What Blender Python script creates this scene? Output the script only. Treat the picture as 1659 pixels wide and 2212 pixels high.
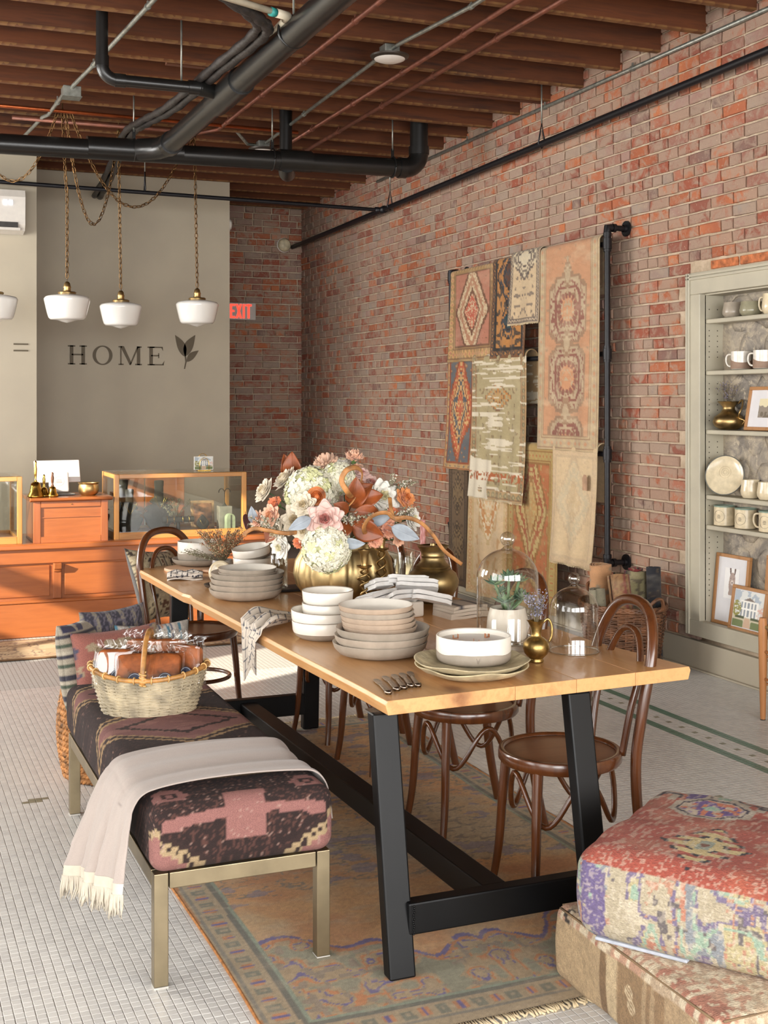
import bpy, math, random
import numpy as np
from mathutils import Vector, Matrix
for _o in list(bpy.data.objects): bpy.data.objects.remove(_o)
S = bpy.context.scene
COL = S.collection
PI = math.pi
# ------------------------------------------------------------------ camera
YAW = math.radians(22.339)
cd = bpy.data.cameras.new('camera'); cam = bpy.data.objects.new('camera', cd); COL.objects.link(cam)
cam.location = (0, 0, 1.62); cam.rotation_euler = (PI/2, 0, -YAW)
cd.sensor_fit = 'HORIZONTAL'; cd.sensor_width = 36.0; cd.lens = 2700/1659*36
cd.shift_y = -238/1659; cd.clip_start = .05
S.camera = cam
# ------------------------------------------------------------------ light
w = bpy.data.worlds.new('World'); S.world = w; w.use_nodes = True
w.node_tree.nodes['Background'].inputs[0].default_value = (.75, .87, 1, 1)
w.node_tree.nodes['Background'].inputs[1].default_value = .9
EL = math.radians(20)
sd = bpy.data.lights.new('sun', 'SUN'); sun = bpy.data.objects.new('sun', sd); COL.objects.link(sun)
sd.energy = 10; sd.color = (1, .90, .74); sd.angle = math.radians(.6)
sun.location = (-12, -4, 8)
sun.rotation_euler = Vector((.9075*math.cos(EL), .42*math.cos(EL), -math.sin(EL))).to_track_quat('-Z', 'Y').to_euler()
def area(name, loc, d, sx, sy, power, col=(1, 1, 1)):
    l = bpy.data.lights.new(name, 'AREA'); o = bpy.data.objects.new(name, l); COL.objects.link(o)
    l.shape = 'RECTANGLE'; l.size = sx; l.size_y = sy; l.energy = power; l.color = col
    o.location = loc; o.rotation_euler = Vector(d).to_track_quat('-Z', 'Y').to_euler()
# daylight entering by the shop windows (each lamp fills a window opening)
for x in (-2.0, .6, 3.2): area('front_window_daylight', (x, -2.42, 1.75), (0, 1, -.05), 2.3, 2.5, 150, (1, .985, .965))
for y in (.2, 2.7): area('side_window_daylight', (-3.12, y, 1.8), (1, 0, -.05), 2.0, 2.4, 76, (1, .98, .95))
area('side_window_daylight', (-3.12, 6.7, 2.45), (1, 0, 0), 1.3, 1.5, 80, (1, .97, .93))
area('side_window_daylight', (-3.12, 9.5, 2.1), (1, 0, 0), 2.6, 2.4, 230, (1, .98, .95))
S.view_settings.view_transform = 'Standard'; S.view_settings.look = 'None'
S.view_settings.gamma = 1; S.view_settings.use_curve_mapping = False
S.view_settings.exposure = .55
S.cycles.max_bounces = 10; S.cycles.transparent_max_bounces = 24; S.cycles.diffuse_bounces = 5
S.cycles.caustics_reflective = False; S.cycles.caustics_refractive = False
S.cycles.sample_clamp_indirect = 6
# ------------------------------------------------------------------ helpers
def lin(h):
    if not isinstance(h, str): return tuple(h)
    h = h.lstrip('#'); c = [int(h[i:i+2], 16)/255 for i in (0, 2, 4)]
    return tuple(x/12.92 if x <= .04045 else ((x+.055)/1.055)**2.4 for x in c)
def lin4(h): return (*lin(h), 1)
class MB:
    def __init__(s): s.v = []; s.f = []; s.m = []; s.cur = 0
    def add(s, vs, fs):
        b = len(s.v); s.v.extend([tuple(map(float, p)) for p in vs])
        s.f.extend([tuple(b+i for i in f) for f in fs]); s.m.extend([s.cur]*len(fs)); return s
    def box(s, x0, x1, y0, y1, z0, z1, X=None):
        vs = [(x, y, z) for z in (z0, z1) for y in (y0, y1) for x in (x0, x1)]
        if X is not None: vs = [X @ Vector(p) for p in vs]
        return s.add(vs, [(0, 2, 3, 1), (4, 5, 7, 6), (0, 1, 5, 4), (2, 6, 7, 3), (0, 4, 6, 2), (1, 3, 7, 5)])
    def cbox(s, c, sz, X=None):
        return s.box(c[0]-sz[0]/2, c[0]+sz[0]/2, c[1]-sz[1]/2, c[1]+sz[1]/2, c[2]-sz[2]/2, c[2]+sz[2]/2, X)
    def bar(s, a, b, wx, wy, up=(0, 0, 1)):
        a = Vector(a); b = Vector(b); d = (b-a); L = d.length; d.normalize()
        u = Vector(up).cross(d)
        if u.length < 1e-4: u = Vector((1, 0, 0)).cross(d)
        u.normalize(); v = d.cross(u)
        vs = [p+u*i*wx/2+v*j*wy/2 for p in (a, b) for i, j in ((-1, -1), (1, -1), (1, 1), (-1, 1))]
        return s.add(vs, [(3, 2, 1, 0), (4, 5, 6, 7), (0, 1, 5, 4), (1, 2, 6, 5), (2, 3, 7, 6), (3, 0, 4, 7)])
    def tube(s, path, r, seg=8, closed=False, cap=True, flat=1.0, up=None):
        P = [Vector(p) for p in path]; n = len(P)
        rs = r if hasattr(r, '__len__') else [r]*n
        def tg(i):
            a = P[(i-1) % n] if closed or i > 0 else P[i]; b = P[(i+1) % n] if closed or i < n-1 else P[i]
            t = b-a; return t.normalized() if t.length > 1e-9 else Vector((0, 0, 1))
        t0 = tg(0); ref = Vector(up) if up else (Vector((0, 0, 1)) if abs(t0.z) < .9 else Vector((1, 0, 0)))
        u = ref.cross(t0).normalized(); vs = []
        for i in range(n):
            t = tg(i); u = (u-t*u.dot(t)); u = u.normalized() if u.length > 1e-6 else ref.cross(t).normalized()
            v = t.cross(u)
            for k in range(seg):
                a = 2*PI*k/seg; vs.append(P[i]+(u*math.cos(a)+v*math.sin(a)*flat)*rs[i])
        fs = []
        for i in range(n if closed else n-1):
            j = (i+1) % n
            for k in range(seg):
                l = (k+1) % seg; fs.append((i*seg+k, i*seg+l, j*seg+l, j*seg+k))
        if cap and not closed:
            fs.append(tuple(range(seg))[::-1]); fs.append(tuple((n-1)*seg+k for k in range(seg)))
        return s.add(vs, fs)
    def lathe(s, prof, seg=32, c=(0, 0, 0), X=None, fn=None):
        vs = []; n = len(prof)
        for r, z in prof:
            for k in range(seg):
                a = 2*PI*k/seg; rr, zz = (r, z) if fn is None else fn(r, z, a)
                p = Vector((c[0]+rr*math.cos(a), c[1]+rr*math.sin(a), c[2]+zz)); vs.append(X @ p if X is not None else p)
        fs = [(i*seg+k, i*seg+(k+1) % seg, (i+1)*seg+(k+1) % seg, (i+1)*seg+k) for i in range(n-1) for k in range(seg)]
        return s.add(vs, fs)
    def grid(s, fn, nu, nv, cu=False, cv=False):
        vs = [fn(i/(nu if cu else nu-1), j/(nv if cv else nv-1)) for i in range(nu) for j in range(nv)]
        fs = [(i*nv+j, ((i+1) % nu)*nv+j, ((i+1) % nu)*nv+(j+1) % nv, i*nv+(j+1) % nv)
              for i in range(nu if cu else nu-1) for j in range(nv if cv else nv-1)]
        return s.add(vs, fs)
    def prism(s, poly, t0, t1, X):
        n = len(poly)
        vs = [X @ Vector((p[0], p[1], t)) for t in (t0, t1) for p in poly]
        return s.add(vs, [tuple(range(n))[::-1], tuple(range(n, 2*n))]+[(i, (i+1) % n, n+(i+1) % n, n+i) for i in range(n)])
    def ball(s, c, r, seg=12, rings=8, X=None):
        r = r if hasattr(r, '__len__') else (r, r, r)
        def fn(u, v):
            th = PI*u; ph = 2*PI*v
            p = Vector((c[0]+r[0]*math.sin(th)*math.cos(ph), c[1]+r[1]*math.sin(th)*math.sin(ph), c[2]-r[2]*math.cos(th)))
            return X @ p if X is not None else p
        return s.grid(fn, rings, seg, False, True)
    def build(s, name, mat, parent=None, smooth=False, col=None, bevel=0, solid=0, sub=0, bseg=2, ang=None):
        me = bpy.data.meshes.new(name); me.from_pydata(s.v, [], s.f)
        for m in (mat if isinstance(mat, (list, tuple)) else [mat]): me.materials.append(m)
        if any(s.m): me.polygons.foreach_set('material_index', s.m)
        if smooth: me.polygons.foreach_set('use_smooth', [True]*len(me.polygons))
        me.update()
        if smooth and ang: me.set_sharp_from_angle(angle=math.radians(ang))
        o = bpy.data.objects.new(name, me); COL.objects.link(o)
        if parent is not None: o.parent = parent
        if col is not None: paint(me, col(np.array(s.v)))
        if solid: m = o.modifiers.new('solid', 'SOLIDIFY'); m.thickness = solid; m.offset = 0
        if sub: m = o.modifiers.new('sub', 'SUBSURF'); m.levels = sub; m.render_levels = sub
        if bevel: m = o.modifiers.new('bevel', 'BEVEL'); m.width = bevel; m.segments = bseg; m.limit_method = 'ANGLE'; m.angle_limit = math.radians(40)
        return o
def paint(me, rgb):                                   # rgb: sRGB 0..1 array per vertex
    rgb = np.clip(np.asarray(rgb, float), 0, 1); l = np.where(rgb <= .04045, rgb/12.92, ((rgb+.055)/1.055)**2.4)
    a = me.color_attributes.new('Col', 'FLOAT_COLOR', 'POINT')
    a.data.foreach_set('color', np.concatenate([l, np.ones((len(l), 1))], 1).astype(np.float32).ravel())
def tag(o, label=None, cat=None, group=None, kind=None):
    if label: o['label'] = label
    if cat: o['category'] = cat
    if group: o['group'] = group
    if kind: o['kind'] = kind
    return o
def thing(name, label, cat, loc=(0, 0, 0), rz=0, group=None):
    o = bpy.data.objects.new(name, None); COL.objects.link(o); o.empty_display_size = .05
    o.location = loc; o.rotation_euler = (0, 0, rz); return tag(o, label, cat, group)
def struct(o): o['kind'] = 'structure'; return o
def stuff(o): o['kind'] = 'stuff'; return o
def copy_tree(o, parent=None):
    c = o.copy(); COL.objects.link(c); c.parent = parent
    for ch in list(o.children): copy_tree(ch, c)
    return c
def at(o, loc, rz=None, label=None):
    o.location = loc
    if rz is not None: o.rotation_euler = (o.rotation_euler[0], o.rotation_euler[1], rz)
    if label: o['label'] = label
    return o
def spline(pts, n=8, closed=False):                   # Catmull-Rom
    P = [Vector(p) for p in pts]; N = len(P); out = []
    g = (lambda i: P[i % N]) if closed else (lambda i: P[max(0, min(N-1, i))])
    for i in range(N if closed else N-1):
        a, b, c, d = g(i-1), g(i), g(i+1), g(i+2)
        for k in range(n):
            t = k/n; out.append(.5*((2*b)+(c-a)*t+(2*a-5*b+4*c-d)*t*t+(3*b-a-3*c+d)*t**3))
    if not closed: out.append(P[-1])
    return out
# ---- numpy noise + colour helpers (sRGB space)
_T = {}
def vn(x, y, s=0):
    if s not in _T: _T[s] = np.random.RandomState(s).rand(128, 128)
    T = _T[s]; x = np.asarray(x, float)+1000; y = np.asarray(y, float)+1000
    xi = np.floor(x).astype(int); yi = np.floor(y).astype(int); fx = x-xi; fy = y-yi
    fx = fx*fx*(3-2*fx); fy = fy*fy*(3-2*fy)
    t = lambda i, j: T[(xi+i) % 128, (yi+j) % 128]
    return (t(0, 0)*(1-fx)+t(1, 0)*fx)*(1-fy)+(t(0, 1)*(1-fx)+t(1, 1)*fx)*fy
def fb(x, y, s=0): return .55*vn(x, y, s)+.3*vn(x*2.1, y*2.1, s+1)+.15*vn(x*4.3, y*4.3, s+2)
def H(h): h = h.lstrip('#'); return np.array([int(h[i:i+2], 16)/255 for i in (0, 2, 4)])
def mx(c, m, col):                                    # blend colour col where m (0..1 / bool)
    m = np.asarray(m, float)[:, None]; col = H(col) if isinstance(col, str) else col
    return c*(1-m)+col*m
# ------------------------------------------------------------------ materials
class NT:
    def __init__(s, name):
        s.m = bpy.data.materials.new(name); s.m.use_nodes = True; s.t = s.m.node_tree; s.n = s.t.nodes
        s.b = s.n['Principled BSDF']
    def new(s, typ, **kw):
        n = s.n.new('ShaderNode'+typ)
        for k, v in kw.items(): setattr(n, k, v)
        return n
    def link(s, a, b): s.t.links.new(a, b)
    def math(s, op, a, b=None, c=None):
        n = s.new('Math', operation=op)
        for i, x in enumerate((a, b, c)):
            if x is None: continue
            if isinstance(x, (int, float)): n.inputs[i].default_value = x
            else: s.link(x, n.inputs[i])
        return n.outputs[0]
    def mix(s, f, a, b, mode='MIX'):
        n = s.new('Mix', data_type='RGBA', blend_type=mode)
        for i, x in ((0, f), (6, a), (7, b)):
            if isinstance(x, (int, float)): n.inputs[i].default_value = x
            elif isinstance(x, (str, tuple)): n.inputs[i].default_value = lin4(x) if isinstance(x, str) else x
            else: s.link(x, n.inputs[i])
        return n.outputs[2]
    def coord(s, scale=(1, 1, 1), kind='Object', rot=(0, 0, 0)):
        m = s.new('Mapping'); m.inputs['Scale'].default_value = scale; m.inputs['Rotation'].default_value = rot
        if kind == 'World': s.link(s.new('NewGeometry').outputs['Position'], m.inputs[0])
        else: s.link(s.new('TexCoord').outputs[kind], m.inputs[0])
        return m.outputs[0]
    def noise(s, vec, scale=5, detail=3, rough=.5, dist=0):
        n = s.new('TexNoise'); s.link(vec, n.inputs['Vector'])
        n.inputs['Scale'].default_value = scale; n.inputs['Detail'].default_value = detail
        n.inputs['Roughness'].default_value = rough; n.inputs['Distortion'].default_value = dist
        return n.outputs[0]
    def ramp(s, f, stops, interp='LINEAR'):
        n = s.new('ValToRGB'); s.link(f, n.inputs[0]); r = n.color_ramp; r.interpolation = interp
        while len(r.elements) < len(stops): r.elements.new(.5)
        for e, (p, c) in zip(r.elements, stops): e.position = p; e.color = lin4(c) if isinstance(c, str) else (c, c, c, 1)
        return n.outputs[0]
    def bump(s, h, strength=.3, dist=.002):
        n = s.new('Bump'); n.inputs['Strength'].default_value = strength; n.inputs['Distance'].default_value = dist
        s.link(h, n.inputs['Height']); s.link(n.outputs[0], s.b.inputs['Normal'])
    def setp(s, **kw):
        for k, v in kw.items():
            i = s.b.inputs[k]
            if hasattr(v, 'is_output') or hasattr(v, 'links'): s.link(v, i)
            elif isinstance(v, str): i.default_value = lin4(v)
            else: i.default_value = v
        return s.m
_M = {}
def mat(name, c, rough=.5, metal=0, var=.12, sc=20, bump=0, bsc=None, coat=0, bdist=.002, sheen=0):
    if name in _M: return _M[name]
    t = NT(name); v = t.coord()
    base = t.ramp(t.noise(v, sc, 4), [(.3, tuple_dark(c, 1-var)), (.7, tuple_dark(c, 1+var))])
    t.setp(**{'Base Color': base, 'Roughness': rough, 'Metallic': metal, 'Coat Weight': coat})
    if sheen: t.setp(**{'Sheen Weight': sheen})
    if bump: t.bump(t.noise(v, bsc or sc*4, 4), bump, bdist)
    _M[name] = t.m; return t.m
def tuple_dark(c, k):
    r = [max(0, min(255, int(int(c.lstrip('#')[i:i+2], 16)*k))) for i in (0, 2, 4)]
    return '#%02x%02x%02x' % tuple(r)
def wood(name, c1, c2, c3=None, along='x', rough=.4, sc=6, coat=0, rnd=.0, ring=9):
    if name in _M: return _M[name]
    t = NT(name); s = {'x': (.09, 1, 1), 'y': (1, .09, 1), 'z': (1, 1, .09)}[along]
    oi = t.new('ObjectInfo'); ad = t.new('VectorMath', operation='ADD')
    sc2 = t.new('VectorMath', operation='SCALE'); cmb = t.new('CombineXYZ')
    for i in range(3): t.link(oi.outputs['Random'], cmb.inputs[i])
    t.link(cmb.outputs[0], sc2.inputs[0]); sc2.inputs[3].default_value = 17.0
    v = t.coord(s); t.link(v, ad.inputs[0]); t.link(sc2.outputs[0], ad.inputs[1]); v = ad.outputs[0]
    n1 = t.noise(v, sc, 5, .6, 1.2); n2 = t.noise(v, sc*ring, 4, .6, .3)
    f = t.math('ADD', t.math('MULTIPLY', n1, .65), t.math('MULTIPLY', n2, .35))
    base = t.ramp(f, [(.33, c1), (.5, c2), (.66, c3 or c1)])
    if rnd:
        k = t.math('ADD', t.math('MULTIPLY', oi.outputs['Random'], rnd*2), 1-rnd)
        hs = t.new('HueSaturation'); t.link(base, hs.inputs['Color']); t.link(k, hs.inputs['Value']); base = hs.outputs[0]
    t.setp(**{'Base Color': base, 'Roughness': rough, 'Coat Weight': coat, 'Coat Roughness': .15}); t.bump(n2, .12, .001)
    _M[name] = t.m; return t.m
def vcol(name, rough=.9, bump=.5, bsc=250, bdist=.003, var=.25, sheen=.0, weave=None):
    """painted-by-vertex cloth / rug with knotted relief"""
    if name in _M: return _M[name]
    t = NT(name); a = t.new('VertexColor', layer_name='Col'); v = t.coord(weave or (1, 1, 1))
    n = t.noise(v, bsc, 3, .6)
    k = t.ramp(n, [(.3, 1-var), (.7, 1+var*.6)])
    t.setp(**{'Base Color': t.mix(1.0, a.outputs[0], k, 'MULTIPLY'), 'Roughness': rough, 'Sheen Weight': sheen})
    t.bump(n, bump, bdist); _M[name] = t.m; return t.m
def glass(name, tint='#ffffff', k=.10, edge=.75, mixmax=.9):
    """thin clear glass: straight transmission plus a Fresnel-like reflection"""
    if name in _M: return _M[name]
    t = NT(name); lw = t.new('LayerWeight'); lw.inputs[0].default_value = .35
    tr = t.new('BsdfTransparent'); tr.inputs[0].default_value = lin4(tint)
    gl = t.new('BsdfGlossy'); gl.inputs['Roughness'].default_value = .02; gl.inputs[0].default_value = (.95, .95, .95, 1)
    p = t.math('POWER', lw.outputs['Facing'], 2.5)
    f = t.math('MINIMUM', t.math('ADD', t.math('MULTIPLY', p, edge), k), mixmax)
    ms = t.new('MixShader'); t.link(f, ms.inputs[0]); t.link(tr.outputs[0], ms.inputs[1]); t.link(gl.outputs[0], ms.inputs[2])
    t.link(ms.outputs[0], t.n['Material Output'].inputs[0]); _M[name] = t.m; return t.m
def emit(name, c, s):
    t = NT(name); t.setp(**{'Base Color': c, 'Emission Color': c, 'Emission Strength': s, 'Roughness': .5}); return t.m
# ================================================================== the room
XW = 4.65; YB = 13.82; rnd = random.Random(7)
def brick_mat(name, per_island):
    t = NT(name); pos = t.coord((1, 1, 1), 'World')
    r = t.new('NewGeometry').outputs['Random Per Island'] if per_island else t.new('ObjectInfo').outputs['Random']
    base = t.ramp(r, [(0, '#a66242'), (.12, '#97543f'), (.24, '#b16a48'), (.36, '#8a5546'), (.48, '#a56a54'), (.58, '#946a5c'), (.68, '#b86f48'), (.76, '#9f8478'), (.86, '#97897d'), (.95, '#7d675e')], 'CONSTANT')
    n0 = t.noise(pos, 1.1, 2); n1 = t.noise(pos, 11, 4, .65, .6); n2 = t.noise(pos, 46, 4, .7); n3 = t.noise(pos, 5, 3)
    base = t.mix(t.ramp(n3, [(.35, 0.0), (.75, .55)]), base, '#8a4a38')
    r2 = t.math('FRACT', t.math('MULTIPLY', r, 37.7))
    film = t.math('ADD', t.math('ADD', t.math('ADD', t.math('MULTIPLY', n1, 1.5), -.25), t.math('MULTIPLY', r2, .30)), t.math('MULTIPLY', n0, .45))
    base = t.mix(t.ramp(film, [(.70, 0.0), (.95, .8)]), base, '#a08a78')
    base = t.mix(t.ramp(n2, [(.60, 0.0), (.70, .75)]), base, '#b79e86')
    base = t.mix(t.ramp(t.noise(pos, 90, 3, .7), [(.62, 0.0), (.72, .5)]), base, '#4a3028')
    t.setp(**{'Base Color': base, 'Roughness': .92}); t.bump(t.math('ADD', n2, n1), .5, .004); return t.m
BM_O = brick_mat('brick_single', False); BM_I = brick_mat('brick_run', True)
t = NT('mortar'); p_ = t.coord((1, 1, 1), 'World')
t.setp(**{'Base Color': t.ramp(t.noise(p_, 9, 5, .7), [(.3, '#a39078'), (.55, '#bfab93'), (.75, '#cebea8')]), 'Roughness': .95}); t.bump(t.noise(p_, 60, 4), .6, .004); MORT = t.m
PAINT = mat('putty_paint', '#b2a894', .55, var=.02, sc=3, bump=.05, bsc=150)
TRIM = mat('trim_paint', '#b3ac99', .45, var=.03, sc=6)
WHITEW = mat('off_white_wall', '#c9c3b6', .7, var=.03, sc=4)

def brick_shape(L, Hh, seed, D=.03):
    r = random.Random(seed); j = lambda a: r.uniform(-a, a); v = []
    for (x, c) in ((0, 0), (-D+.006, 0), (-D, .006)):       # back, shoulder, face (facing -x)
        for sy, sz in ((-1, -1), (1, -1), (1, 1), (-1, 1)):
            v.append((x+(j(.0025) if x else 0), sy*(L/2-c)+j(.003), sz*(Hh/2-c)+j(.002)))
    f = [(8, 11, 10, 9)]
    for a in (0, 4):
        for k in range(4): f.append((a+k, a+4+k, a+4+(k+1) % 4, a+(k+1) % 4))
    return v, f
def lay(y0, y1, z0, z1, keep, course=.074, L=.212, sd=1):
    out = []; r = random.Random(sd); z = z0; k = 0
    while z < z1:
        header = (k % 7 == 3); l = L*.52 if header else L
        y = y0 - (r.random()*.02 + (l/2 if k % 2 else 0))
        while y < y1:
            ll = l
            if not header and r.random() < .10: ll = L*.52
            ya, yb = max(y, y0), min(y+ll, y1)
            if yb-ya > .035 and keep((ya+yb)/2, z+course/2): out.append(((ya+yb)/2, z+course/2+r.uniform(-.002, .002), yb-ya-.016))
            y += ll
        z += course; k += 1
    return out
def brick_wall(wall, bricks, place, dist, nobj, parent):
    bricks = sorted(bricks, key=dist); cache = {}
    for i, b in enumerate(bricks[:nobj]):
        key = (round(b[2]/.02), i % 5)
        if key not in cache:
            v, f = brick_shape(key[0]*.02, .062, i); me = bpy.data.meshes.new('brick'); me.from_pydata(v, [], f); me.materials.append(BM_O); cache[key] = me
        o = bpy.data.objects.new('brick', cache[key]); COL.objects.link(o); o.parent = parent; place(o, b)
    mb = MB()
    for i, b in enumerate(bricks[nobj:]):
        v, f = brick_shape(b[2], .062, i); X = place(None, b); mb.add([X @ Vector(p) for p in v], f)
    return stuff(mb.build('brickwork', BM_I, parent))
# ---- right wall: mortar bed with a recess for the built-in shelves
NY0, NY1, NZ0, NZ1 = 3.9, 6.375, .2, 2.405
mb = MB()
mb.box(XW+.012, XW+.3, -2.5, NY0, 0, 4.15); mb.box(XW+.012, XW+.3, NY0, NY1, 0, NZ0); mb.box(XW+.2, XW+.3, NY0, YB+.3, 0, 4.15)
def bed(y0, y1, z0, z1):
    ny, nz = int((y1-y0)/.03), int((z1-z0)/.03)
    def fn(a, b):
        y = y0+(y1-y0)*a; z = z0+(z1-z0)*b
        return (XW+.006-.020*max(0, fb(y*16, z*16, 5)-.42)-.008*vn(y*50, z*50, 9), y, z)
    mb.grid(fn, ny, nz)
bed(NY1, YB+.02, .165, 4.12); bed(4.6, NY1, NZ1, 4.12)
wr = struct(mb.build('wall_right', MORT, smooth=True))
def place_r(o, b):
    if o is None: return Matrix.Translation((XW+.012, b[0], b[1]))
    o.location = (XW+.012, b[0], b[1]); o.rotation_euler = (rnd.uniform(-.008, .008), 0, rnd.uniform(-.01, .01))
br = lay(5.0, YB, .178, 4.1, lambda y, z: not (y < NY1 and z < NZ1+.06))
br.sort(key=lambda b: math.hypot(b[0], b[1]-1.6)); brick_wall(wr, br, place_r, lambda b: (b[0]-5.2)**2+(b[1]-1.7)**2, 296, wr)
mb = MB(); [mb.add([(XW-.012+.002*k, 5.1+k*.27, 2.412), (XW-.012, 5.35+k*.27, 2.412), (XW-.012, 5.35+k*.27, 2.462), (XW-.012, 5.1+k*.27, 2.462), (XW+.05, 5.1+k*.27, 2.412), (XW+.05, 5.35+k*.27, 2.412), (XW+.05, 5.35+k*.27, 2.462), (XW+.05, 5.1+k*.27, 2.462)], [(0, 3, 2, 1), (0, 1, 5, 4), (3, 7, 6, 2), (0, 4, 7, 3), (1, 2, 6, 5)]) for k in range(4)]
stuff(mb.build('brick_lintel', mat('orange_brick', '#a8643f', .9, var=.25, sc=25, bump=.5), wr, bevel=.005))
# rough stone filling at the back of the shelf recess: each stone a lump of its own in grey plaster
t = NT('rubble_stone'); p_ = t.coord((1, 1, 1), 'World')
st_ = t.ramp(t.noise(p_, 7, 6, .7, .8), [(.3, '#6a635c'), (.45, '#8d857b'), (.6, '#b3a692'), (.72, '#8b8078')])
t.setp(**{'Base Color': t.mix(t.ramp(t.noise(p_, 23, 4, .7), [(.56, 0.0), (.66, .8)]), st_, '#c4b69f'), 'Roughness': .95}); t.bump(t.noise(p_, 40, 5, .7), .9, .008); STONE = t.m
mb = MB(); mb.grid(lambda a, b: (XW+.15-.02*fb(a*26, b*22, 3), NY0+(NY1-NY0)*a, NZ0+(NZ1-NZ0)*b), 90, 80)
mb.build('niche_plaster', STONE, wr, True)
r = random.Random(4)
for iz in range(8):
    for iy in range(6):
        y = 5.02+iy*.24+(iz % 2)*.11+r.uniform(-.03, .03); z = .42+iz*.25+r.uniform(-.03, .03)
        if y > 6.17: continue
        mb = MB(); ry, rz = r.uniform(.085, .12), r.uniform(.09, .125); sd_ = r.randint(20, 60)
        mb.ball((0, 0, 0), 1, 10, 7)
        mb.v = [(a*.030*(1+.4*(vn(b*2+sd_, c*2, sd_)-.5)), b*ry*(1+.5*(vn(a*2+sd_, c*2.5, sd_+1)-.5)), c*rz*(1+.5*(vn(b*2.5+sd_, a*2, sd_+2)-.5))) for a, b, c in mb.v]
        o = mb.build('stone', STONE, wr, True); o.location = (XW+.145, y, z)
# ---- far brick wall
mb = MB(); mb.grid(lambda a, b: (2.2+2.5*a, YB+.004+.012*(.5-fb(a*40, b*60, 8)), 4.12*b), 60, 90); mb.box(-3.3, 4.95, YB+.05, YB+.3, 0, 4.15)
wb = struct(mb.build('wall_far', MORT, smooth=True))
def place_b(o, b):
    X = Matrix.Translation((b[0], YB+.012, b[1])) @ Matrix.Rotation(PI/2, 4, 'Z')
    if o is None: return X
    o.matrix_local = X
bb = lay(2.9, XW, .6, 3.95, lambda y, z: True, sd=5)
brick_wall(wb, bb, place_b, lambda b: (b[0]-4.3)**2+(b[1]-2.3)**2, 296, wb)
# ---- painted partitions behind the counter
mb = MB(); mb.box(-3.2, 1.337, 11.2, 11.32, 0, 3.95); wp1 = struct(mb.build('wall_partition', PAINT))
mb = MB(); mb.box(1.2, 3.365, 12.3, 12.42, 0, 3.95); wp2 = struct(mb.build('wall_partition', PAINT))
mb = MB(); mb.box(1.217, 1.337, 11.32, 12.3, 0, 3.95); mb.build('return_panel', PAINT, wp1)
# ---- left and front walls with their shop windows (all outside the frame)
def wall_with_holes(name, axis, pos, a0, a1, holes, th=.12):
    mb = MB(); edges = [a0]+[h for x in sorted(holes) for h in x[:2]]+[a1]
    def bx(u0, u1, z0, z1):
        if axis == 'x': mb.box(pos-th, pos, u0, u1, z0, z1)
        else: mb.box(u0, u1, pos-th, pos, z0, z1)
    for i in range(0, len(edges), 2): bx(edges[i], edges[i+1], 0, 4.15)
    for u0, u1, z0, z1 in holes: bx(u0, u1, 0, z0); bx(u0, u1, z1, 4.15)
    return struct(mb.build(name, WHITEW))
LH = [(-.9, 1.3, .5, 3.1), (1.6, 3.8, .5, 3.1), (4.50, 5.32, 2.00, 2.42), (6.05, 7.35, 1.62, 3.3), (8.2, 10.8, .9, 3.3)]
FH = [(-3.15, -.85, .45, 3.1), (-.55, 1.75, .45, 3.1), (2.05, 4.35, .45, 3.1)]
wall_with_holes('wall_left', 'x', -3.2, -2.5, YB, LH); wall_with_holes('wall_front', 'y', -2.5, -3.2, XW, FH)
for i, (u0, u1, z0, z1) in enumerate(LH):
    if i == 2: continue
    mb = MB()
    for a, b, c, d in ((u0, u0+.05, z0, z1), (u1-.05, u1, z0, z1), (u0, u1, z0, z0+.05), (u0, u1, z1-.05, z1)): mb.box(-3.28, -3.22, a, b, c, d)
    if i == 3: mb.box(-3.28, -3.22, 6.56, 6.66, z0, z1); mb.box(-3.28, -3.22, u0, u1, 2.0, 2.13)  # bars added to this unseen window to throw shadow bands on the counter
    struct(mb.build('window_%d' % (i+1), TRIM))
mb = MB(); mb.box(-8.0, -7.0, -9, 2.3, -.1, 6.5); struct(mb.build('sun_block_wall', WHITEW))   # unseen wall added to keep the sun off the near side windows
mb = MB(); mb.box(-8.0, -7.0, 6.45, 18, -.1, 7); struct(mb.build('sun_block_wall', WHITEW))  # second added wall, stops the sun at the last side window
mb = MB(); mb.box(-7.0, -3.4, -9, YB, -.12, -.02); struct(mb.build('floor_alley', mat('asphalt', '#6f6c68', .9)))
# ---- ceiling: plank deck, joists, bridging
def lit_lath_underside(m):  # paler joist undersides: floor light put into the colour, striped as lath marks
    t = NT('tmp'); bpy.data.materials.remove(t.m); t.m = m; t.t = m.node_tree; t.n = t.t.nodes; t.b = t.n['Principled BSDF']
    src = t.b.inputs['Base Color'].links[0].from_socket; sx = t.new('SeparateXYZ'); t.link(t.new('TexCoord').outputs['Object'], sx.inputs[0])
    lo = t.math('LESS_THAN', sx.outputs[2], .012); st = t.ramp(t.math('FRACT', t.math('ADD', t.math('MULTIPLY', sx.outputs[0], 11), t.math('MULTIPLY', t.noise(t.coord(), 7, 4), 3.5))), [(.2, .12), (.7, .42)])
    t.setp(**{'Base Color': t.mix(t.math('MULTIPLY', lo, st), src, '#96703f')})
DECK = wood('deck_boards', '#1c0e07', '#2f190c', '#24130a', 'y', .85, 5)
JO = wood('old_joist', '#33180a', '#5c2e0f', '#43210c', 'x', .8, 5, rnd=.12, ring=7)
lit_lath_underside(JO)
BR = wood('bridging_board', '#7a441d', '#9a5c2b', '#854c22', 'z', .8, 5, rnd=.1)
mb = MB(); mb.box(-3.3, 4.95, -2.6, YB+.3, 4.115, 4.2); ce = struct(mb.build('ceiling', DECK))
JY = [6.22+.463*k for k in range(-17, 17)]
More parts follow.
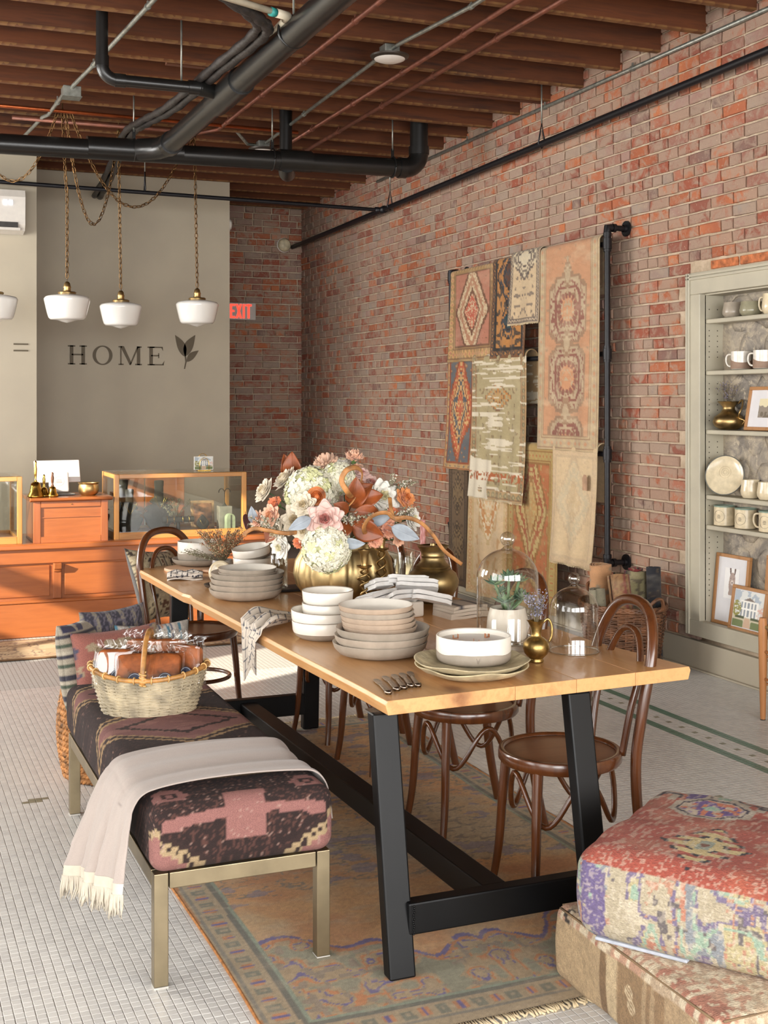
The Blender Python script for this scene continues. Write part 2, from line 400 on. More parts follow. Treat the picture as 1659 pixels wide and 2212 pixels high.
jm = MB().box(-3.2, 4.655, -.024, .024, 0, .285)
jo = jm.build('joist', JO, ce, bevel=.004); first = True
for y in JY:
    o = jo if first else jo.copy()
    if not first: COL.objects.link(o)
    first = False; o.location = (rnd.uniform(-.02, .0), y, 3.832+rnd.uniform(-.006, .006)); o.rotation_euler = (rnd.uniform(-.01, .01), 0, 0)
bm_ = MB().box(-.045, .045, 0, .463-.05, -.012, .012)
bo = bm_.build('bridging', BR, ce); first = True
for k, y in enumerate(JY[10:27]):
    for x in ((2.75,) if k % 5 else (2.72, 1.5)):
        o = bo if first else bo.copy()
        if not first: COL.objects.link(o)
        first = False; o.location = (x, y+.026, 3.86); o.rotation_euler = (.48, 0, 0)
mb = MB(); mb.box(1.8, 4.62, 8.13, 8.18, 3.84, 4.0); mb.build('nailer', JO, ce)   # sistered strip between two joists
# ---- floor
GROUT = mat('grout', '#8d857c', .9, var=.05, sc=30)
t = NT('mosaic_far'); p_ = t.coord((1, 1, 1), 'World'); bt = t.new('TexBrick'); t.link(p_, bt.inputs[0])
bt.offset = 0; bt.inputs['Scale'].default_value = 1; bt.inputs['Brick Width'].default_value = .027; bt.inputs['Row Height'].default_value = .027
bt.inputs['Mortar Size'].default_value = .0018; bt.inputs['Mortar Smooth'].default_value = .2
bt.inputs['Color1'].default_value = lin4('#cbc8c3'); bt.inputs['Color2'].default_value = lin4('#c6c3be'); bt.inputs['Mortar'].default_value = lin4('#8f877e')
t.setp(**{'Base Color': bt.outputs[0], 'Roughness': .5, 'Specular IOR Level': .25}); MFAR = t.m
def tile_mat(name, c, isl):
    t = NT(name); r = t.new('NewGeometry').outputs['Random Per Island'] if isl else t.new('ObjectInfo').outputs['Random']
    t.setp(**{'Base Color': t.ramp(r, [(0, tuple_dark(c, .96)), (.5, c), (1, tuple_dark(c, 1.03))]), 'Roughness': .3})
    return t.m
PT = .027; TW, TG, TD = tile_mat('white_tile', '#d0cdc8', True), tile_mat('green_tile', '#5d7d6c', True), tile_mat('olive_tile', '#7d7a64', True)
TWO = tile_mat('white_tile_single', '#d0cdc8', False)
mb = MB(); mb.box(-3.3, 4.95, -2.6, YB+.3, -.08, -.0028); fl = struct(mb.build('floor', MFAR))
def tile_col(i, j):
    x, y = i*PT, j*PT
    if i in (141, 142, 135, 134): return 1
    if i == 138 and j % 4 == 0: return 2
    for ci, cj in ((22, 193), (117, 155)):
        if i in (ci, ci+1) and j in (cj, cj+1): return 2
        if (i, j) in ((ci-1, cj), (ci+2, cj+1)): return 2
    return 0
cells = []
for j in range(int(2.2/PT), int(7.3/PT)):
    for i in range(0, int(4.62/PT)):
        x, y = (i+.5)*PT, (j+.5)*PT
        if x < .085*y or x > .84*y+.1: continue
        if .99 < x < 2.42 and 3.05 < y < 5.9: continue
        cells.append((math.hypot(x, y), i, j))
cells.sort()
near = [c for c in cells if c[0] > 3.0 and c[1]*PT < .95 and tile_col(c[1], c[2]) == 0 and c[2]*PT > 2.95][:296]; ns = set(near)
e, h = PT/2-.0009, PT/2-.0022
def tile_verts(x, y, r=0): return [(x+a*s, y+b*s, z) for z, s in ((-.0028, e), (-.0007, e), (0, h)) for a, b in ((-1, -1), (1, -1), (1, 1), (-1, 1))]
TF = [(8, 9, 10, 11)]+[(4+k, 4+(k+1) % 4, 8+(k+1) % 4, 8+k) for k in range(4)]+[(k, (k+1) % 4, 4+(k+1) % 4, 4+k) for k in range(4)]
me = bpy.data.meshes.new('tile'); me.from_pydata(tile_verts(0, 0), [], TF); me.materials.append(TWO)
for c in near:
    o = bpy.data.objects.new('tile', me); COL.objects.link(o); o.parent = fl; o.location = ((c[1]+.5)*PT, (c[2]+.5)*PT, rnd.uniform(-.0004, .0004)); o.rotation_euler = (rnd.uniform(-.006, .006), rnd.uniform(-.006, .006), rnd.uniform(-.02, .02))
mb = MB()
for c in cells:
    if c in ns: continue
    mb.cur = tile_col(c[1], c[2]); mb.add(tile_verts((c[1]+.5)*PT+rnd.uniform(-.0003, .0003), (c[2]+.5)*PT+rnd.uniform(-.0003, .0003)), TF)
stuff(mb.build('tile_field', [TW, TG, TD], fl))
# ---- baseboard
mb = MB(); mb.box(4.625, 4.67, -2.4, YB, 0, .172); mb.box(4.60, 4.625, -2.4, YB, 0, .012)
struct(mb.build('baseboard_right', PAINT, bevel=.004))
# ---- wall lettering (raised painted letters, on the wall where they stand)
INK = mat('brown_letter_paint', '#5d523f', .6, var=.03)
def wall_shapes(parent, name, polys, y):
    X = Matrix(((1, 0, 0, 0), (0, 0, 1, y), (0, 1, 0, 0), (0, 0, 0, 1)))
    mb = MB()
    for p in polys: mb.prism(p, -.004, .001, X)
    return mb.build(name, INK, parent)
def rect(x0, x1, z0, z1): return [(x0, z0), (x1, z0), (x1, z1), (x0, z1)]
z0, z1 = 1.981, 2.165; sf = .012
def stem_(x, wd=.034): return [rect(x-wd/2, x+wd/2, z0, z1), rect(x-wd/2-.018, x+wd/2+.018, z0, z0+sf), rect(x-wd/2-.018, x+wd/2+.018, z1-sf, z1)]
wall_shapes(wp2, 'letter', stem_(1.795)+stem_(1.905)+[rect(1.795, 1.905, 2.07, 2.084)], 12.298)
n = 40; O = MB(); Xo = Matrix(((1, 0, 0, 0), (0, 0, 1, 12.298), (0, 1, 0, 0), (0, 0, 0, 1)))
for k in range(n):
    a, b = 2*PI*k/n, 2*PI*(k+1)/n
    q = [(2.091+rx*math.cos(s), 2.073+rz*math.sin(s)) for (rx, rz, s) in ((.096, .095, a), (.096, .095, b), (.064, .083, b), (.064, .083, a))]
    O.prism(q, -.004, .001, Xo)
O.build('letter', INK, wp2)
wall_shapes(wp2, 'letter', [rect(2.262, 2.274, z0, z1), rect(2.245, 2.295, z0, z0+sf), rect(2.245, 2.28, z1-sf, z1), rect(2.425, 2.457, z0, z1), rect(2.408, 2.474, z0, z0+sf), rect(2.44, 2.472, z1-sf, z1),
    [(2.262, z1), (2.298, z1), (2.372, z0+.02), (2.354, z0)], [(2.445, z1), (2.428, z1), (2.352, z0), (2.366, z0)]], 12.298)
wall_shapes(wp2, 'letter', stem_(2.565)+[rect(2.565, 2.690, z0, z0+sf), rect(2.565, 2.68, z1-sf, z1), rect(2.565, 2.645, 2.07, 2.083), [(2.676, z0+sf), (2.69, z0), (2.698, z0+.045)], [(2.668, z1-sf), (2.68, z1), (2.684, z1-.04)], rect(2.636, 2.645, 2.052, 2.102)], 12.298)
def leafp(b, tip, wd, n=14, sk=.0):
    b, tp = Vector(b), Vector(tip); d = tp-b; nrm = Vector((-d.y, d.x)).normalized(); L, R = [], []
    for i in range(n+1):
        s = i/n; k = wd*math.sin(PI*s**.8)**1.0; c = b+d*s+nrm*sk*math.sin(PI*s)
        L.append(c+nrm*k); R.append(c-nrm*k)
    return [(p.x, p.y) for p in L]+[(p.x, p.y) for p in R[::-1]][1:-1]
wall_shapes(wp2, 'leaf_emblem', [leafp((2.905, 2.07), (2.805, 2.285), .042, sk=-.012), leafp((2.905, 2.075), (3.01, 2.29), .045, sk=.012), leafp((2.925, 2.02), (3.045, 2.135), .032, sk=.01),
    [(2.900, 2.09), (2.914, 2.09), (2.922, 2.02), (2.905, 1.947), (2.895, 1.95), (2.908, 2.02)]], 12.298)
wall_shapes(wp1, 'equals_sign', [rect(1.143, 1.266, 2.112, 2.126)], 11.198); wall_shapes(wp1, 'equals_sign', [rect(1.143, 1.266, 2.056, 2.070)], 11.198)
# ================================================================== overhead services
BLK = mat('black_pipe_paint', '#1a1918', .3, var=.1, sc=8, bump=.03)
IRON = mat('black_iron', '#17161a', .45, .3, var=.15, sc=30)
GALV = mat('galvanised', '#8f9088', .4, .7, var=.12, sc=30)
COPR = mat('copper_tube', '#6f4232', .5, .4, var=.15, sc=15)
COPB = mat('bright_copper', '#b05c34', .35, .8, var=.1, sc=15)
BRASS = mat('aged_brass', '#a58b5e', .38, 1, var=.25, sc=12, bump=.04, bsc=60)
BRASSP = mat('polished_brass', '#c9a552', .2, 1, var=.12, sc=12)
CHAINM = mat('antique_chain', '#7d5f3d', .4, .9, var=.2, sc=40)
def pipe(name, a, b, r, parent, m, seg=16): return MB().tube([a, b], r, seg).build(name, m, parent, True, ang=40)
def elbow(name, a, c, b, r, parent, m, rb=.13):
    a, c, b = Vector(a), Vector(c), Vector(b); u = (a-c).normalized(); v = (b-c).normalized(); P = []
    for k in range(9):
        t = k/8*PI/2; P.append(c+u*rb*(1-math.sin(t))+v*rb*(1-math.cos(t)))
    mb = MB().tube(P, r*1.05, 16)
    mb.tube([P[0]+u*.05, P[0]-u*.012], r*1.14, 16); mb.tube([P[-1]+v*.05, P[-1]-v*.012], r*1.14, 16)
    return mb.build(name, m, parent, True, ang=40)
def hanger(x, y, z, r, parent, ztop=3.84):
    mb = MB(); mb.tube([(x, y, z+r+.06), (x, y, ztop+.12)], .006, 6); h = mb.build('hanger', GALV, parent, True)
    mb = MB(); mb.tube([(x, y+(r+.006)*math.cos(a), z+(r+.006)*math.sin(a)) for a in np.linspace(-.2, PI+.2, 13)]+[(x, y-(r+.004)*math.cos(a), z-(r+.004)*math.sin(a)) for a in np.linspace(-.2, PI-.2, 12)], .007, 6, False)
    mb.box(x-.012, x+.012, y-.004, y+.004, z+r, z+r+.075); mb.build('hanger_strap', BLK, h, True, ang=40)
PR = .073
D = thing('drain_pipe', 'thick black cast drain pipe with side branch and elbows, hung under the joists', 'pipe', (2.0, 9.19, 3.48))
def L(x, y, z): return (x-2.0, y-9.19, z-3.48)
pipe('pipe', L(-1.2, 9.19, 3.41), L(3.96, 9.19, 3.49), PR, D, BLK, 20)
elbow('elbow', L(3.9, 9.19, 3.49), L(4.08, 9.19, 3.49), L(4.08, 9.19, 3.7), PR, D, BLK, .13); pipe('riser', L(4.08, 9.19, 3.6), L(4.08, 9.19, 4.11), PR, D, BLK, 20)
pipe('pipe', L(2.0, 2.5, 3.52), L(2.0, 8.92, 3.48), PR, D, BLK, 20)
MB().tube([L(2.0, 8.96, 3.48), L(2.0, 8.86, 3.48)], PR+.012, 20).tube([L(2.0, 8.94, 3.48), L(1.95, 9.09, 3.475), L(1.82, 9.17, 3.47)], PR+.007, 20).tube([L(1.45, 9.19, 3.463), L(1.80, 9.19, 3.468)], PR+.010, 20).tube([L(1.78, 9.19, 3.468), L(2.15, 9.19, 3.472)], PR+.006, 20).build('wye_fitting', BLK, D, True, ang=40)
MB().tube([L(2.0, 7.62, 3.488), L(2.0, 7.05, 3.492)], PR+.011, 20).tube([L(2.0, 7.44, 3.495), L(1.93, 7.40, 3.50), L(1.82, 7.37, 3.505)], .046, 14).tube([L(1.84, 7.37, 3.505), L(1.76, 7.37, 3.505)], .043, 14).build('tee_fitting', BLK, D, True, ang=40)
pipe('branch', L(1.33, 7.37, 3.505), L(1.82, 7.37, 3.505), .0355, D, BLK); elbow('elbow', L(1.38, 7.37, 3.505), L(1.25, 7.37, 3.505), L(1.25, 7.37, 3.7), .0355, D, BLK, .085)
pipe('riser', L(1.25, 7.37, 3.58), L(1.25, 7.37, 4.11), .0355, D, BLK)
MB().tube([L(2.9, 9.19, 3.479), L(3.16, 9.19, 3.482)], PR+.010, 20).tube([L(2.97, 9.19, 3.44), L(3.0, 9.30, 3.41), L(3.04, 9.40, 3.415)], .062, 14).build('tee_fitting', BLK, D, True, ang=40)
pipe('riser', L(3.03, 9.41, 3.41), L(3.03, 9.41, 4.1), .05, D, BLK)
for hx, hz in ((1.79, 3.468), (2.85, 3.478), (3.85, 3.488)): hanger(*L(hx, 9.19, hz), PR+.002, D, .34)
h = MB().tube([L(2.0, 6.08, 3.59), L(2.0, 6.08, 4.05)], .006, 6).build('hanger', GALV, D, True)
MB().tube([L(2.0+.082*math.cos(a), 6.08, 3.51+.082*math.sin(a)) for a in np.linspace(0, 2*PI, 24, False)], .007, 6, True).build('hanger_strap', BLK, h, True)
MB().tube([L(1.72, 7.37, 3.54), L(1.72, 7.37, 4.0)], .006, 6).build('hanger', GALV, D, True)
I = thing('insulated_pipe_run', 'pair of lumpy black taped refrigerant lines running beside the thick drain pipe', 'pipe', (1.88, 8, 3.56))
TAPE = mat('black_tape', '#25211f', .5, var=.3, sc=14, bump=.6, bsc=30, bdist=.01)
pts = [(1.1, 5.4, 3.62), (1.50, 5.75, 3.56), (1.80, 6.0, 3.53), (1.88, 6.22, 3.52), (1.885, 7.1, 3.54), (1.87, 8.2, 3.58), (1.85, 9.0, 3.64), (1.88, 9.8, 3.70), (2.0, 11.2, 3.66), (2.05, 12.2, 3.60)]
for dx, r_ in ((0, .030), (-.058, .024)):
    P = spline([(p[0]-1.88+dx, p[1]-8+dx*.4, p[2]-3.56+.01*math.sin(9*p[1])) for p in pts], 10)
    MB().tube(P, [r_*(1+.14*math.sin(i*1.7)) for i in range(len(P))], 10).build('taped_line', TAPE, I, True)
Wp = thing('condensate_pipe', 'white plastic condensate pipe with an elbow above the taped black lines', 'pipe', (1.92, 6, 3.60))
PVC = mat('white_pvc', '#cfc4ad', .4, var=.05)
pl = lambda p: (p[0]-1.92, p[1]-6, p[2]-3.60)
MB().tube([pl((.8, 5.40, 3.53)), pl((1.91, 5.93, 3.54))], .017, 10).build('pipe', PVC, Wp, True); MB().tube([pl((1.925, 5.95, 3.54)), pl((1.97, 6.6, 3.56))], .017, 10).build('pipe', PVC, Wp, True)
MB().tube([pl((1.85, 5.901, 3.537)), pl((1.92, 5.935, 3.54)), pl((1.93, 6.0, 3.543))], .022, 10).build('elbow', PVC, Wp, True); MB().tube([pl((1.815, 5.885, 3.536)), pl((1.845, 5.899, 3.5365))], .0225, 10).build('teal_band', mat('teal_glue', '#2f8d86', .5), Wp, True)
# black iron line along the brick wall, with its branch over the partition
G = thing('gas_pipe', 'slim black iron pipe running the length of the brick wall with a branch', 'pipe', (4.52, 9, 3.47))
gl_ = lambda x, y, z: (x-4.52, y-9, z-3.47)
pipe('pipe', gl_(4.52, 3.0, 3.57), gl_(4.52, 13.8, 3.41), .024, G, IRON, 12); pipe('branch', gl_(-2, 11.05, 3.52), gl_(4.52, 11.05, 3.45), .018, G, IRON, 10)
MB().tube([gl_(4.52, 10.98, 3.452), gl_(4.52, 11.12, 3.45)], .034, 12).tube([gl_(4.45, 11.05, 3.45), gl_(4.52, 11.05, 3.45)], .028, 12).build('tee_fitting', IRON, G, True)
for gx, gy, gz in ((4.52, 7.98, 3.497), (4.52, 10.85, 3.455)):
    h = MB().tube([gl_(gx, gy, gz+.15), gl_(gx, gy, 4.0)], .006, 6).build('hanger', GALV, G, True)
    MB().tube([gl_(gx+.03*math.sin(a), gy, gz+.02-.05*math.cos(a)) for a in (-2.6, -1.2, 0, 1.2, 2.6)]+[gl_(gx, gy, gz+.15)], .006, 6, True).build('hanger_loop', IRON, h, True)
h = MB().tube([gl_(2.25, 11.05, 3.66), gl_(2.25, 11.05, 4.0)], .006, 6).build('hanger', GALV, G, True)
MB().tube([gl_(2.25, 11.05+.03*math.sin(a), 3.52-.045*math.cos(a)) for a in (-2.6, -1.2, 0, 1.2, 2.6)]+[gl_(2.25, 11.05, 3.66)], .006, 6, True).build('hanger_loop', IRON, h, True)
# copper and conduit runs under the joists
def run(name, label, pts, r, m, cat='pipe', clips=(), cm=None, group=None):
    o = pts[0]; T = thing(name, label, cat, o, group=group); q = [tuple(Vector(p)-Vector(o)) for p in pts]
    MB().tube(q, r, 10).build('tube', m, T, True)
    for c in clips:
        p, d = None, None
        for a, b in zip(pts, pts[1:]):
            if min(a[1], b[1])-1e-6 <= c <= max(a[1], b[1])+1e-6 and abs(a[1]-b[1]) > .1:
                k = (c-a[1])/(b[1]-a[1]); p = Vector(a)+(Vector(b)-Vector(a))*k
        if p is not None:
            q = p-Vector(o); mb = MB().tube([(q.x, q.y-.012, q.z), (q.x, q.y+.012, q.z)], r+.005, 10); mb.box(q.x-.004, q.x+.004, q.y-.008, q.y+.008, q.z, 3.84-o[2]); mb.build('clip', cm or m, T, True, ang=40)
    return T
cy_ = [JY[k] for k in range(8, 30, 2)]
run('copper_pipe', 'dull copper pipe beside the thick black drain pipe turning off at an elbow', [(2.56, 3, 3.80), (2.575, 9.75, 3.80), (2.45, 9.9, 3.79), (1.0, 9.9, 3.79)], .016, COPR, clips=cy_)
run('copper_pipe', 'dull copper pipe between the ceiling lamps and the outermost copper pipe', [(3.24, 3, 3.80), (3.27, 10.2, 3.80), (3.1, 10.3, 3.80)], .016, COPR, clips=cy_)
run('copper_pipe', 'long dull copper pipe running closest to the brick wall, outer of the pair', [(3.46, 3, 3.80), (3.50, 11.0, 3.80)], .016, COPR, clips=cy_)
run('copper_pipe', 'bright copper pipe crossing above the pendant chains and hanger rods', [(-1, 9.55, 3.80), (3.2, 9.62, 3.80)], .014, COPB)
run('conduit', 'grey steel conduit climbing from the box above the pendant chains', [(1.49, 5.5, 3.82), (1.44, 6.6, 3.81), (1.33, 8.3, 3.80), (1.27, 8.62, 3.76), (1.27, 8.8, 3.75), (1.26, 9.05, 3.79), (1.25, 9.75, 3.80), (1.22, 9.85, 3.80), (1.14, 11.0, 3.80)], .014, GALV, 'conduit', [6.9, 8.2, 9.3])
run('conduit', 'grey steel conduit linking the two round ceiling lamps', [(3.1, 4.0, 3.81), (3.08, 6.2, 3.81), (2.98, 7.0, 3.80), (2.98, 7.3, 3.80), (3.08, 10.1, 3.80)], .013, GALV, 'conduit', [6.22, 9.0])
run('conduit', 'grey steel conduit bending from the farther ceiling lamp towards the brick wall', [(2.7, 9.9, 3.90), (2.95, 10.22, 3.80), (3.05, 10.24, 3.80), (3.3, 10.3, 3.80), (3.5, 10.35, 3.74), (4.2, 10.5, 3.74), (4.35, 10.55, 3.77), (4.6, 10.6, 3.77)], .013, GALV, 'conduit')
run('conduit', 'grey conduit fixed along the top of the brick wall', [(4.618, 3.0, 3.812), (4.615, 8.0, 3.80), (4.612, 11.4, 3.785)], .014, GALV, 'conduit', [6.95, 8.1, 9.4])
J = thing('junction_box', 'square galvanised junction box above the pendant chains', 'box', (1.27, 8.72, 3.70))
MB().box(-.06, .06, -.06, .06, 0, .07).build('box_body', GALV, J, bevel=.004); MB().box(-.065, .065, -.065, .065, -.004, 0).build('cover_plate', GALV, J)
LAMPW = mat('lamp_lens', '#d8d2cb', .4, var=.02); DARKM = mat('dark_bronze', '#3a332d', .4, .4)
for (x, y, lb) in ((2.98, 7.16, 'round dark rimmed ceiling lamp hanging alone between conduit ends, closer one'), (3.08, 10.2, 'round dark rimmed ceiling lamp behind the horizontal drain pipe')):
    T = thing('ceiling_lamp', lb, 'lamp', (x, y, 3.745), group='round ceiling lamps')
    MB().lathe([(.02, .0), (.098, .002), (.118, .012), (.122, .022), (.08, .03), (0, .03)], 28).build('rim', DARKM, T, True, ang=40); MB().lathe([(0, -.018), (.06, -.015), (.092, -.004), (.098, .004)], 28).build('lens', LAMPW, T, True)
    mb = MB().box(-.05, .05, -.05, .05, .03, .085); mb.build('box_body', GALV, T, bevel=.006)
# ------------------------------------------------------------------ pendants
OPAL = NT('opal_glass'); OPAL.setp(**{'Base Color': '#ebe9e4', 'Roughness': .12, 'Subsurface Weight': .25, 'Subsurface Radius': (.05, .05, .05), 'Coat Weight': .5}); OPAL = OPAL.m
def chain(parent, pts, name='chain', pitch=.041, rw=.0135, wr_=.0034):
    P = [Vector(p) for p in pts]; mb = MB(); acc = 0; k = 0; seg = []
    for a, b in zip(P, P[1:]): seg.append((acc, a, b, (b-a).length)); acc += (b-a).length
    n = int(acc/pitch)
    def pt(s):
        for s0, a, b, l in seg:
            if s <= s0+l+1e-6 and l > 0: return a+(b-a)*((s-s0)/l), (b-a)/l
        return P[-1], (P[-1]-P[-2]).normalized()
    for k in range(n):
        p, t_ = pt((k+.5)*pitch); u = t_.orthogonal().normalized(); v = t_.cross(u)
        s_ = u if k % 2 else v
        lk = [p+t_*(math.cos(a)*.0265)+s_*(math.sin(a)*rw) for a in np.linspace(0, 2*PI, 9, False)]
        mb.tube(lk, wr_, 4, True)
    return stuff(mb.build(name, CHAINM, parent, True))
def cat(a, b, sag, n=26):
    a, b = Vector(a), Vector(b); return [a+(b-a)*(i/n)-Vector((0, 0, sag*4*(i/n)*(1-i/n))) for i in range(n+1)]
def pendant(loc, label, chains, cord=True):
    T = thing('pendant_lamp', label, 'lamp', loc, group='white schoolhouse pendants')
    R = .172
    MB().lathe([(.052, .135), (.06, .128), (R*.7, .118), (R*.93, .108), (R, .092), (R*.995, .08), (R*.93, .03), (R*.86, -.02), (R*.8, -.052), (R*.72, -.065), (R*.5, -.068), (R*.36, -.073), (R*.22, -.082), (0, -.09)], 48).build('glass_shade', OPAL, T, True)
    MB().lathe([(.058, .118), (.066, .126), (.07, .140), (.062, .146), (.03, .15), (.026, .17), (.03, .178), (.026, .19), (.022, .21), (.012, .222), (0, .224)], 24).build('brass_fitter', BRASS, T, True, ang=50)
    for c in chains:
        q = [tuple(Vector(p)-Vector(loc)) for p in c]; chain(T, q)
        MB().tube([(p[0]+.006*math.sin(i), p[1]+.005, p[2]) for i, p in enumerate(q)], .002, 5).build('cord', CHAINM, T, True)
    MB().lathe([(.014, 0), (.014, .012), (.004, .02), (.004, .08)], 10, tuple(Vector(chains[-1][0])-Vector(loc))).build('ceiling_hook', BRASS, T, True)
    return T
H0 = (1.343, 9.665, 3.818); PA = (1.383, 9.702, 2.31); PB = (1.909, 10.351, 2.314); PC = (2.467, 10.014, 2.323); PD = (0.872, 9.912, 2.31)
up = .215; HH = Vector(H0)
pendant(PA, 'white opal pendant under the knot of chains, before the wall above the letter H', [[H0, tuple(HH+Vector((.02, -.02, -.5))), (PA[0], PA[1], 3.2), (PA[0], PA[1], PA[2]+up)]])
H1 = (1.873, 10.258, 3.822)
pendant(PB, 'white opal pendant hanging lowest above the letters O and M', [cat(tuple(HH+Vector((.03, .05, 0))), H1, .80), [H1, (PB[0], PB[1], PB[2]+up)]])
H2 = (2.482, 10.17, 3.817)
pendant(PC, 'white opal pendant hung nearest to the painted leaf', [cat(tuple(HH+Vector((.07, .05, 0))), (2.31, 10.132, 3.541), .50)+[H2], [H2, (PC[0], PC[1], PC[2]+up)]])
HL = (0.781, 10.166, 3.661)
pendant(PD, 'white opal pendant cut by the picture edge beside the equals sign', [cat(tuple(HH+Vector((-.03, .05, 0))), HL, .42), [HL, (PD[0], PD[1], PD[2]+up)]])
# ------------------------------------------------------------------ air conditioner, exit sign, small wall devices
AC = thing('air_conditioner', 'white wall mounted air conditioner on the painted partition', 'appliance', (.80, 11.195, 3.06))
ACW = mat('white_plastic', '#cfc9c0', .35, var=.02)
MB().grid(lambda a, b: ((a-.5)*.84, *[(-.02, .0), (-.16, .02), (-.19, .07), (-.2, .3), (-.18, .36), (-.03, .38), (0, .38)][int(round(b*6))]), 2, 7).add([(s*.42, y, z) for s in (-1, 1) for y, z in ((0, 0), (-.02, 0), (-.16, .02), (-.19, .07), (-.2, .3), (-.18, .36), (-.03, .38), (0, .38))], [(0, 1, 2, 3, 4, 5, 6, 7), (15, 14, 13, 12, 11, 10, 9, 8)]).build('body', ACW, AC)
MB().box(-.34, .36, -.196, -.165, .042, .085).build('air_outlet', mat('vent_dark', '#2f2c2a', .5), AC); MB().box(-.36, .38, -.185, -.155, .018, .04).build('louver', ACW, AC)
mb = MB(); mb.box(.24, .27, -.205, -.199, .23, .27); mb.box(.285, .315, -.205, -.199, .23, .27); mb.build('display_digits', emit('ac_display', '#dfeaff', 2.0), AC)
EX = thing('exit_sign', 'red lettered EXIT sign fixed to the far brick wall', 'sign', (3.91, 13.76, 2.55))
MB().box(-.17, .155, -.03, .03, 0, .195).build('housing', mat('exit_housing', '#c9c2ba', .4, var=.02), EX, bevel=.008)
RED = emit('exit_red', '#ff3b2b', 1.6)
def exl(polys):
    X = Matrix(((1, 0, 0, 0), (0, 0, 1, -.031), (0, 1, 0, 0), (0, 0, 0, 1))); mb = MB()
    for p in polys: mb.prism(p, -.002, .001, X)
    mb.build('letter', RED, EX)
a0, a1 = .018, .178
exl([rect(-.150, -.128, a0, a1), rect(-.128, -.09, a0, a0+.022), rect(-.128, -.09, a1-.022, a1), rect(-.128, -.098, .088, .108)])
exl([[(-.082, a0), (-.058, a0), (-.012, a1), (-.036, a1)], [(-.082, a1), (-.036, a0), (-.012, a0), (-.058, a1)]])
exl([rect(-.001, .022, a0, a1)]); exl([rect(.056, .079, a0, a1), rect(.032, .103, a1-.022, a1)])
FD = thing('fire_detector', 'round cream detector on the far brick wall by the pipe end', 'detector', (4.42, 13.80, 3.43))
mb = MB().lathe([(.075, 0), (.08, .02), (.06, .05), (.03, .06), (0, .06)], 20, X=Matrix.Rotation(PI/2, 4, 'X')); mb.build('dome', mat('cream_plastic', '#cbbd9d', .5), FD, True, ang=50); MB().lathe([(.085, -.012), (.085, .004), (.07, .006)], 20, X=Matrix.Rotation(PI/2, 4, 'X')).build('base', ACW, FD, True, ang=40)
SP = thing('wall_speaker', 'small white device on the edge of the painted partition', 'speaker', (3.366, 12.36, 3.42))
MB().lathe([(.06, 0), (.06, .015), (.045, .03), (0, .032)], 16, X=Matrix.Rotation(PI/2, 4, 'Y')).build('cap', ACW, SP, True, ang=50)
# ================================================================== shop counter
CW = wood('counter_wood', '#7a4222', '#a05c30', '#8a4c27', 'x', .28, 4, coat=.4, ring=8)
CWV = wood('counter_wood_upright', '#7a4222', '#9a5830', '#844726', 'z', .28, 4, coat=.4, ring=8)
OAKC = wood('case_oak', '#96602a', '#bd8443', '#a87136', 'x', .3, 5, coat=.4); OAKV = wood('case_oak_upright', '#96602a', '#bd8443', '#a87136', 'z', .3, 5, coat=.4)
PANE = glass('case_glass', '#f2f5f2', .07, .8)
T = thing('shop_counter', 'long panelled reddish wood shop counter with bracketed front', 'counter', (1.0, 9.2, 0))
x0, x1, y0, y1 = -2.6, 1.72, -.30, .4
MB().box(x0, x1, y0, y1, .02, .60).build('carcass', CW, T); MB().box(x0-.02, x1+.03, y0-.05, y1, .604, .642).build('top', CW, T, bevel=.008)
MB().box(x0, x1+.01, y0-.02, y0-.002, .505, .603).build('fascia_board', CW, T, bevel=.003); MB().box(x0, x1+.01, y0-.035, y0-.002, 0, .235).build('base_board', CW, T, bevel=.004)
MB().box(x0, x1+.01, y0-.045, y0-.002, .236, .256).build('base_moulding', CW, T, bevel=.006)
for k in range(6):
    sx = -1.24-.72+.72*k
    MB().box(sx-.028, sx+.028, y0-.018, y0-.002, .257, .504).build('stile', CWV, T, bevel=.003)
    pr = [(0, .44), (-.012, .445), (-.016, .46), (-.035, .465), (-.042, .485), (-.048, .503), (0, .503)]
    MB().prism(pr, sx-.024, sx+.024, Matrix(((0, 0, 1, 0), (1, 0, 0, y0-.018), (0, 1, 0, 0), (0, 0, 0, 1)))).build('bracket', CWV, T, bevel=.002)
    if sx+.36 < x1: MB().box(sx+.05, sx+.67, y0-.008, y0, .275, .49).build('panel', CW, T, bevel=.004)
# wooden box
T = thing('wooden_box', 'panelled wooden box with a lipped lid on the counter between two glass cases', 'box', (1.297, 9.14, .642))
x0, x1, y0, y1 = -.255, .255, -.24, .22
MB().box(x0+.01, x1-.01, y0+.012, y1-.01, 0, .27).build('body', CW, T)
for a in (x0, x1-.048): MB().box(a, a+.048, y0, y1, 0, .285).build('stile', CWV, T, bevel=.002)
MB().box(x0+.05, x1-.05, y0, y0+.03, 0, .042).build('rail', CW, T, bevel=.002); MB().box(x0+.05, x1-.05, y0, y0+.03, .245, .285).build('rail', CW, T, bevel=.002); MB().box(x0+.05, x1-.05, y0+.006, y0+.02, .172, .176).build('board_joint', CW, T)
MB().prism([(y0, .285), (y0-.028, .295), (y0-.03, .312), (y1+.01, .312), (y1+.01, .285)], x0-.025, x1+.03, Matrix(((0, 0, 1, 0), (1, 0, 0, 0), (0, 1, 0, 0), (0, 0, 0, 1)))).build('lid', CW, T, bevel=.004)
MB().ball((0, y0-.004, .265), .004, 8, 6).build('knob', BRASSP, T, True)
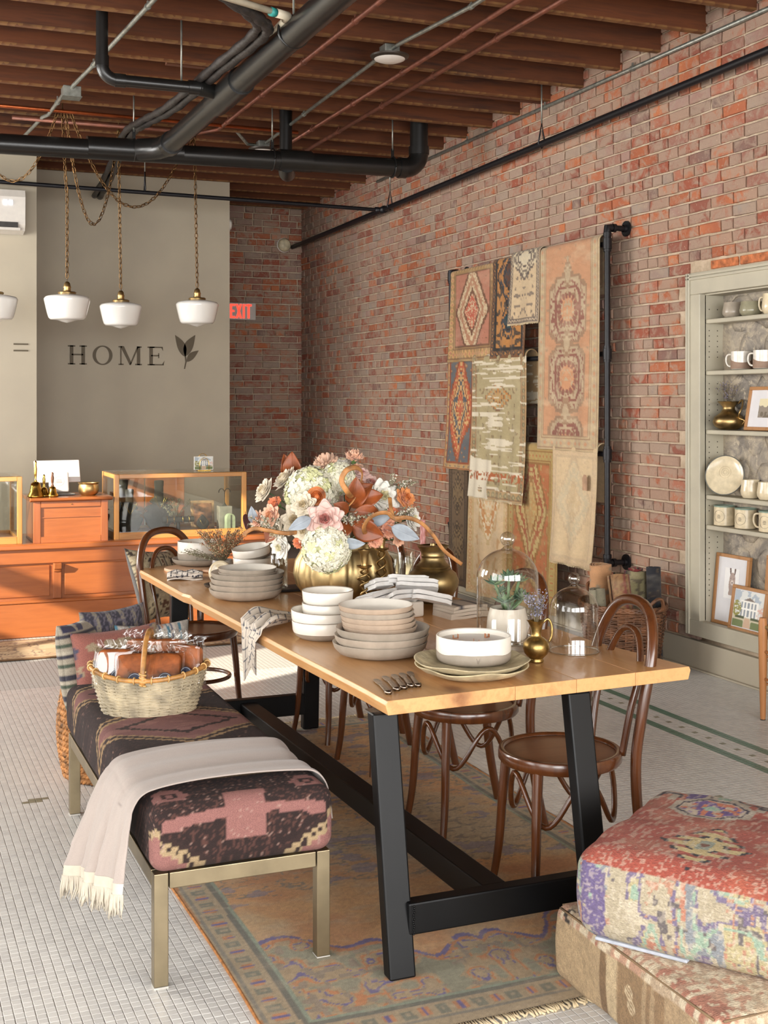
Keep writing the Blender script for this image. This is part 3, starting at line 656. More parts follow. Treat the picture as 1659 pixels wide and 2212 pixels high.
def case(name, label, x0, x1, y0, y1):
    T = thing(name, label, 'display case', ((x0+x1)/2, (y0+y1)/2, .642)); w, d, h = (x1-x0)/2, (y1-y0)/2, .462
    p = .034
    for sx in (-1, 1):
        for sy in (-1, 1): MB().box(sx*w-(p if sx > 0 else 0), sx*w+(p if sx < 0 else 0), sy*d-(p if sy > 0 else 0), sy*d+(p if sy < 0 else 0), 0, h).build('corner_post', OAKV, T, bevel=.003)
    for z0, z1 in ((0, .05), (h-.03, h+.0)):
        for sy in (-1, 1): MB().box(-w+p, w-p, sy*d-(p if sy > 0 else 0), sy*d+(p if sy < 0 else 0), z0, z1).build('rail', OAKC, T, bevel=.003)
        for sx in (-1, 1): MB().box(sx*w-(p if sx > 0 else 0), sx*w+(p if sx < 0 else 0), -d+p, d-p, z0, z1).build('rail', OAKC, T, bevel=.003)
    MB().box(-w+p, w-p, -d+.015, -d+.019, .05, h-.03).build('front_pane', PANE, T); MB().box(-w+.01, w-.01, -d+.01, d-.01, h, h+.005).build('top_pane', PANE, T)
    for sx in (-1, 1): MB().box(sx*(w-.018)-.002, sx*(w-.018)+.002, -d+p, d-p, .05, h-.03).build('side_pane', PANE, T)
    MB().box(-w+p, w-p, -d+p, d-p, .012, .03).build('floor_board', CW, T)
    for a, b in ((-w+p, -w+p+(w-p)*.62), (-w+p+(w-p)*.64, -w+p+(w-p)*1.3)): MB().box(a, b, d-.022, d-.012, .05, h-.03).build('back_door', CW, T, bevel=.003)
    return T
case('display_case', 'oak framed glass display case full of jewelry on the counter', 1.597, 2.565, 8.905, 9.42)
case('display_case', 'oak framed glass case cut off by the picture edge, beside the wooden box', .05, .968, 8.905, 9.42)
# ---- things in and on the case
DK = mat('charcoal_velvet', '#34322f', .95, var=.2, sc=40); GOLD = mat('gold_chain', '#d8b25a', .25, 1)
zc = .672
def bust(x, y, h, label, flip=1):
    T = thing('necklace_bust', label, 'jewelry stand', (x, y, zc))
    def fn(a, b):
        z = h*a; wd = [.055, .08, .095, .09, .06, .03, .027, .03][min(7, int(a*7.99))]; k = a*7-int(a*7) if a < 1 else 0
        w2 = [.055, .08, .095, .09, .06, .03, .027, .03, .03][min(8, int(a*7.99)+1)]; wd = wd*(1-k)+w2*k
        return (wd*math.cos(2*PI*b)*h/.3, .4*wd*math.sin(2*PI*b)*h/.3, z)
    m = MB().grid(fn, 22, 20, False, True); m.ball((0, 0, h), (.03*h/.3, .013*h/.3, .004), 12, 5); m.build('form', DK, T, True)
    for s in (.85, .55):
        MB().tube([(.05*s*math.sin(a)*h/.3, -.036*h/.3-.004, h*(.72-.33*(s if s > .6 else .9)*(1-abs(a)/1.6)**1.0)) for a in np.linspace(-1.5, 1.5, 15)], .0012, 4).build('necklace', GOLD, T, True)
    return T
bust(1.74, 9.10, .31, 'dark necklace bust at the end of the jewelry case next to the wooden box'); bust(1.72, 9.24, .37, 'taller dark necklace bust behind another bust in the jewelry case')
bust(1.99, 9.26, .36, 'dark necklace bust behind the dried sprig in the case')
T = thing('bracelet_bar', 'dark T shaped bar holding thin gold bracelets in the case', 'jewelry stand', (2.09, 9.06, zc))
MB().tube([(-.115, 0, .085), (.115, 0, .085)], .022, 14).build('bar', DK, T, True, ang=40); MB().lathe([(.045, 0), (.04, .006), (.014, .012), (.012, .07)], 16).build('stand', DK, T, True)
for x in (-.085, -.035, .03, .078): MB().tube([(x, .025*math.cos(a), .085+.025*math.sin(a)) for a in np.linspace(0, 2*PI, 18, False)], .003, 6, True).build('bracelet', GOLD, T, True)
T = thing('necklace_easel', 'small black teardrop stand with a fine gold necklace in the case', 'jewelry stand', (2.27, 9.04, zc))
MB().grid(lambda a, b: (.048*math.sin(PI*a**.8)*math.cos(2*PI*b)**1, .012*math.sin(2*PI*b)-.01+.03*a, .002+.115*a), 14, 16, False, True).build('form', mat('black_velvet', '#141413', .9), T, True)
MB().tube([(-.03, -.014, .09), (-.012, -.02, .05), (0, -.022, .035), (.012, -.02, .05), (.03, -.014, .09)], .0012, 4).build('necklace', GOLD, T, True)
T = thing('earring_tree', 'black wire earring tree with two curled arms in the case', 'jewelry stand', (2.45, 9.10, zc))
MB().box(-.05, .05, -.04, .04, 0, .17).build('plinth', mat('clear_plinth', '#8f8a80', .2), T, bevel=.004); MB().lathe([(.02, .17), (.006, .19), (.004, .2)], 12).build('foot', DK, T, True)
mb = MB().tube([(0, 0, .18), (0, 0, .275)], .004, 6)
for s in (-1, 1): mb.tube(spline([(0, 0, .275), (s*.012, 0, .295), (s*.03, 0, .298), (s*.042, 0, .285), (s*.044, 0, .27)], 5), .0035, 6)
mb.build('wire_arm', DK, T, True)
T = thing('ring_stand', 'pale green domed ring holder with a dark slit in the case', 'jewelry stand', (2.47, 9.02, zc))
MB().prism([(-.035, 0)]+[(.035*math.sin(a), .085+.035*math.cos(a)) for a in np.linspace(-PI/2, PI/2, 12)]+[(.035, 0)], -.03, .03, Matrix(((1, 0, 0, 0), (0, 0, 1, 0), (0, 1, 0, 0), (0, 0, 0, 1)))).build('body', mat('pale_green', '#a9b596', .6), T, bevel=.004); MB().box(-.003, .003, -.0335, -.029, .01, .11).build('slit', DK, T)
T = thing('gold_framed_card', 'small leaning tan card behind the necklace stands in the case', 'card', (2.33, 9.28, zc))
MB().box(-.09, .09, -.006, .006, 0, .2, Matrix.Rotation(-.12, 4, 'X')).build('board', mat('tan_card', '#b08a62', .6, var=.3, sc=15), T); MB().box(-.07, .07, -.0085, -.006, .02, .18, Matrix.Rotation(-.12, 4, 'X')).build('print', mat('umber_print', '#8a5b3c', .6, var=.5, sc=22), T)
def sprig(name, label, loc, n, h, spread, m, seed=1, cat_='dried plant', dots=.004, droop=.0, density=10, lean=(0, 0), stem=.0013, col2=None, group=None):
    r = random.Random(seed); T = thing(name, label, cat_, loc, group=group); st, fl_ = MB(), MB()
    for i in range(n):
        a = r.uniform(0, 2*PI); s = spread*math.sqrt(r.random()); hh = h*r.uniform(.7, 1.05)
        P = [Vector((0, 0, 0))+Vector((s*math.cos(a)+lean[0], s*math.sin(a)+lean[1], 0))*(t**1.5)+Vector((0, 0, hh*(t-droop*t*t))) for t in (0, .3, .6, .85, 1)]
        st.tube(P, stem, 4)
        for k in range(density):
            t = r.uniform(.35, 1.02); j = min(3, int(t*4)); c = P[j]+(P[j+1]-P[j])*min(1, (t*4-j))
            c = c+Vector((r.uniform(-1, 1), r.uniform(-1, 1), r.uniform(-.6, .8)))*h*.06
            q = dots*r.uniform(.6, 1.2); d1 = Vector((r.uniform(-1, 1), r.uniform(-1, 1), r.uniform(-1, 1))).normalized(); d2 = d1.orthogonal().normalized()
            fl_.cur = r.randint(0, 1) if col2 else 0
            fl_.add([c+d1*q*1.7, c+d2*q, c-d1*q*1.7, c-d2*q, c+d1.cross(d2)*q], [(0, 1, 4), (1, 2, 4), (2, 3, 4), (3, 0, 4), (0, 3, 2, 1)])
    stuff(st.build('stem', STEMB, T)); stuff(fl_.build('blossom', [m]+([col2] if col2 else []), T)); return T
STEMB = mat('dry_stem', '#6f6248', .8); DRYG = mat('dusty_green', '#8f8c74', .9, var=.2); DRYW = mat('statice_white', '#d9d2c2', .9); DRYT = mat('dry_tan', '#a89878', .9, var=.2); DRYR = mat('dry_russet', '#9a6a4c', .9); LAV = mat('lavender', '#7f7d8f', .9, var=.2); LAVD = mat('dried_lavender_grey', '#77707a', .9, var=.2)
sprig('dried_sprig', 'dusty green dried sprig lying over the bracelet bar in the case', (2.09, 9.17, zc+.03), 22, .2, .13, DRYG, 3, density=14)
# bells, brass pot, register
HBRASS = BRASSP
def bell(x, y, h, r, label, hm):
    T = thing('hand_bell', label, 'bell', (x, y, .9555), group='hand bells')
    z = h*.42
    MB().lathe([(r*.8, 0), (r, .002), (r*.98, .01), (r*.72, z*.35), (r*.6, z*.7), (r*.52, z*.9), (r*.3, z), (0, z)], 24).build('bell_body', HBRASS, T, True)
    MB().lathe([(.008, z-.004), (.011, z+.006), (.006, z+.015), (.009, z+(h-z)*.3), (.011, z+(h-z)*.6), (.007, z+(h-z)*.8), (.009, z+(h-z)*.9), (.004, h), (0, h)], 14).build('handle', hm, T, True)
bell(1.066, 8.99, .255, .058, 'largest brass hand bell, on the wooden box corner', HBRASS); bell(1.127, 9.02, .155, .04, 'small all brass hand bell between two others', HBRASS); bell(1.182, 9.0, .17, .042, 'brass hand bell with a dark handle', wood('dark_handle', '#3f2414', '#5f3920', None, 'z', .3))
T = thing('brass_pot', 'squat round brass pot on the wooden box next to the glass case', 'pot', (1.44, 9.05, .9555))
MB().lathe([(.05, 0), (.066, .014), (.073, .04), (.070, .066), (.066, .078), (.074, .086), (.074, .09), (.063, .086), (.060, .05), (.04, .016), (0, .014)], 32).build('bowl', BRASS, T, True, ang=60)
T = thing('register_tablet', 'white till tablet seen from behind on its square stand', 'tablet', (1.25, 9.13, .9555), .08)
MB().box(-.11, .10, -.05, .06, 0, .012).build('base', mat('grey_foot', '#77736e', .4), T, bevel=.004)
PINKW = mat('white_enamel', '#d7d0cb', .25, var=.01)
MB().box(-.074, .068, -.012, .012, .02, .165, Matrix.Rotation(-.18, 4, 'X')).build('stand', PINKW, T, bevel=.012, bseg=3); MB().box(-.16, .165, .03, .045, .1, .265, Matrix.Rotation(-.30, 4, 'X')).build('screen', PINKW, T, bevel=.01, bseg=3)
X = Matrix.Rotation(-.18, 4, 'X'); gr = mat('grey_print', '#a39d98', .5)
MB().tube([X @ Vector((-.003+.034*math.cos(a), -.0125, .098+.034*math.sin(a))) for a in np.linspace(0, 2*PI, 32, False)], .0007, 4, True).build('round_logo', gr, T)
mb = MB()
for k, (wd, z) in enumerate(((.036, .108), (.044, .098), (.044, .089))):
    n = 6+k*2
    for i in range(n):
        u = -.003-wd/2+wd*i/n; mb.box(u, u+wd/n*.6, -.0128, -.012, z-.0025, z+.0025, X)
stuff(mb.build('logo_lettering', gr, T))
T = thing('postcard_stand', 'little brass wire stand with house postcards on the glass case', 'stand', (2.29, 9.10, 1.1095))
MB().box(-.05, .05, -.03, .03, 0, .006).build('base', GOLD, T, bevel=.002)
MB().tube([(-.035, -.022, .004)]+[(.035*math.cos(a), -.022, .05+.045*math.sin(a)) for a in np.linspace(PI, 0, 10)]+[(.035, -.022, .004)], .0022, 6).build('wire_loop', GOLD, T, True)
MB().tube([(-.035, .022, .004)]+[(.035*math.cos(a), .026, .08+.045*math.sin(a)) for a in np.linspace(PI, 0, 10)]+[(.035, .022, .004)], .0022, 6).build('wire_loop', GOLD, T, True)
def house_rgb(P, w, h, sx=0, sz=2, z0=0):
    u = P[:, sx]/w; v = (P[:, sz]-z0)/h; c = np.tile(H('#d8d9d4'), (len(P), 1)); c = mx(c, (fb(u*5+3, v*5, 3) > .52) & (v > .62), '#aab4bd')
    c = mx(c, (v < .3), '#c9bfa4'); c = mx(c, (v < .2) & (abs(u) > .12+.1*v), '#6f7b4d'); c = mx(c, (abs(u) < .13-.2*v) & (v < .26), '#c9a98e')
    c = mx(c, (abs(u-.02) < .3) & (v > .28) & (v < .74), '#eceae2'); c = mx(c, (abs(u-.02) < .2) & (v > .74) & (v < .74+.1*(1-abs(u-.02)/.2)), '#7b6f66')
    c = mx(c, (abs(u-.02) < .28) & (v > .31) & (v < .7) & ((u*14+50) % 1.6 < .8), '#8f959b'); c = mx(c, (abs(v-.52) < .02) & (abs(u-.02) < .3), '#f4f2ea'); c = mx(c, (abs(v-.27) < .03) & (abs(u) < .42) & (abs(u) > .1), '#4f5639')
    c = mx(c, ((u+.4)**2*9+(v-.5)**2*5 < .22) & (fb(u*22, v*22, 6) > .42), '#8f8a45'); c = mx(c, ((u-.42)**2*10+(v-.45)**2*6 < .18) & (fb(u*20, v*20, 8) > .45), '#d9b2a4')
    return c
PRINT = vcol('print_paper', .55, 0.02, 200, .0005, .03)
def print_panel(name, parent, w, h, fn, y=0, z0=0, X=None, nx=48):
    nz = int(nx*h/w); mb = MB(); mb.grid(lambda a, b: ((a-.5)*w, y, z0+b*h), nx, nz); P = np.array(mb.v)
    if X is not None: mb.v = [tuple(X @ Vector(p)) for p in mb.v]
    o = mb.build(name, PRINT, parent); paint(o.data, fn(P)); return o
MB().box(-.072, .072, -.004, .006, .006, .105).build('card_stock', mat('card_white', '#dcd8cf', .6), T); print_panel('house_print', T, .135, .09, lambda P: house_rgb(P, .135, .09, z0=.01), -.0048, .01)
# ================================================================== rug rack on the brick wall
RUGM = vcol('wool_rug', .95, .5, 330, .003, .22, .1)
def step(a, s): return np.floor(np.abs(a)/s)*s
def rugcol(u, v, W, Ln, f, b, m, l, meds=(), bw=.06, seed=1, wear=.2, wc='#cdbd9f', st=.018, mot=.45, fs=.035, bs=.05, f2=None):
    """u across from the middle, v along (m) -> sRGB; mirror-symmetric knotted ornament"""
    au = np.abs(u); c = np.tile(H(f), (len(u), 1))
    if f2: c = mx(c, vn(u*6, v*6, seed+9)*.9, f2)
    n = vn(au/fs, v/fs, seed); n2 = vn(au/(fs*.45), v/(fs*.45), seed+1)
    c = mx(c, (n > 1-mot*.5)*.8, m); c = mx(c, (np.abs(n-(1-mot*.5)) < .035)*.7, l)
    for (v0, ru, rv, c1, c2, c3) in meds:
        q = step(u, st)/ru+step(v-v0, st)/rv
        if rv < 0: q = np.maximum(np.maximum(step(u, st)/ru, step(v-v0, st)/-rv), .62*(step(u, st)/ru+step(v-v0, st)/-rv))
        ho = np.hypot(u/ru, (v-v0)/abs(rv))
        c = mx(c, q < 1.12, l); c = mx(c, q < 1.0, c1); c = mx(c, (q < 1.0) & (n2 > .66), c2); c = mx(c, (np.abs(q-.72) < .07), c2); c = mx(c, q < .45, c3); c = mx(c, (q < .45) & (n2 > .6), c1); c = mx(c, (np.abs(q-.45) < .05), l)
        if rv < 0: c = mx(c, (np.abs(ho-.5) < .11) & (np.sin(np.arctan2(u/ru, (v-v0)/-rv)*16) > -.55), c2)
    if bw > 0:
        e = np.minimum(np.minimum(W/2-au, v), Ln-v); k = e < bw
        c = mx(c, k, b); along = np.where(W/2-au < np.minimum(v, Ln-v), v, u)
        mt = (np.abs((along/bs) % 1-.5)*2+np.abs(e/bw-.5)*2.6 < .95); c = mx(c, k & mt, m); c = mx(c, k & (np.abs((along/bs) % 1-.5)*2+np.abs(e/bw-.5)*2.6 < .4), f)
        for e0, wd in ((bw, .006), (bw*.82, .003), (bw*.18, .004)): c = mx(c, np.abs(e-e0) < wd, l)
        c = mx(c, e < .008, b)
    wn = fb(u*7+seed, v*18, seed+4); c = mx(c, np.clip((wn-.5)*4, 0, 1)*wear*1.6, wc)
    return c*(1+.10*(fb(u*30, v*60, seed+6)-.5))[:, None]
T = thing('rug_rack', 'black iron pipe rack fixed to the brick wall and hung with rugs', 'rack', (4.48, 8.24, 0))
ya, yb_ = -1.20, 1.19
def ptube(P, r=.019): return MB().tube(P, r, 12)
def coll(mb, c, d, r=.027, l=.03): c = Vector(c); d = Vector(d); mb.tube([c-d*l, c+d*l], r, 12); return mb
for y, zt, zb in ((ya, 2.765, .555), (yb_, 2.70, 1.0)):
    ptube([(0, y, .57), (0, y, zt)]).build('upright', IRON, T, True, ang=40)
    ptube([(.02, y, zt), (.165, y, zt)]).build('wall_arm', IRON, T, True, ang=40); ptube([(.02, y, .56), (.165, y, .56)]).build('wall_arm', IRON, T, True, ang=40)
    for z, s in ((zt, -1), (.56, 1)): coll(coll(MB().tube([(0, y, z+s*.03), (0, y, z), (.03, y, z)], .026, 12), (0, y, z+s*.045), (0, 0, 1), .028, .012), (.05, y, z), (1, 0, 0), .028, .012).build('elbow', IRON, T, True, ang=40)
    for z in (zt, .56): MB().lathe([(.024, -.03), (.026, -.012), (.052, -.01), (.052, 0), (0, 0)], 20, X=Matrix.Translation((.150, y, z)) @ Matrix.Rotation(PI/2, 4, 'Y')).build('flange', IRON, T, True, ang=40)
    for z in (2.66, 1.935, 1.275): coll(coll(coll(MB(), (0, y, z), (0, 0, 1), .029, .035), (0, y, z+.045), (0, 0, 1), .025, .008), (0, y, z-.045), (0, 0, 1), .025, .008).build('tee_fitting', IRON, T, True, ang=40)
for z in (2.66, 1.935, 1.275): ptube([(0, ya, z), (0, yb_, z)], .017).build('bar', IRON, T, True, ang=40)
def hung(label, y0, y1, zt, zb, dx, fn, back=.35, seed=1, skew=0, curl=.01, res=.0083, fringe=None, group='rugs on the pipe rack', tw=.0):
    """a rug over a rack bar: short fall behind, long fall in front; pattern measured from the front hem"""
    r0 = .024+dx; cx = 4.48; Lf = zt-zb; arc = PI*r0; Lt = back+arc+Lf; W = y1-y0
    nu, nv = max(8, int(W/res)), max(8, int(Lt/res)); rr = random.Random(seed); mb = MB(); k1 = rr.uniform(3, 6); ph = rr.uniform(0, 6)
    o = thing('hanging_rug', label, 'rug', (cx, (y0+y1)/2, zb), group=group)
    def fn3(a, b):
        s = b*Lt; yy = (a-.5)*W
        if s < Lf: x, z = -r0, s
        elif s < Lf+arc: t = (s-Lf)/r0; x, z = -r0*math.cos(t), Lf+r0*math.sin(t)
        else: x, z = r0, Lf-(s-Lf-arc)
        k = max(0, min(1, (Lf-s)/max(Lf, .1))); x -= k*(.012*(1+math.sin(yy*k1*6+ph))*min(1, k*2)+curl*k*k); yy += skew*k*.5+tw*k*k*yy
        return (x, yy, z)
    mb.grid(fn3, nu, nv); u = np.repeat((np.arange(nu)/(nu-1)-.5)*W, nv); v = np.tile(np.arange(nv)/(nv-1)*Lt, nu)
    g = mb.build('rug_pile', RUGM, o, True, solid=.007); paint(g.data, fn(u, v, W, Lf))
    if fringe:
        f = MB()
        for i in range(int(W/.008)): yy = -W/2+.004+i*.008; p = fn3(yy/W+.5, 0); f.tube([p, (p[0]-.002, p[1]+rr.uniform(-.003, .003), -fringe*rr.uniform(.7, 1.1))], .0022, 4)
        stuff(f.build('fringe', mat('fringe_cream', '#c9b694', .95, var=.1), o))
    return o
R = rugcol
hung('faded pink rug with a cream and red medallion, corner end of the top bar', 8.53, 9.38, 2.675, 1.945, .0, lambda u, v, W, L: R(u-.02, v, W, L+.1, '#a8705a', '#95774f', '#b9905f', '#6d4a35', [(.40, .27, .36, '#c2ad8c', '#a5765a', '#b05a44')], .12, 3, .12, mot=.12, st=.012, fs=.022), seed=1)
hung('narrow ochre rug with dark blue motifs, partly behind a pale small rug', 8.06, 8.60, 2.68, 1.95, .012, lambda u, v, W, L: R(u, v, W, L+.25, '#a9743f', '#6f4a2e', '#3b3430', '#2b2623', [(.28, .09, .12, '#3f3d40', '#a9743f', '#274046'), (.62, .16, .2, '#3f3d40', '#a9743f', '#5a3a2a')], .07, 5, .05, mot=.5, fs=.03), seed=2, fringe=.02)
hung('small grey and cream rug with hooked motifs, on the top bar', 7.855, 8.28, 2.69, 2.195, .024, lambda u, v, W, L: R(u, v, W, L+.3, '#c0a887', '#b5a187', '#6f6258', '#5b4f49', [(.48, .2, .13, '#c9b99b', '#6f6258', '#c0b39a')], .035, 8, .1, mot=.55, fs=.026, bs=.03), seed=3, fringe=.012)
hung('longest rug, peach with beaded beige medallions, on the top bar by the pipe upright', 7.075, 7.875, 2.685, 1.285, .014, lambda u, v, W, L: R(u, v, W, L+.5, '#b98a68', '#b8a27f', '#b09a7d', '#97795f', [(.04, .21, -.17, '#b09a7d', '#8a5a4c', '#bd8a66'), (.50, .22, -.2, '#b09a7d', '#8a5a4c', '#bd8a66'), (.97, .22, -.2, '#b09a7d', '#8a5a4c', '#bd8a66'), (.27, .05, .11, '#b09a7d', '#97795f', '#b09a7d'), (.735, .05, .11, '#b09a7d', '#97795f', '#b09a7d'), (1.21, .05, .11, '#b09a7d', '#97795f', '#b09a7d')], .10, 11, .2, mot=.1, bs=.08), seed=4, tw=-.02)
hung('narrow slate blue rug with a rust diamond, at the corner end of the middle bar', 8.91, 9.42, 1.95, 1.07, .006, lambda u, v, W, L: R(u, v, W, L+.12, '#5f5f60', '#b28e5f', '#b08e62', '#8a4a2e', [(.50, .215, .40, '#b2593a', '#c39a66', '#c09a68'), (.50, .14, .27, '#c39a66', '#4f5256', '#b2593a')], .055, 14, .05, mot=.28, bs=.06), seed=5, skew=.06, curl=.03)
def worn(u, v, W, L):
    c = R(u, v, W, L+.1, '#a3946f', '#a98a62', '#7d7357', '#7a5a40', [(.78, .19, .09, '#b5793d', '#a3946f', '#a98a5a')], .075, 17, .25, '#b3a482', mot=.30, fs=.03)
    z = fb(u*2.4+2, v*55, 22); c = mx(c, (z > .61) & (fb(u*9, v*9, 27) > .38), '#d2c6ae'); c = mx(c, (v < .30) & (u > .02+.12*vn(v*9, u*3, 3)) & (fb(u*8, v*8, 31) > .33), '#d6cbb5')
    k = (np.abs(v-.17) < .035) & (vn(np.abs(u)/.02, v/.02, 5) > .5); c = mx(c, k, '#a55f3a'); return c
hung('worn sage and cream rug with bald white patches, front of the middle bar', 8.05, 8.93, 1.955, .875, .026, worn, seed=6, skew=-.05, curl=.04, fringe=.012)
hung('dark brown narrow rug hanging at the corner end of the lowest bar', 9.06, 9.41, 1.28, .12, .0, lambda u, v, W, L: R(u, v, W, L, '#6d5740', '#5f4b38', '#57442f', '#4a3a2b', [(.75, .09, .16, '#7d6648', '#4a3a2b', '#6d5740'), (.35, .09, .16, '#7d6648', '#4a3a2b', '#6d5740')], .06, 20, .1, '#7d6a52', mot=.4), seed=7)
hung('pale apricot floral rug, under the worn sage rug', 8.34, 9.03, 1.275, .10, .004, lambda u, v, W, L: R(u, v, W, L, '#d0b48f', '#c5a67c', '#bf9263', '#c2a578', [(.75, .17, .30, '#d8c6a6', '#c08a58', '#d4b28a')], .08, 23, .2, '#d5c4a6', mot=.5, fs=.045), seed=8)
hung('rust and gold rug with a leafy medallion, on the lowest bar', 7.62, 8.36, 1.285, .12, .012, lambda u, v, W, L: R(u, v, W, L, '#a9673f', '#a58a55', '#a8925c', '#8a6236', [(.72, .21, .45, '#b19a66', '#9a5b3c', '#b08a58'), (.1, .3, .22, '#a98d58', '#7b5a34', '#a9673f')], .11, 26, .18, '#b9a273', mot=.55), seed=9)
o = hung('light cream rug with faint geometric lines and a paper tag, lowest bar', 7.085, 7.66, 1.295, .515, .026, lambda u, v, W, L: R(u, v, W, L, '#cdb48f', '#c9b08a', '#c3a98a', '#bfa787', [(.42, .2, .28, '#cbb592', '#bfae90', '#c6ad88')], .05, 29, .15, '#cdbb9b', mot=.2), seed=10, curl=.03, fringe=.012)
mb = MB(); mb.prism([(-.028, -.05), (.028, -.05), (.028, .035), (.012, .055), (-.012, .055), (-.028, .035)], -.001, .001, Matrix.Translation((-.085, -.19, .565)) @ Matrix(((0, 0, 1, 0), (1, 0, 0, 0), (0, 1, 0, 0), (0, 0, 0, 1)))); mb.build('paper_tag', mat('tag_paper', '#a5846a', .8), o)
# ------------------------------------------------------------------ willow basket with rolled rugs
def weave(rx, ry, h, rows, stakes, flare, r_w, amp, waver=.0, c=(0, 0, 0), seed=1, p0=0, rim=None):
    mb = MB(); rr = random.Random(seed)
    for j in range(rows):
        t = (j+.5)/rows; k = flare(t); P = []
        for i in range(stakes*2):
            a = PI*i/stakes; w_ = (1 if (i//2+j) % 2 else -1) if i % 2 == 0 else 0
            z = h*t+waver*rr.uniform(-1, 1)+(rim(a)*t if rim else 0); q = 1+amp*w_
            P.append((c[0]+rx*k*q*math.cos(a), c[1]+ry*k*q*math.sin(a), c[2]+z))
        mb.tube(P, r_w*rr.uniform(.85, 1.1), 5, True)
    return mb
WIL = mat('dark_willow', '#5f3f2a', .55, var=.45, sc=14); WILR = mat('willow_stake', '#6d4830', .55, var=.3)
T = thing('willow_basket', 'dark willow basket of rolled rugs on the floor against the brick wall', 'basket', (4.27, 6.54, 0))
def fl_(t): return .82+.18*t
stuff(weave(.24, .30, .37, 34, 34, fl_, .0062, .022, .0015, seed=3).build('wicker_weave', WIL, T, True))
mb = MB()
for i in range(34): a = PI*(i+.25)/17; mb.tube([(.24*fl_(t)*math.cos(a), .30*fl_(t)*math.sin(a), .38*t) for t in (0, .5, 1)], .005, 5)
stuff(mb.build('stake', WILR, T, True)); mb = MB()
for k in range(3): mb.tube([(.245*math.cos(a), .305*math.sin(a), .38+.012*math.sin(a*12+k*2.1)) for a in np.linspace(0, 2*PI, 72, False)], .009, 6, True)
mb.build('rim', WIL, T, True); MB().lathe([(.0, .004), (1, .004)], 24, X=Matrix.Diagonal((.2, .25, 1, 1))).build('basket_base', WIL, T)
for s in (-1, 1):
    mb = MB()
    for k in range(2): mb.tube(spline([(.03, s*.305, .37), (.04, s*(.36+.01*k), .40), (.02, s*(.375+.012*k), .46), (-.02, s*(.365+.012*k), .45), (-.04, s*.33, .40), (-.03, s*.305, .36)], 6), .008, 6)
    mb.build('handle', WIL, T, True)
def roll(label, loc, r, L_, tilt, fn, seed=1, turns=3):
    T = thing('rolled_rug', label, 'rug', loc, group='rolled rugs in the willow basket'); T.rotation_euler = (tilt[0], tilt[1], 0)
    nu, nv = 90, int(L_/.008); rr = random.Random(seed); mb = MB()
    def f(a, b):
        th = a*2*PI*turns; q = r*(1-.62*(1-a))*(1+.03*math.sin(3*th+seed)); return (q*math.cos(th+seed), q*math.sin(th+seed), b*L_+.004*math.sin(th*2))
    mb.grid(f, nu, nv); u = np.repeat(np.arange(nu)/(nu-1)*2*PI*turns*r, nv); v = np.tile(np.arange(nv)/(nv-1)*L_, nu)
    g = mb.build('rug_pile', RUGM, T, True, solid=.007); paint(g.data, fn(u, v)); return T
P1 = lambda f, b, m, l, sd, **k: (lambda u, v: rugcol((u % .5)-.25, v, .5, 9, f, b, m, l, [(.25, .1, .12, m, f, l)], .04, sd, .15, **k))
roll('tallest roll, peach with grey markings, standing in the willow basket', (4.24, 6.74, .02), .072, .585, (.03, -.03), P1('#bf8f66', '#bd9468', '#8d8473', '#a9855f', 41, mot=.45), 1)
roll('olive rolled rug with dark scrollwork and a pink edge, in the willow basket', (4.36, 6.54, .02), .075, .55, (-.12, .08), P1('#7d7453', '#a0486a', '#4a4033', '#3b3329', 44, mot=.7, fs=.02), 2)
roll('brown striped rolled rug nearest the shelves, in the willow basket', (4.22, 6.38, .02), .068, .56, (-.22, .0), P1('#8d6a48', '#93714c', '#6f4f36', '#7d3f38', 47, mot=.6, fs=.016), 3)
roll('small dull sage roll low in the willow basket', (4.13, 6.54, .02), .05, .46, (-.06, -.05), P1('#8f8872', '#8f8872', '#7b745f', '#6f6955', 50, mot=.4), 4)
roll('beige and black rolled rug on the rack side of the willow basket', (4.36, 6.80, .02), .06, .52, (.16, .05), P1('#a08a66', '#3f352a', '#574a38', '#3a3026', 53, mot=.7, fs=.018), 5)
roll('dark red rolled rug at the back of the willow basket', (4.42, 6.67, .02), .045, .56, (.05, .02), P1('#7b2f2f', '#2b2a30', '#2b2a30', '#a58a66', 56, mot=.6, fs=.02), 6)
roll('black rolled rug tip behind the olive roll', (4.44, 6.44, .02), .045, .585, (-.1, .04), P1('#26262b', '#2b2b30', '#3a3330', '#57493a', 59, mot=.5), 7)
# ------------------------------------------------------------------ built-in shelves
T = thing('built_in_shelves', 'putty painted shelf unit let into the brick wall', 'shelves', (4.65, 5.2, 0))
def bx(x0, x1, y0, y1, z0, z1): return MB().box(x0-4.65, x1-4.65, y0-5.2, y1-5.2, z0, z1)
ye = 4.1
bx(4.615, 4.665, 6.235, 6.372, .298, 2.27).build('casing_side', TRIM, T, bevel=.004); bx(4.615, 4.665, ye, 6.372, 2.27, 2.402).build('casing_head', TRIM, T, bevel=.004); bx(4.610, 4.665, ye, 6.372, .205, .30).build('sill_board', TRIM, T, bevel=.004)
for q in (6.355, 6.335): bx(4.603, 4.616, q-.008, q+.008, .21, 2.40).build('moulding', TRIM, T, bevel=.003)
for q in (2.385, 2.365): bx(4.603, 4.616, ye, 6.36, q-.008, q+.008).build('moulding', TRIM, T, bevel=.003)
bx(4.655, 4.79, 6.235, 6.252, .29, 2.28).build('jamb', TRIM, T); bx(4.655, 4.79, ye, 6.24, 2.262, 2.285).build('head_board', TRIM, T); bx(4.62, 4.80, ye, 6.24, .27, .292).build('bottom_board', TRIM, T)
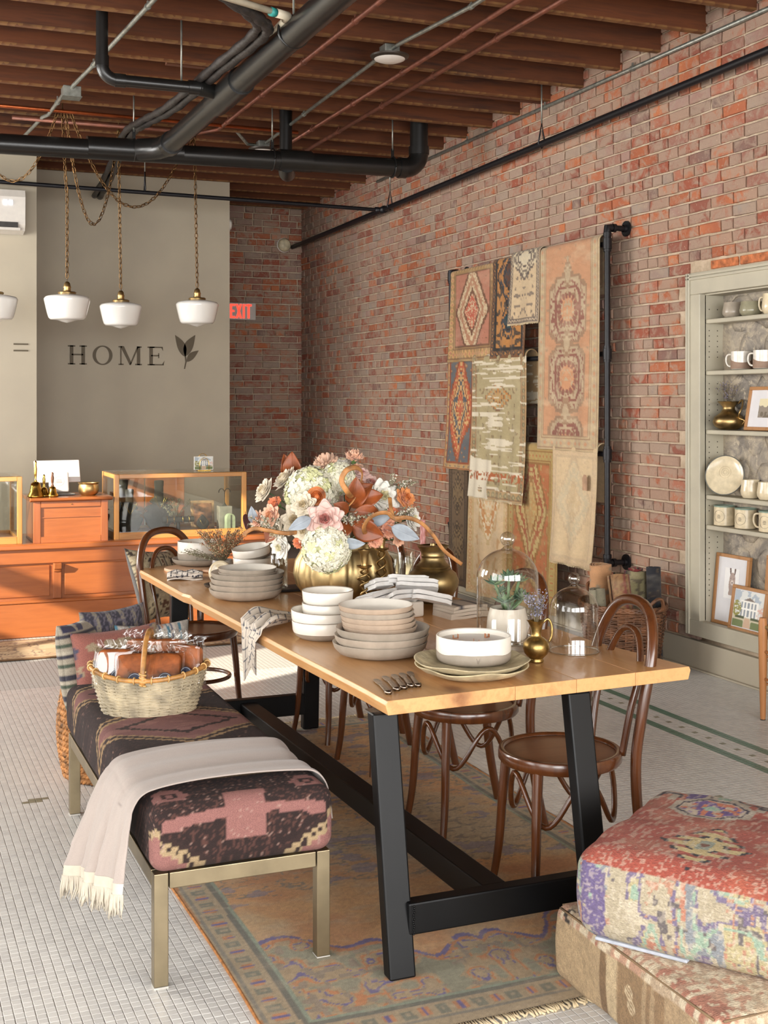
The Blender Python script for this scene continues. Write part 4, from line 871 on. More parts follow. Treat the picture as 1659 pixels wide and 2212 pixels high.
for z in (2.12, 1.81, 1.455, 1.063, .882): bx(4.657, 4.80, ye, 6.233, z-.03, z-.003).build('shelf', TRIM, T, bevel=.006)
mb = MB()
for z in np.arange(.45, 2.2, .032):
    if min(abs(z-s) for s in (2.12, 1.81, 1.455, 1.063, .882)) < .05: continue
    for x in (4.685, 4.745): mb.box(x-4.653, x-4.647, 6.2335-5.2, 6.2352-5.2, z-.003, z+.003)
stuff(mb.build('pin_hole', mat('pin_hole_dark', '#4a443a', .8), T))
# pieces on the shelves
def cer(name, c, rough=.25, var=.06, sp=0): return mat(name, c, rough, var=var, sc=30)
MUGG, MUGC, MUGW, MUGB = cer('stone_glaze', '#9a8f80'), cer('cream_glaze', '#cfc0a2', .15), cer('white_glaze', '#d9d2c6', .15), cer('brown_clay', '#8d7462', .7); MUGO = cer('olive_glaze', '#8b866f', .2)
def cup(label, y, z, h, r, m, group, shape='round', handle=None, logo=False, rimm=None, x=4.725, cat_='cup', name='ceramic_cup'):
    T = thing(name, label, cat_, (x, y, z), group=group)
    pr = {'round': [(r*.75, 0), (r*.98, h*.2), (r, h*.4), (r*.9, h*.8), (r*.86, h), (r*.80, h), (r*.82, h*.75), (r*.9, h*.35), (r*.7, h*.08), (0, h*.07)], 'straight': [(r*.92, 0), (r, .004), (r*.99, h*.6), (r*.98, h), (r*.90, h), (r*.9, h*.1), (0, h*.08)]}[shape]
    MB().lathe(pr, 28).build('cup_body', m, T, True, ang=50)
    if rimm: MB().tube([(r*.95*math.cos(a), r*.95*math.sin(a), h) for a in np.linspace(0, 2*PI, 28, False)], .005, 6, True).build('rim', rimm, T, True)
    if handle is not None:
        d = Vector((math.cos(handle), math.sin(handle), 0)); MB().tube(spline([d*r*.9+Vector((0, 0, h*.85)), d*(r*1.5)+Vector((0, 0, h*.82)), d*(r*1.65)+Vector((0, 0, h*.5)), d*(r*1.4)+Vector((0, 0, h*.22)), d*r*.92+Vector((0, 0, h*.18))], 6), .006, 8).build('handle', m, T, True)
    if logo:
        P = [];
        for a in np.linspace(0, 2*PI, 28, False): th = PI+.35+.55*math.cos(a); P.append(((r+.0006)*math.cos(th), (r+.0006)*math.sin(th), h*.5+r*.55*math.sin(a)))
        rl = MB().tube(P, .0009, 4, True).build('ring_logo', mat('mug_print', '#7d766a', .5), T)
        mb = MB()
        for dz, n in ((.006, 4), (-.002, 5), (-.010, 4)):
            for i in range(n): th = PI+.35+.07*(i-(n-1)/2); mb.cbox(((r+.0004)*math.cos(th), (r+.0004)*math.sin(th), h*.5+dz), (.0015, .002, .004))
        stuff(mb.build('logo_lettering', mat('mug_print', '#7d766a', .5), rl))
    return T
cup('brown grey round tumbler at the jamb end of the top shelf', 6.06, 2.12, .088, .062, MUGG, 'cups on the top shelf'); cup('olive grey round tumbler, second on the top shelf', 5.90, 2.12, .082, .064, MUGO, 'cups on the top shelf'); cup('cream mug with handle on the top shelf', 5.73, 2.12, .115, .055, MUGC, 'cups on the top shelf', 'round', PI*.55, x=4.735)
for y, lb in ((5.985, 'half white half brown mug at the jamb end of the second shelf'), (5.785, 'half white half brown mug farther along the second shelf')):
    T = cup(lb, y, 1.81, .105, .060, MUGW, 'two tone mugs', 'straight', PI*.62, x=4.725)
    P = []; mb = MB(); mb.grid(lambda a, b: ((0.0612)*math.cos(2*PI*a), .0612*math.sin(2*PI*a), .003+b*(.058+.022*math.sin(2*PI*a+.6))), 32, 6, True); mb.build('dipped_band', MUGB, T, True)
cup('cream dimpled tumbler next to the leaning plate', 5.90, 1.063, .105, .058, MUGC, 'cream tumblers'); cup('cream dimpled tumbler farther from the leaning plate', 5.755, 1.063, .10, .058, MUGC, 'cream tumblers')
GR = cer('green_rim', '#7f9284')
for y, hd, lb in ((6.14, None, 'cream mug with round logo at the jamb end of the lower shelf'), (5.945, None, 'cream mug with round logo, middle of the lower shelf'), (5.73, PI*.62, 'cream mug with visible handle on the lower shelf')): cup(lb, y, .882, .115, .063, MUGC, 'logo mugs', 'straight', hd, True, GR)
T = thing('brass_ewer', 'small brass pitcher of dried lavender on the middle shelf', 'jug', (4.725, 6.10, 1.455))
MB().lathe([(.05, 0), (.082, .02), (.095, .045), (.085, .075), (.05, .1), (.036, .12), (.036, .135), (.055, .165), (.058, .168), (.05, .16), (.03, .13), (.03, .11), (.0, .1)], 28, fn=lambda r, z, a: (r*(1+(.25*max(0, math.cos(a-2.0))**6 if z > .14 else 0)), z)).build('body', BRASS, T, True)
MB().tube(spline([(.03, -.05, .155), (.03, -.085, .175), (.02, -.10, .14), (.0, -.10, .10), (.01, -.085, .07), (.02, -.12, .055), (.02, -.10, .03)], 6), .0055, 8).build('handle', BRASS, T, True)
sprig('lavender_bunch', 'bunch of dried lavender in the shelf pitcher', (4.725, 6.10, 1.57), 30, .17, .085, LAVD, 5, 'flowers', .0035, density=9, stem=.0011)
FRM = wood('frame_oak', '#8f6238', '#a8784a', '#9a6c40', 'z', .45, 6); MATB = mat('picture_mount', '#d6d4d6', .6, var=.01)
def frame(name, label, y, z, w, h, lean, rz, fn, inner, x=4.70):
    T = thing(name, label, 'picture', (x, y, z), PI/2*-1+rz); X = Matrix.Rotation(-lean, 4, 'X'); b = .02
    for a in (MB().box(-w/2, w/2, -.012, .012, 0, b, X), MB().box(-w/2, w/2, -.012, .012, h-b, h, X), MB().box(-w/2, -w/2+b, -.012, .012, b, h-b, X), MB().box(w/2-b, w/2, -.012, .012, b, h-b, X)): a.build('frame_bar', FRM, T, bevel=.002)
    MB().box(-w/2+b, w/2-b, -.004, .008, b, h-b, X).build('mount', MATB, T)
    iw, ih, iz = inner; print_panel('print', T, iw, ih, fn, -.0048, iz, X, 56); return T
def llama(P):
    u, v = P[:, 0]-.005, P[:, 2]-.225; c = np.tile(H('#e4e2e0'), (len(P), 1)); f = H('#a08a80')
    c = mx(c, ((u/.026)**2+((v-.05)/.04)**2 < 1), '#a59188'); c = mx(c, (np.abs(u) < .022+.01*vn(v*60, u*60, 2)) & (v < .04) & (v > -.045), '#a08c82')
    for s in (-1, 1): c = mx(c, (((u-s*(.02+.12*(v-.1)))/.007)**2+((v-.105)/.03)**2 < 1), '#6d5a55')
    c = mx(c, ((u/.014)**2+((v-.03)/.016)**2 < 1), '#cdbfb6'); c = mx(c, (np.abs(np.abs(u)-.014) < .003) & (np.abs(v-.055) < .003), '#2b2624'); c = mx(c, (np.abs(u) < .004) & (np.abs(v-.03) < .003), '#3b3230'); return c
frame('framed_print', 'tall oak framed llama print leaning at the bottom of the shelves', 6.075, .2925, .30, .42, .10, .02, llama, (.13, .18, .16), x=4.705)
frame('framed_print', 'smaller oak framed watercolour of a white columned house', 5.855, .2925, .31, .26, .16, .0, lambda P: house_rgb(P, .26, .21, z0=.025), (.26, .21, .025), x=4.655)
frame('framed_print', 'oak framed print half hidden behind the house watercolour', 5.62, .2925, .34, .45, .08, 0, lambda P: np.tile(H('#d9d3c3'), (len(P), 1)), (.2, .2, .12), x=4.725)
frame('framed_print', 'wide oak framed grassy landscape on the middle shelf', 5.74, 1.455, .36, .255, .18, .0, lambda P: mx(mx(np.tile(H('#d8cdaa'), (len(P), 1)), P[:, 2] < .13+.02*vn(P[:, 0]*60, P[:, 2]*30, 3), '#8a7f72'), (P[:, 2] < .11) & (fb(P[:, 0]*60, P[:, 2]*30, 5) > .45), '#6b5f4f'), (.16, .11, .075), x=4.70)
T = thing('serving_plate', 'round speckled cream plate propped on edge on the shelf', 'plate', (4.675, 6.075, 1.0605), .55)
X = Matrix.Translation((0.015, 0, .122)) @ Matrix.Rotation(-PI/2+.22, 4, 'Y') @ Matrix.Scale(.95, 4)
MB().lathe([(0, .012), (.05, .010), (.1, .006), (.122, .016), (.126, .018), (.126, .014), (.10, -.004), (0, -.004)], 40, X=X).build('plate_body', MUGC, T, True, ang=60); MB().tube([X @ Vector((.124*math.cos(a), .124*math.sin(a), .017)) for a in np.linspace(0, 2*PI, 40, False)], .0028, 6, True).build('rim', mat('grey_rim', '#5b5d59', .4), T, True)
mb = MB(); [mb.tube([X @ Vector((.02+q*math.cos(a), q*math.sin(a), .0118)) for a in np.linspace(0, 2*PI, 30, False)], .0011, 4, True) for q in (.012, .024, .037)]; mb.build('throwing_ring', MUGC, T, True)
# ================================================================== dining table
TBL = wood('table_top_wood', '#b07a4a', '#cb9a66', '#be8a57', 'y', .32, 5, coat=.25, rnd=.09, ring=9)
_t = TBL.node_tree; _n = _t.nodes
nt = NT('x'); bpy.data.materials.remove(nt.m)
nt.m = TBL; nt.t = _t; nt.n = _n; nt.b = _n['Principled BSDF']
_src = nt.b.inputs['Base Color'].links[0].from_socket
mp = nt.coord((1, .55, 1), 'World'); ds = nt.new('VectorMath', operation='DISTANCE'); nt.link(mp, ds.inputs[0]); ds.inputs[1].default_value = (1.615, 3.375*.55, .745)
kn = nt.math('ADD', ds.outputs['Value'], nt.math('MULTIPLY', nt.noise(mp, 40, 3), .02)); kr = nt.ramp(kn, [(.022, .9), (.034, .75), (.055, .25), (.10, 0.0)])
nt.setp(**{'Base Color': nt.mix(kr, _src, '#6b3a22')})
T = thing('dining_table', 'long plank topped dining table on a black steel frame laid with pottery', 'table', (1.85, 4.9, 0))
STEEL = mat('black_steel', '#0b0b0c', .42, 0, var=.12, sc=10, bump=.02); STEEL.node_tree.nodes['Principled BSDF'].inputs['Specular IOR Level'].default_value = .22
zt = .76; NY = 40; r = random.Random(3)
def edge(x0, x1): # plank boundary from near end x0 to far end x1
    return [(x0+(x1-x0)*k/NY) for k in range(NY+1)]
def yy(x, k): t = (x-1.368)/1.1; return (3.318+.062*t)+(6.50-3.318)*k/NY
Ls = edge(1.368, 1.266); Ls = [x+(.003*math.sin(k*.35+1) if 1 < k < NY-1 else 0)+(.014 if k == 27 else .0) for k, x in enumerate(Ls)]
Rs = [2.467-.062*(1-math.exp(-k*.22))-.0007*k+.006*math.sin(k*.8) for k in range(NY+1)]
bs = [Ls, edge(1.803, 1.74), edge(2.024, 1.95), edge(2.248, 2.18), Rs]
for i in range(4):
    mb = MB(); A, B = bs[i], bs[i+1]; vs = []
    for k in range(NY+1):
        a, b = A[k]+(.0006 if i else 0), B[k]-(.0006 if i < 3 else 0)
        lo = .006 if i == 0 else 0; ro = .006 if i == 3 else 0
        vs += [(a+lo, yy(a, k), zt), (b-ro, yy(b, k), zt), (b, yy(b, k), zt-.012), (b-ro*1.5, yy(b, k), zt-.042), (a+lo*1.5, yy(a, k), zt-.042), (a, yy(a, k), zt-.012)]
    fs = [(k*6+j, k*6+(j+1) % 6, (k+1)*6+(j+1) % 6, (k+1)*6+j) for k in range(NY) for j in range(6)]+[(5, 4, 3, 2, 1, 0), tuple(NY*6+j for j in range(6))]
    mb.add([(x-1.85, y-4.9, z) for x, y, z in vs], fs); mb.build('plank', TBL, T, bevel=.0015)
def shear(x0, y0, x1, y1, z0, z1, wx=.08, wy=.05):
    vs = [(x+dx, y+dy, z) for x, y, z in ((x0, y0, z0), (x1, y1, z1)) for dx, dy in ((0, 0), (wx, 0), (wx, wy), (0, wy))]
    return MB().add([(a-1.85, b-4.9, c) for a, b, c in vs], [(3, 2, 1, 0), (4, 5, 6, 7), (0, 1, 5, 4), (1, 2, 6, 5), (2, 3, 7, 6), (3, 0, 4, 7)])
for a in ((1.333, 3.198, 1.345, 3.357), (1.985, 3.205, 2.0, 3.365), (1.305, 5.81, 1.30, 5.77), (1.967, 5.825, 1.965, 5.785)): shear(*a, .010, .717).build('leg', STEEL, T, bevel=.006)
MB().box(1.40-1.85, 1.995-1.85, 3.222-4.9, 3.272-4.9, .118, .208).build('crossbar', STEEL, T, bevel=.005); MB().box(1.37-1.85, 1.975-1.85, 5.82-4.9, 5.868-4.9, .085, .185).build('crossbar', STEEL, T, bevel=.005)
MB().add([(x-1.85, y-4.9, z) for x, y, z in [(1.655, 3.272, .125), (1.735, 3.272, .125), (1.735, 3.272, .205), (1.655, 3.272, .205), (1.645, 5.82, .09), (1.725, 5.82, .09), (1.725, 5.82, .17), (1.645, 5.82, .17)]], [(0, 1, 2, 3), (7, 6, 5, 4), (0, 4, 5, 1), (1, 5, 6, 2), (2, 6, 7, 3), (3, 7, 4, 0)]).build('stretcher', STEEL, T, bevel=.005)
mb = MB(); [mb.ball((1.415-1.85+r.uniform(-.002, .002), 3.221-4.9, z), .0035, 6, 4) for z in np.arange(.122, .206, .006)]; mb.build('weld_bead', STEEL, T, True)
for x0, x1, y in ((1.345, 2.08, 3.37), (1.30, 2.045, 5.78)): MB().box(x0-1.85, x1-1.85, y-4.9, y+.05-4.9, .7165, .7178).build('mounting_plate', STEEL, T)
for x, y in ((1.37, 3.225), (2.025, 3.23), (1.345, 5.835), (2.005, 5.85)): MB().lathe([(.016, .0), (.016, .01), (0, .0102)], 10, (x-1.85, y-4.9, .0085 if y < 5.8 else 0.0)).build('levelling_foot', IRON, T)
# ------------------------------------------------------------------ pottery
CLAY = mat('taupe_clay', '#a09384', .75, var=.06, sc=25, bump=.08, bsc=120); CLAYP = mat('pinkish_clay', '#ad9884', .75, var=.05, sc=25, bump=.08, bsc=120); CLAYG = mat('grey_clay', '#958a7c', .75, var=.05, sc=25, bump=.08, bsc=120)
GLZ = mat('white_matt_glaze', '#dcd6cb', .28, var=.02, sc=20); GLZG = mat('grey_glaze', '#b7b0a6', .3, var=.03)
def split_lathe(T, prof, cut, m1, m2, n1, n2, seg=44, X=None, fn=None):
    MB().lathe(prof[:cut+1], seg, X=X, fn=fn).build(n1, m1, T, True, ang=60)
    mb = MB().lathe(prof[cut:], seg, X=X, fn=fn); mb.f = [f for f in mb.f if len(f) == 4 or prof[-1][0] > 1e-4]; mb.m = [0]*len(mb.f); return mb.build(n2, m2, T, True, ang=60)
def plate(label, x, y, z, R, h, m, group, inner=None, tilt=(0, 0)):
    T = thing('stoneware_plate', label, 'plate', (x, y, z), group=group); T.rotation_euler = (tilt[0], tilt[1], 0)
    split_lathe(T, [(0, .002), (R*.62, 0), (R*.66, .003), (R*.86, h*.22), (R*.965, h*.6), (R, h*.97), (R*.99, h), (R*.955, h*.95), (R*.90, h*.5), (R*.8, h*.27), (R*.5, h*.19), (0, h*.18)], 6, m, inner or GLZ, 'clay_body', 'glaze')
    return T
g = 'plates in the stack by the butter knives'
for i, (m, lb) in enumerate(((CLAYG, 'bottom large plate of the stack by the butter knives'), (CLAY, 'second large plate of the stack by the butter knives'), (CLAYG, 'top large plate with a grey inside, under five small plates'))): plate(lb, 1.602+.004*i, 3.935-.003*i, .7605+.0245*i, .162-.001*i, .049, m, g, GLZG if i == 2 else GLZ)
for i, (m, lb) in enumerate(((CLAYP, 'lowest small plate of five by the butter knives'), (CLAYP, 'second small plate of five by the butter knives'), (CLAYP, 'middle small pinkish plate of five by the butter knives'), (CLAY, 'fourth small plate, just under the top one by the butter knives'), (CLAYP, 'top small plate with a white inside by the butter knives'))): plate(lb, 1.612-.003*i, 3.96+.002*i, .8205+.0175*i, .128, .038, m, 'small plates by the butter knives')
g = 'plates in the stack near the tilted bowls'
for i, (m, lb) in enumerate(((CLAY, 'bottom large plate of the stack near the tilted bowls'), (CLAY, 'second large plate of the stack near the tilted bowls'), (CLAY, 'third large plate of the stack near the tilted bowls'), (CLAYG, 'fourth large plate with a white inside, near the tilted bowls'))): plate(lb, 1.521+.003*i, 5.295, .7605+.0235*i, .161, .046, m, g)
for i, lb in enumerate(('lower small plate on the stack near the tilted bowls', 'top small plate on the stack near the tilted bowls')): plate(lb, 1.53, 5.30, .842+.017*i, .128, .036, CLAY, 'small plates near the tilted bowls')
def bowl(label, x, y, z, R, h, group, dip=.4, tilt=(0, 0), flat=.75, name='stoneware_bowl'):
    T = thing(name, label, 'bowl', (x, y, z), group=group); T.rotation_euler = (tilt[0], tilt[1], 0)
    pr = [(0, .003), (R*flat*.9, 0), (R*flat, .004), (R*(flat+.13), h*.2), (R*.95, h*.38), (R*.975, h*.5), (R, h*.97), (R*.985, h), (R*.955, h*.96), (R*.92, h*.5), (R*.8, h*.2), (R*.5, h*.12), (0, h*.11)]
    split_lathe(T, pr, 4 if dip else 2, CLAYG, GLZ, 'clay_body', 'white_glaze')
    MB().tube([(R*.985*math.cos(a), R*.985*math.sin(a), h) for a in np.linspace(0, 2*PI, 44, False)], .0017, 6, True).build('bare_rim', CLAYG, T, True)
    return T
g = 'bowls beside the draped towel'
bowl('bottom wide two tone bowl beside the draped towel', 1.525, 4.30, .7605, .112, .066, g, 1); bowl('second wide two tone bowl, slightly tilted, beside the draped towel', 1.522, 4.305, .7985, .113, .064, g, 1, (.03, .03))
bowl('lower small white bowl stacked beside the draped towel', 1.548, 4.315, .822, .092, .064, g, 0, flat=.7); bowl('top small white bowl beside the draped towel', 1.55, 4.315, .867, .094, .064, g, 0, flat=.7)
g = 'small bowls behind the leaning lid'
bowl('bottom small bowl behind the leaning lid', 1.71, 5.84, .7605, .092, .062, g, 1); bowl('middle small two tone bowl behind the leaning lid', 1.71, 5.84, .806, .093, .062, g, 1); bowl('tilted top small bowl behind the leaning lid', 1.712, 5.842, .858, .093, .062, g, 1, (.05, -.16))
plate('small white saucer behind the stacked white bowls', 1.70, 4.52, .7605, .075, .018, CLAY, None)
WAX = mat('candle_wax', '#d2cbc3', .35, var=.02); WICK = mat('wood_wick', '#a8714f', .8)
def candle_bowl(label, x, y, z, R, h, rz=0):
    T = thing('candle_bowl', label, 'candle', (x, y, z), rz, 'three wick candle bowls'); wv = lambda r_, z_, a: (r_, z_+(.0025*math.sin(3*a+1)+.0015*math.sin(7*a) if abs(z_-h*.42) < 1e-6 else 0))
    split_lathe(T, [(0, .002), (R*.93, 0), (R*.985, .008), (R, h*.25), (R*1.002, h*.42), (R*1.004, h*.44), (R, h*.97), (R*.985, h), (R*.94, h*.97), (R*.93, h*.78), (0, h*.78)], 4, CLAYG, GLZ, 'clay_body', 'white_glaze', 48, fn=wv)
    MB().lathe([(R*.93, h*.785), (R*.5, h*.79), (0, h*.79)], 36).build('wax', WAX, T, True)
    for a in (.3, 2.4, 4.4):
        X = Matrix.Translation((R*.5*math.cos(a), R*.5*math.sin(a), h*.79)) @ Matrix.Rotation(a*1.3, 4, 'Z')
        mb = MB(); mb.box(-.009, -.0075, -.004, .004, 0, .014, X); mb.box(.0075, .009, -.004, .004, 0, .011, X); mb.box(-.009, .009, -.004, .004, -.0005, .0015, X); mb.build('wick', WICK, T)
    mb = MB()
    for s in (-1, 1): mb.tube([(R*1.004*math.cos(th), R*1.004*math.sin(th), zz) for th, zz in ((-PI/2-.34, .012), (-PI/2-.34+s*.01, .02), (-PI/2-.34+s*.045, .028), (-PI/2-.34+s*.035, .022), (-PI/2-.34+s*.01, .016))], .0009, 4)
    mb.build('pressed_leaf_mark', CLAYG, T, True); return T
candle_bowl('two tone three wick candle bowl on the paper pulp platters', 1.79, 3.60, .792, .120, .082); candle_bowl('two tone candle bowl on a plate at the far corner of the table', 1.575, 6.355, .802, .110, .098)
PULP = mat('paper_pulp', '#b0a282', .9, var=.12, sc=18, bump=.9, bsc=35, bdist=.006)
for lb, z, R, sd_, th in (('lower paper pulp platter under the candle bowl', .7605, .180, 3, -.02), ('upper paper pulp platter under the candle bowl', .7775, .184, 7, .02)):
    T = thing('pulp_platter', lb, 'platter', (1.752, 3.535, z), sd_, 'paper pulp platters'); h = .036
    MB().lathe([(0, .002), (R*.5, 0), (R*.62, .002), (R*.85, h*.45), (R*.985, h*.92), (R, h), (R*.97, h*1.02), (R*.84, h*.6), (R*.65, h*.33), (0, h*.3)], 56, fn=lambda r_, z_, a, s=sd_: (r_*(1+.02*(vn(3*math.cos(a)+9, 3*math.sin(a)+9, s)-.5)), z_+(.012*(vn(2.6*math.cos(a)+5, 2.6*math.sin(a)+5, s+1)-.5)*(r_/R)**3 if z_ > .01 else 0))).build('platter_body', PULP, T, True)
plate('wide shallow grey plate under the far candle bowl', 1.575, 6.355, .7765, .140, .036, CLAYG, None, GLZG)
PWOOD = wood('pale_board', '#c69c7c', '#d4ad8c', '#cda583', 'x', .6, 4)
T = thing('round_board', 'round pale wooden board under the far candle plate', 'board', (1.50, 6.28, .7605)); MB().lathe([(0, 0), (.118, 0), (.121, .004), (.121, .011), (.118, .0155), (0, .0155)], 44).build('board', PWOOD, T, True, ang=40); MB().box(-.2, -.10, -.03, .03, .001, .014, Matrix.Rotation(2.2, 4, 'Z')).build('handle', PWOOD, T, bevel=.006)
T = thing('ceramic_lid', 'cream ribbed lid with a knob leaning on edge beside the far plate stack', 'lid', (1.505, 5.665, .771), 0)
X = Matrix.Translation((0, 0, .056)) @ Matrix.Rotation(-.5, 4, 'Z') @ Matrix.Rotation(PI/2-.25, 4, 'X')
MB().lathe([(0, -.004), (.053, -.004), (.056, .0), (.053, .006), (.040, .009), (.037, .006), (.022, .010), (.019, .007), (0, .011)], 36, X=X).build('disc', MUGC, T, True, ang=70); MB().lathe([(.008, .008), (.007, .014), (.014, .02), (.012, .028), (0, .03)], 16, X=X).build('knob', MUGC, T, True)
plate('small dark dish under the leaning cream lid', 1.49, 5.64, .7605, .068, .018, mat('dark_dish', '#4b423a', .4), None, mat('dark_dish', '#4b423a', .4))
T = thing('ceramic_pot', 'small grey pot holding a dried bush behind the leaning lid', 'pot', (1.60, 5.98, .7605)); MB().lathe([(0, .002), (.04, 0), (.05, .02), (.052, .07), (.05, .085), (.046, .085), (.046, .04), (0, .03)], 28).build('pot_body', cer('grey_pot', '#8e8780', .3), T, True, ang=50)
sprig('dried_bush', 'airy dried tan and green bush in the small grey pot', (1.60, 5.98, .80), 70, .19, .135, DRYT, 12, density=20, dots=.0035, col2=DRYR, stem=.001)
sprig('dried_bush', 'wispy dried sprig reaching over the far candle bowl', (1.59, 5.98, .82), 14, .07, .05, DRYG, 14, density=14, dots=.003, lean=(-.12, .10), stem=.001)
# tumblers, tray
RIB = glass('ribbed_glass', '#f4f4f0', .05, .9)
def tumbler(label, x, y, z, R, h, ribs=36):
    T = thing('ribbed_tumbler', label, 'glass', (x, y, z), group='ribbed glass tumblers'); fn = lambda r_, z_, a: (r_*(1+(.03*abs(math.sin(a*ribs/2)) if .012 < z_ < h*.55 and r_ > R*.95 else 0)), z_)
    MB().lathe([(0, .001), (R*.9, 0), (R*.97, .006), (R*.97, .014), (R*.97, h*.5), (R, h*.56), (R, h-.001), (R*.985, h), (R*.96, h-.001), (R*.95, h*.5), (R*.93, .014), (0, .012)], 72, fn=fn).build('glass_body', RIB, T, True, ang=70); return T
tumbler('tall ribbed glass tumbler on the dark tray under the white roses', 1.725, 5.46, .7725, .040, .15); tumbler('ribbed glass tumbler behind the small bowls', 1.79, 5.66, .7605, .04, .19); tumbler('ribbed glass tumbler next to the tall candlestick', 2.19, 5.20, .7605, .033, .165); tumbler('ribbed glass tumbler nearest the brass jug', 2.262, 5.245, .7605, .037, .175)
T = thing('dark_tray', 'dark slate tray under the ribbed tumbler', 'tray', (1.77, 5.46, .7605)); MB().box(-.12, .10, -.075, .075, 0, .0115).build('slab', mat('slate', '#2b2624', .5), T, bevel=.003); MB().box(-.11, .09, -.065, .065, .0112, .0118).build('inlay', mat('slate_inlay', '#352e2a', .35), T)
# brass
T = thing('fluted_brass_pot', 'large lobed antique brass pot holding the bouquet', 'pot', (1.874, 5.017, .7605)); rb = lambda r_, z_, a: (r_*(1-.075*(1-abs(math.sin(a*7)))**2.2*(1 if .012 < z_ < .255 else .3)), z_)
ABR = mat('antique_brass', '#9f8a62', .42, 1, var=.28, sc=9, bump=.10, bsc=34, bdist=.004)
MB().lathe([(0, .012), (.12, .012), (.165, .03), (.203, .08), (.216, .13), (.208, .185), (.180, .235), (.165, .258), (.172, .27), (.165, .268), (.155, .25), (.17, .2), (.18, .13), (.12, .04), (0, .03)], 112, fn=rb).build('lobed_body', ABR, T, True)
for a in (-2.15, -.2, 1.6): MB().ball((.13*math.cos(a), .13*math.sin(a), .010), (.014, .014, .0102), 10, 6).build('foot', ABR, T, True)
T = thing('brass_jug', 'tall waisted brass jug with a flared lip', 'jug', (2.233, 4.882, .7605)); h = .243
MB().lathe([(0, .002), (.058, 0), (.066, .008), (.09, .035), (.108, .07), (.111, .095), (.100, .125), (.078, .142), (.080, .147), (.072, .152), (.074, .157), (.056, .172), (.049, .19), (.0495, .197), (.0525, .199), (.0495, .203), (.055, .225), (.068, .240), (.070, h), (.066, h), (.05, .22), (.044, .195), (.06, .15), (.09, .1), (0, .02)], 44).build('jug_body', ABR, T, True, ang=70)
MB().lathe([(.06, .236), (.03, .240), (.012, .243), (.010, .252), (0, .255)], 28).build('lid', ABR, T, True, ang=60)
def candlestick(label, x, y, h, rm, pot):
    T = thing('twisted_candlestick', label, 'candlestick', (x, y, .7605), group='twisted brass candlesticks'); zb, zc_ = .045, h-.075
    MB().lathe([(0, .001), (.046, 0), (.05, .006), (.042, .012), (.03, .018), (.012, .03), (.01, .045), (0, .046)], 26).build('base', BRASS, T, True, ang=60)
    for k in range(2):
        P = []
        for i in range(61):
            t = i/60; rr = .004+rm*math.sin(PI*t)**.35 if pot is False else .004+rm*(.45+.55*math.exp(-((t-.72)/.16)**2))*min(1, 8*t, 8*(1-t)); a = 2*PI*(2.6 if not pot else 2.1)*t+PI*k; P.append((rr*math.cos(a), rr*math.sin(a), zb+(zc_-zb)*t))
        MB().tube(P, .0048, 8).build('twisted_stem', BRASS, T, True)
    MB().lathe([(0, zc_-.006), (.012, zc_-.004), (.018, zc_), (.030, zc_+.006), (.032, zc_+.010), (.014, zc_+.012), (.013, zc_+.02), (.017, zc_+.04), (.018, zc_+.058), (.026, zc_+.070), (.0265, zc_+.075), (.014, zc_+.073), (.012, zc_+.03), (0, zc_+.03)], 26).build('candle_cup', BRASS, T, True, ang=60); return T
candlestick('shorter twisted brass candlestick in front of the lobed pot', 1.859, 4.734, .258, .022, True); candlestick('taller twisted brass candlestick in front of the lobed pot', 1.955, 4.785, .320, .015, False)
T = thing('candle_holder', 'low brass holder hidden behind the jug', 'candlestick', (2.35, 5.25, .7605)); MB().lathe([(0, .001), (.04, 0), (.042, .006), (.012, .02), (.01, .08), (.018, .09), (.019, .125), (.013, .125), (.012, .115), (0, .115)], 22).build('holder_body', BRASS, T, True, ang=60); MB().lathe([(.03, .086), (.031, .09), (.012, .092)], 22).build('drip_pan', BRASS, T, True)
T = thing('twist_candle', 'pink twisted taper candle behind the brass jug', 'candle', (2.35, 5.25, .8765)); MB().lathe([(0, 0)]+[(.012, .2*k/40) for k in range(41)]+[(0, .203)], 24, fn=lambda r_, z_, a: (r_*(1+.10*math.cos(2*(a-z_*75))), z_)).build('wax_taper', mat('pink_wax', '#c98a84', .4, var=.03), T, True); MB().tube([(0, 0, .2), (.001, 0, .213), (.004, 0, .222)], .0011, 5).build('wick', mat('white_wick', '#d8d2c4', .8), T, True)
T = thing('engraved_brass_jug', 'small engraved brass jug of lavender between the two glass domes', 'jug', (2.036, 3.631, .7605))
EBR = mat('engraved_brass', '#a08753', .38, 1, var=.25, sc=40, bump=.25, bsc=110)
MB().lathe([(0, .001), (.024, 0), (.026, .004), (.022, .012), (.038, .028), (.0445, .046), (.042, .064), (.028, .078), (.018, .084), (.0165, .09), (.016, .098), (.019, .115), (.024, .13), (.028, .136), (.024, .134), (.015, .11), (.013, .09), (0, .08)], 32, fn=lambda r_, z_, a: (r_*(1+(.35*max(0, math.cos(a-3.3))**8 if z_ > .125 else 0)), z_+(.006*max(0, math.cos(a-3.3))**6 if z_ > .12 else 0))).build('jug_body', EBR, T, True, ang=70)
MB().tube(spline([(.02, -.008, .128), (.036, -.014, .142), (.048, -.018, .12), (.048, -.018, .085), (.04, -.014, .066)], 7), .0038, 8).build('handle', EBR, T, True)
sprig('lavender_bunch', 'bunch of dried lavender standing in the small engraved brass jug', (2.036, 3.631, .868), 30, .125, .045, LAV, 9, 'flowers', .0028, density=10, stem=.0008)
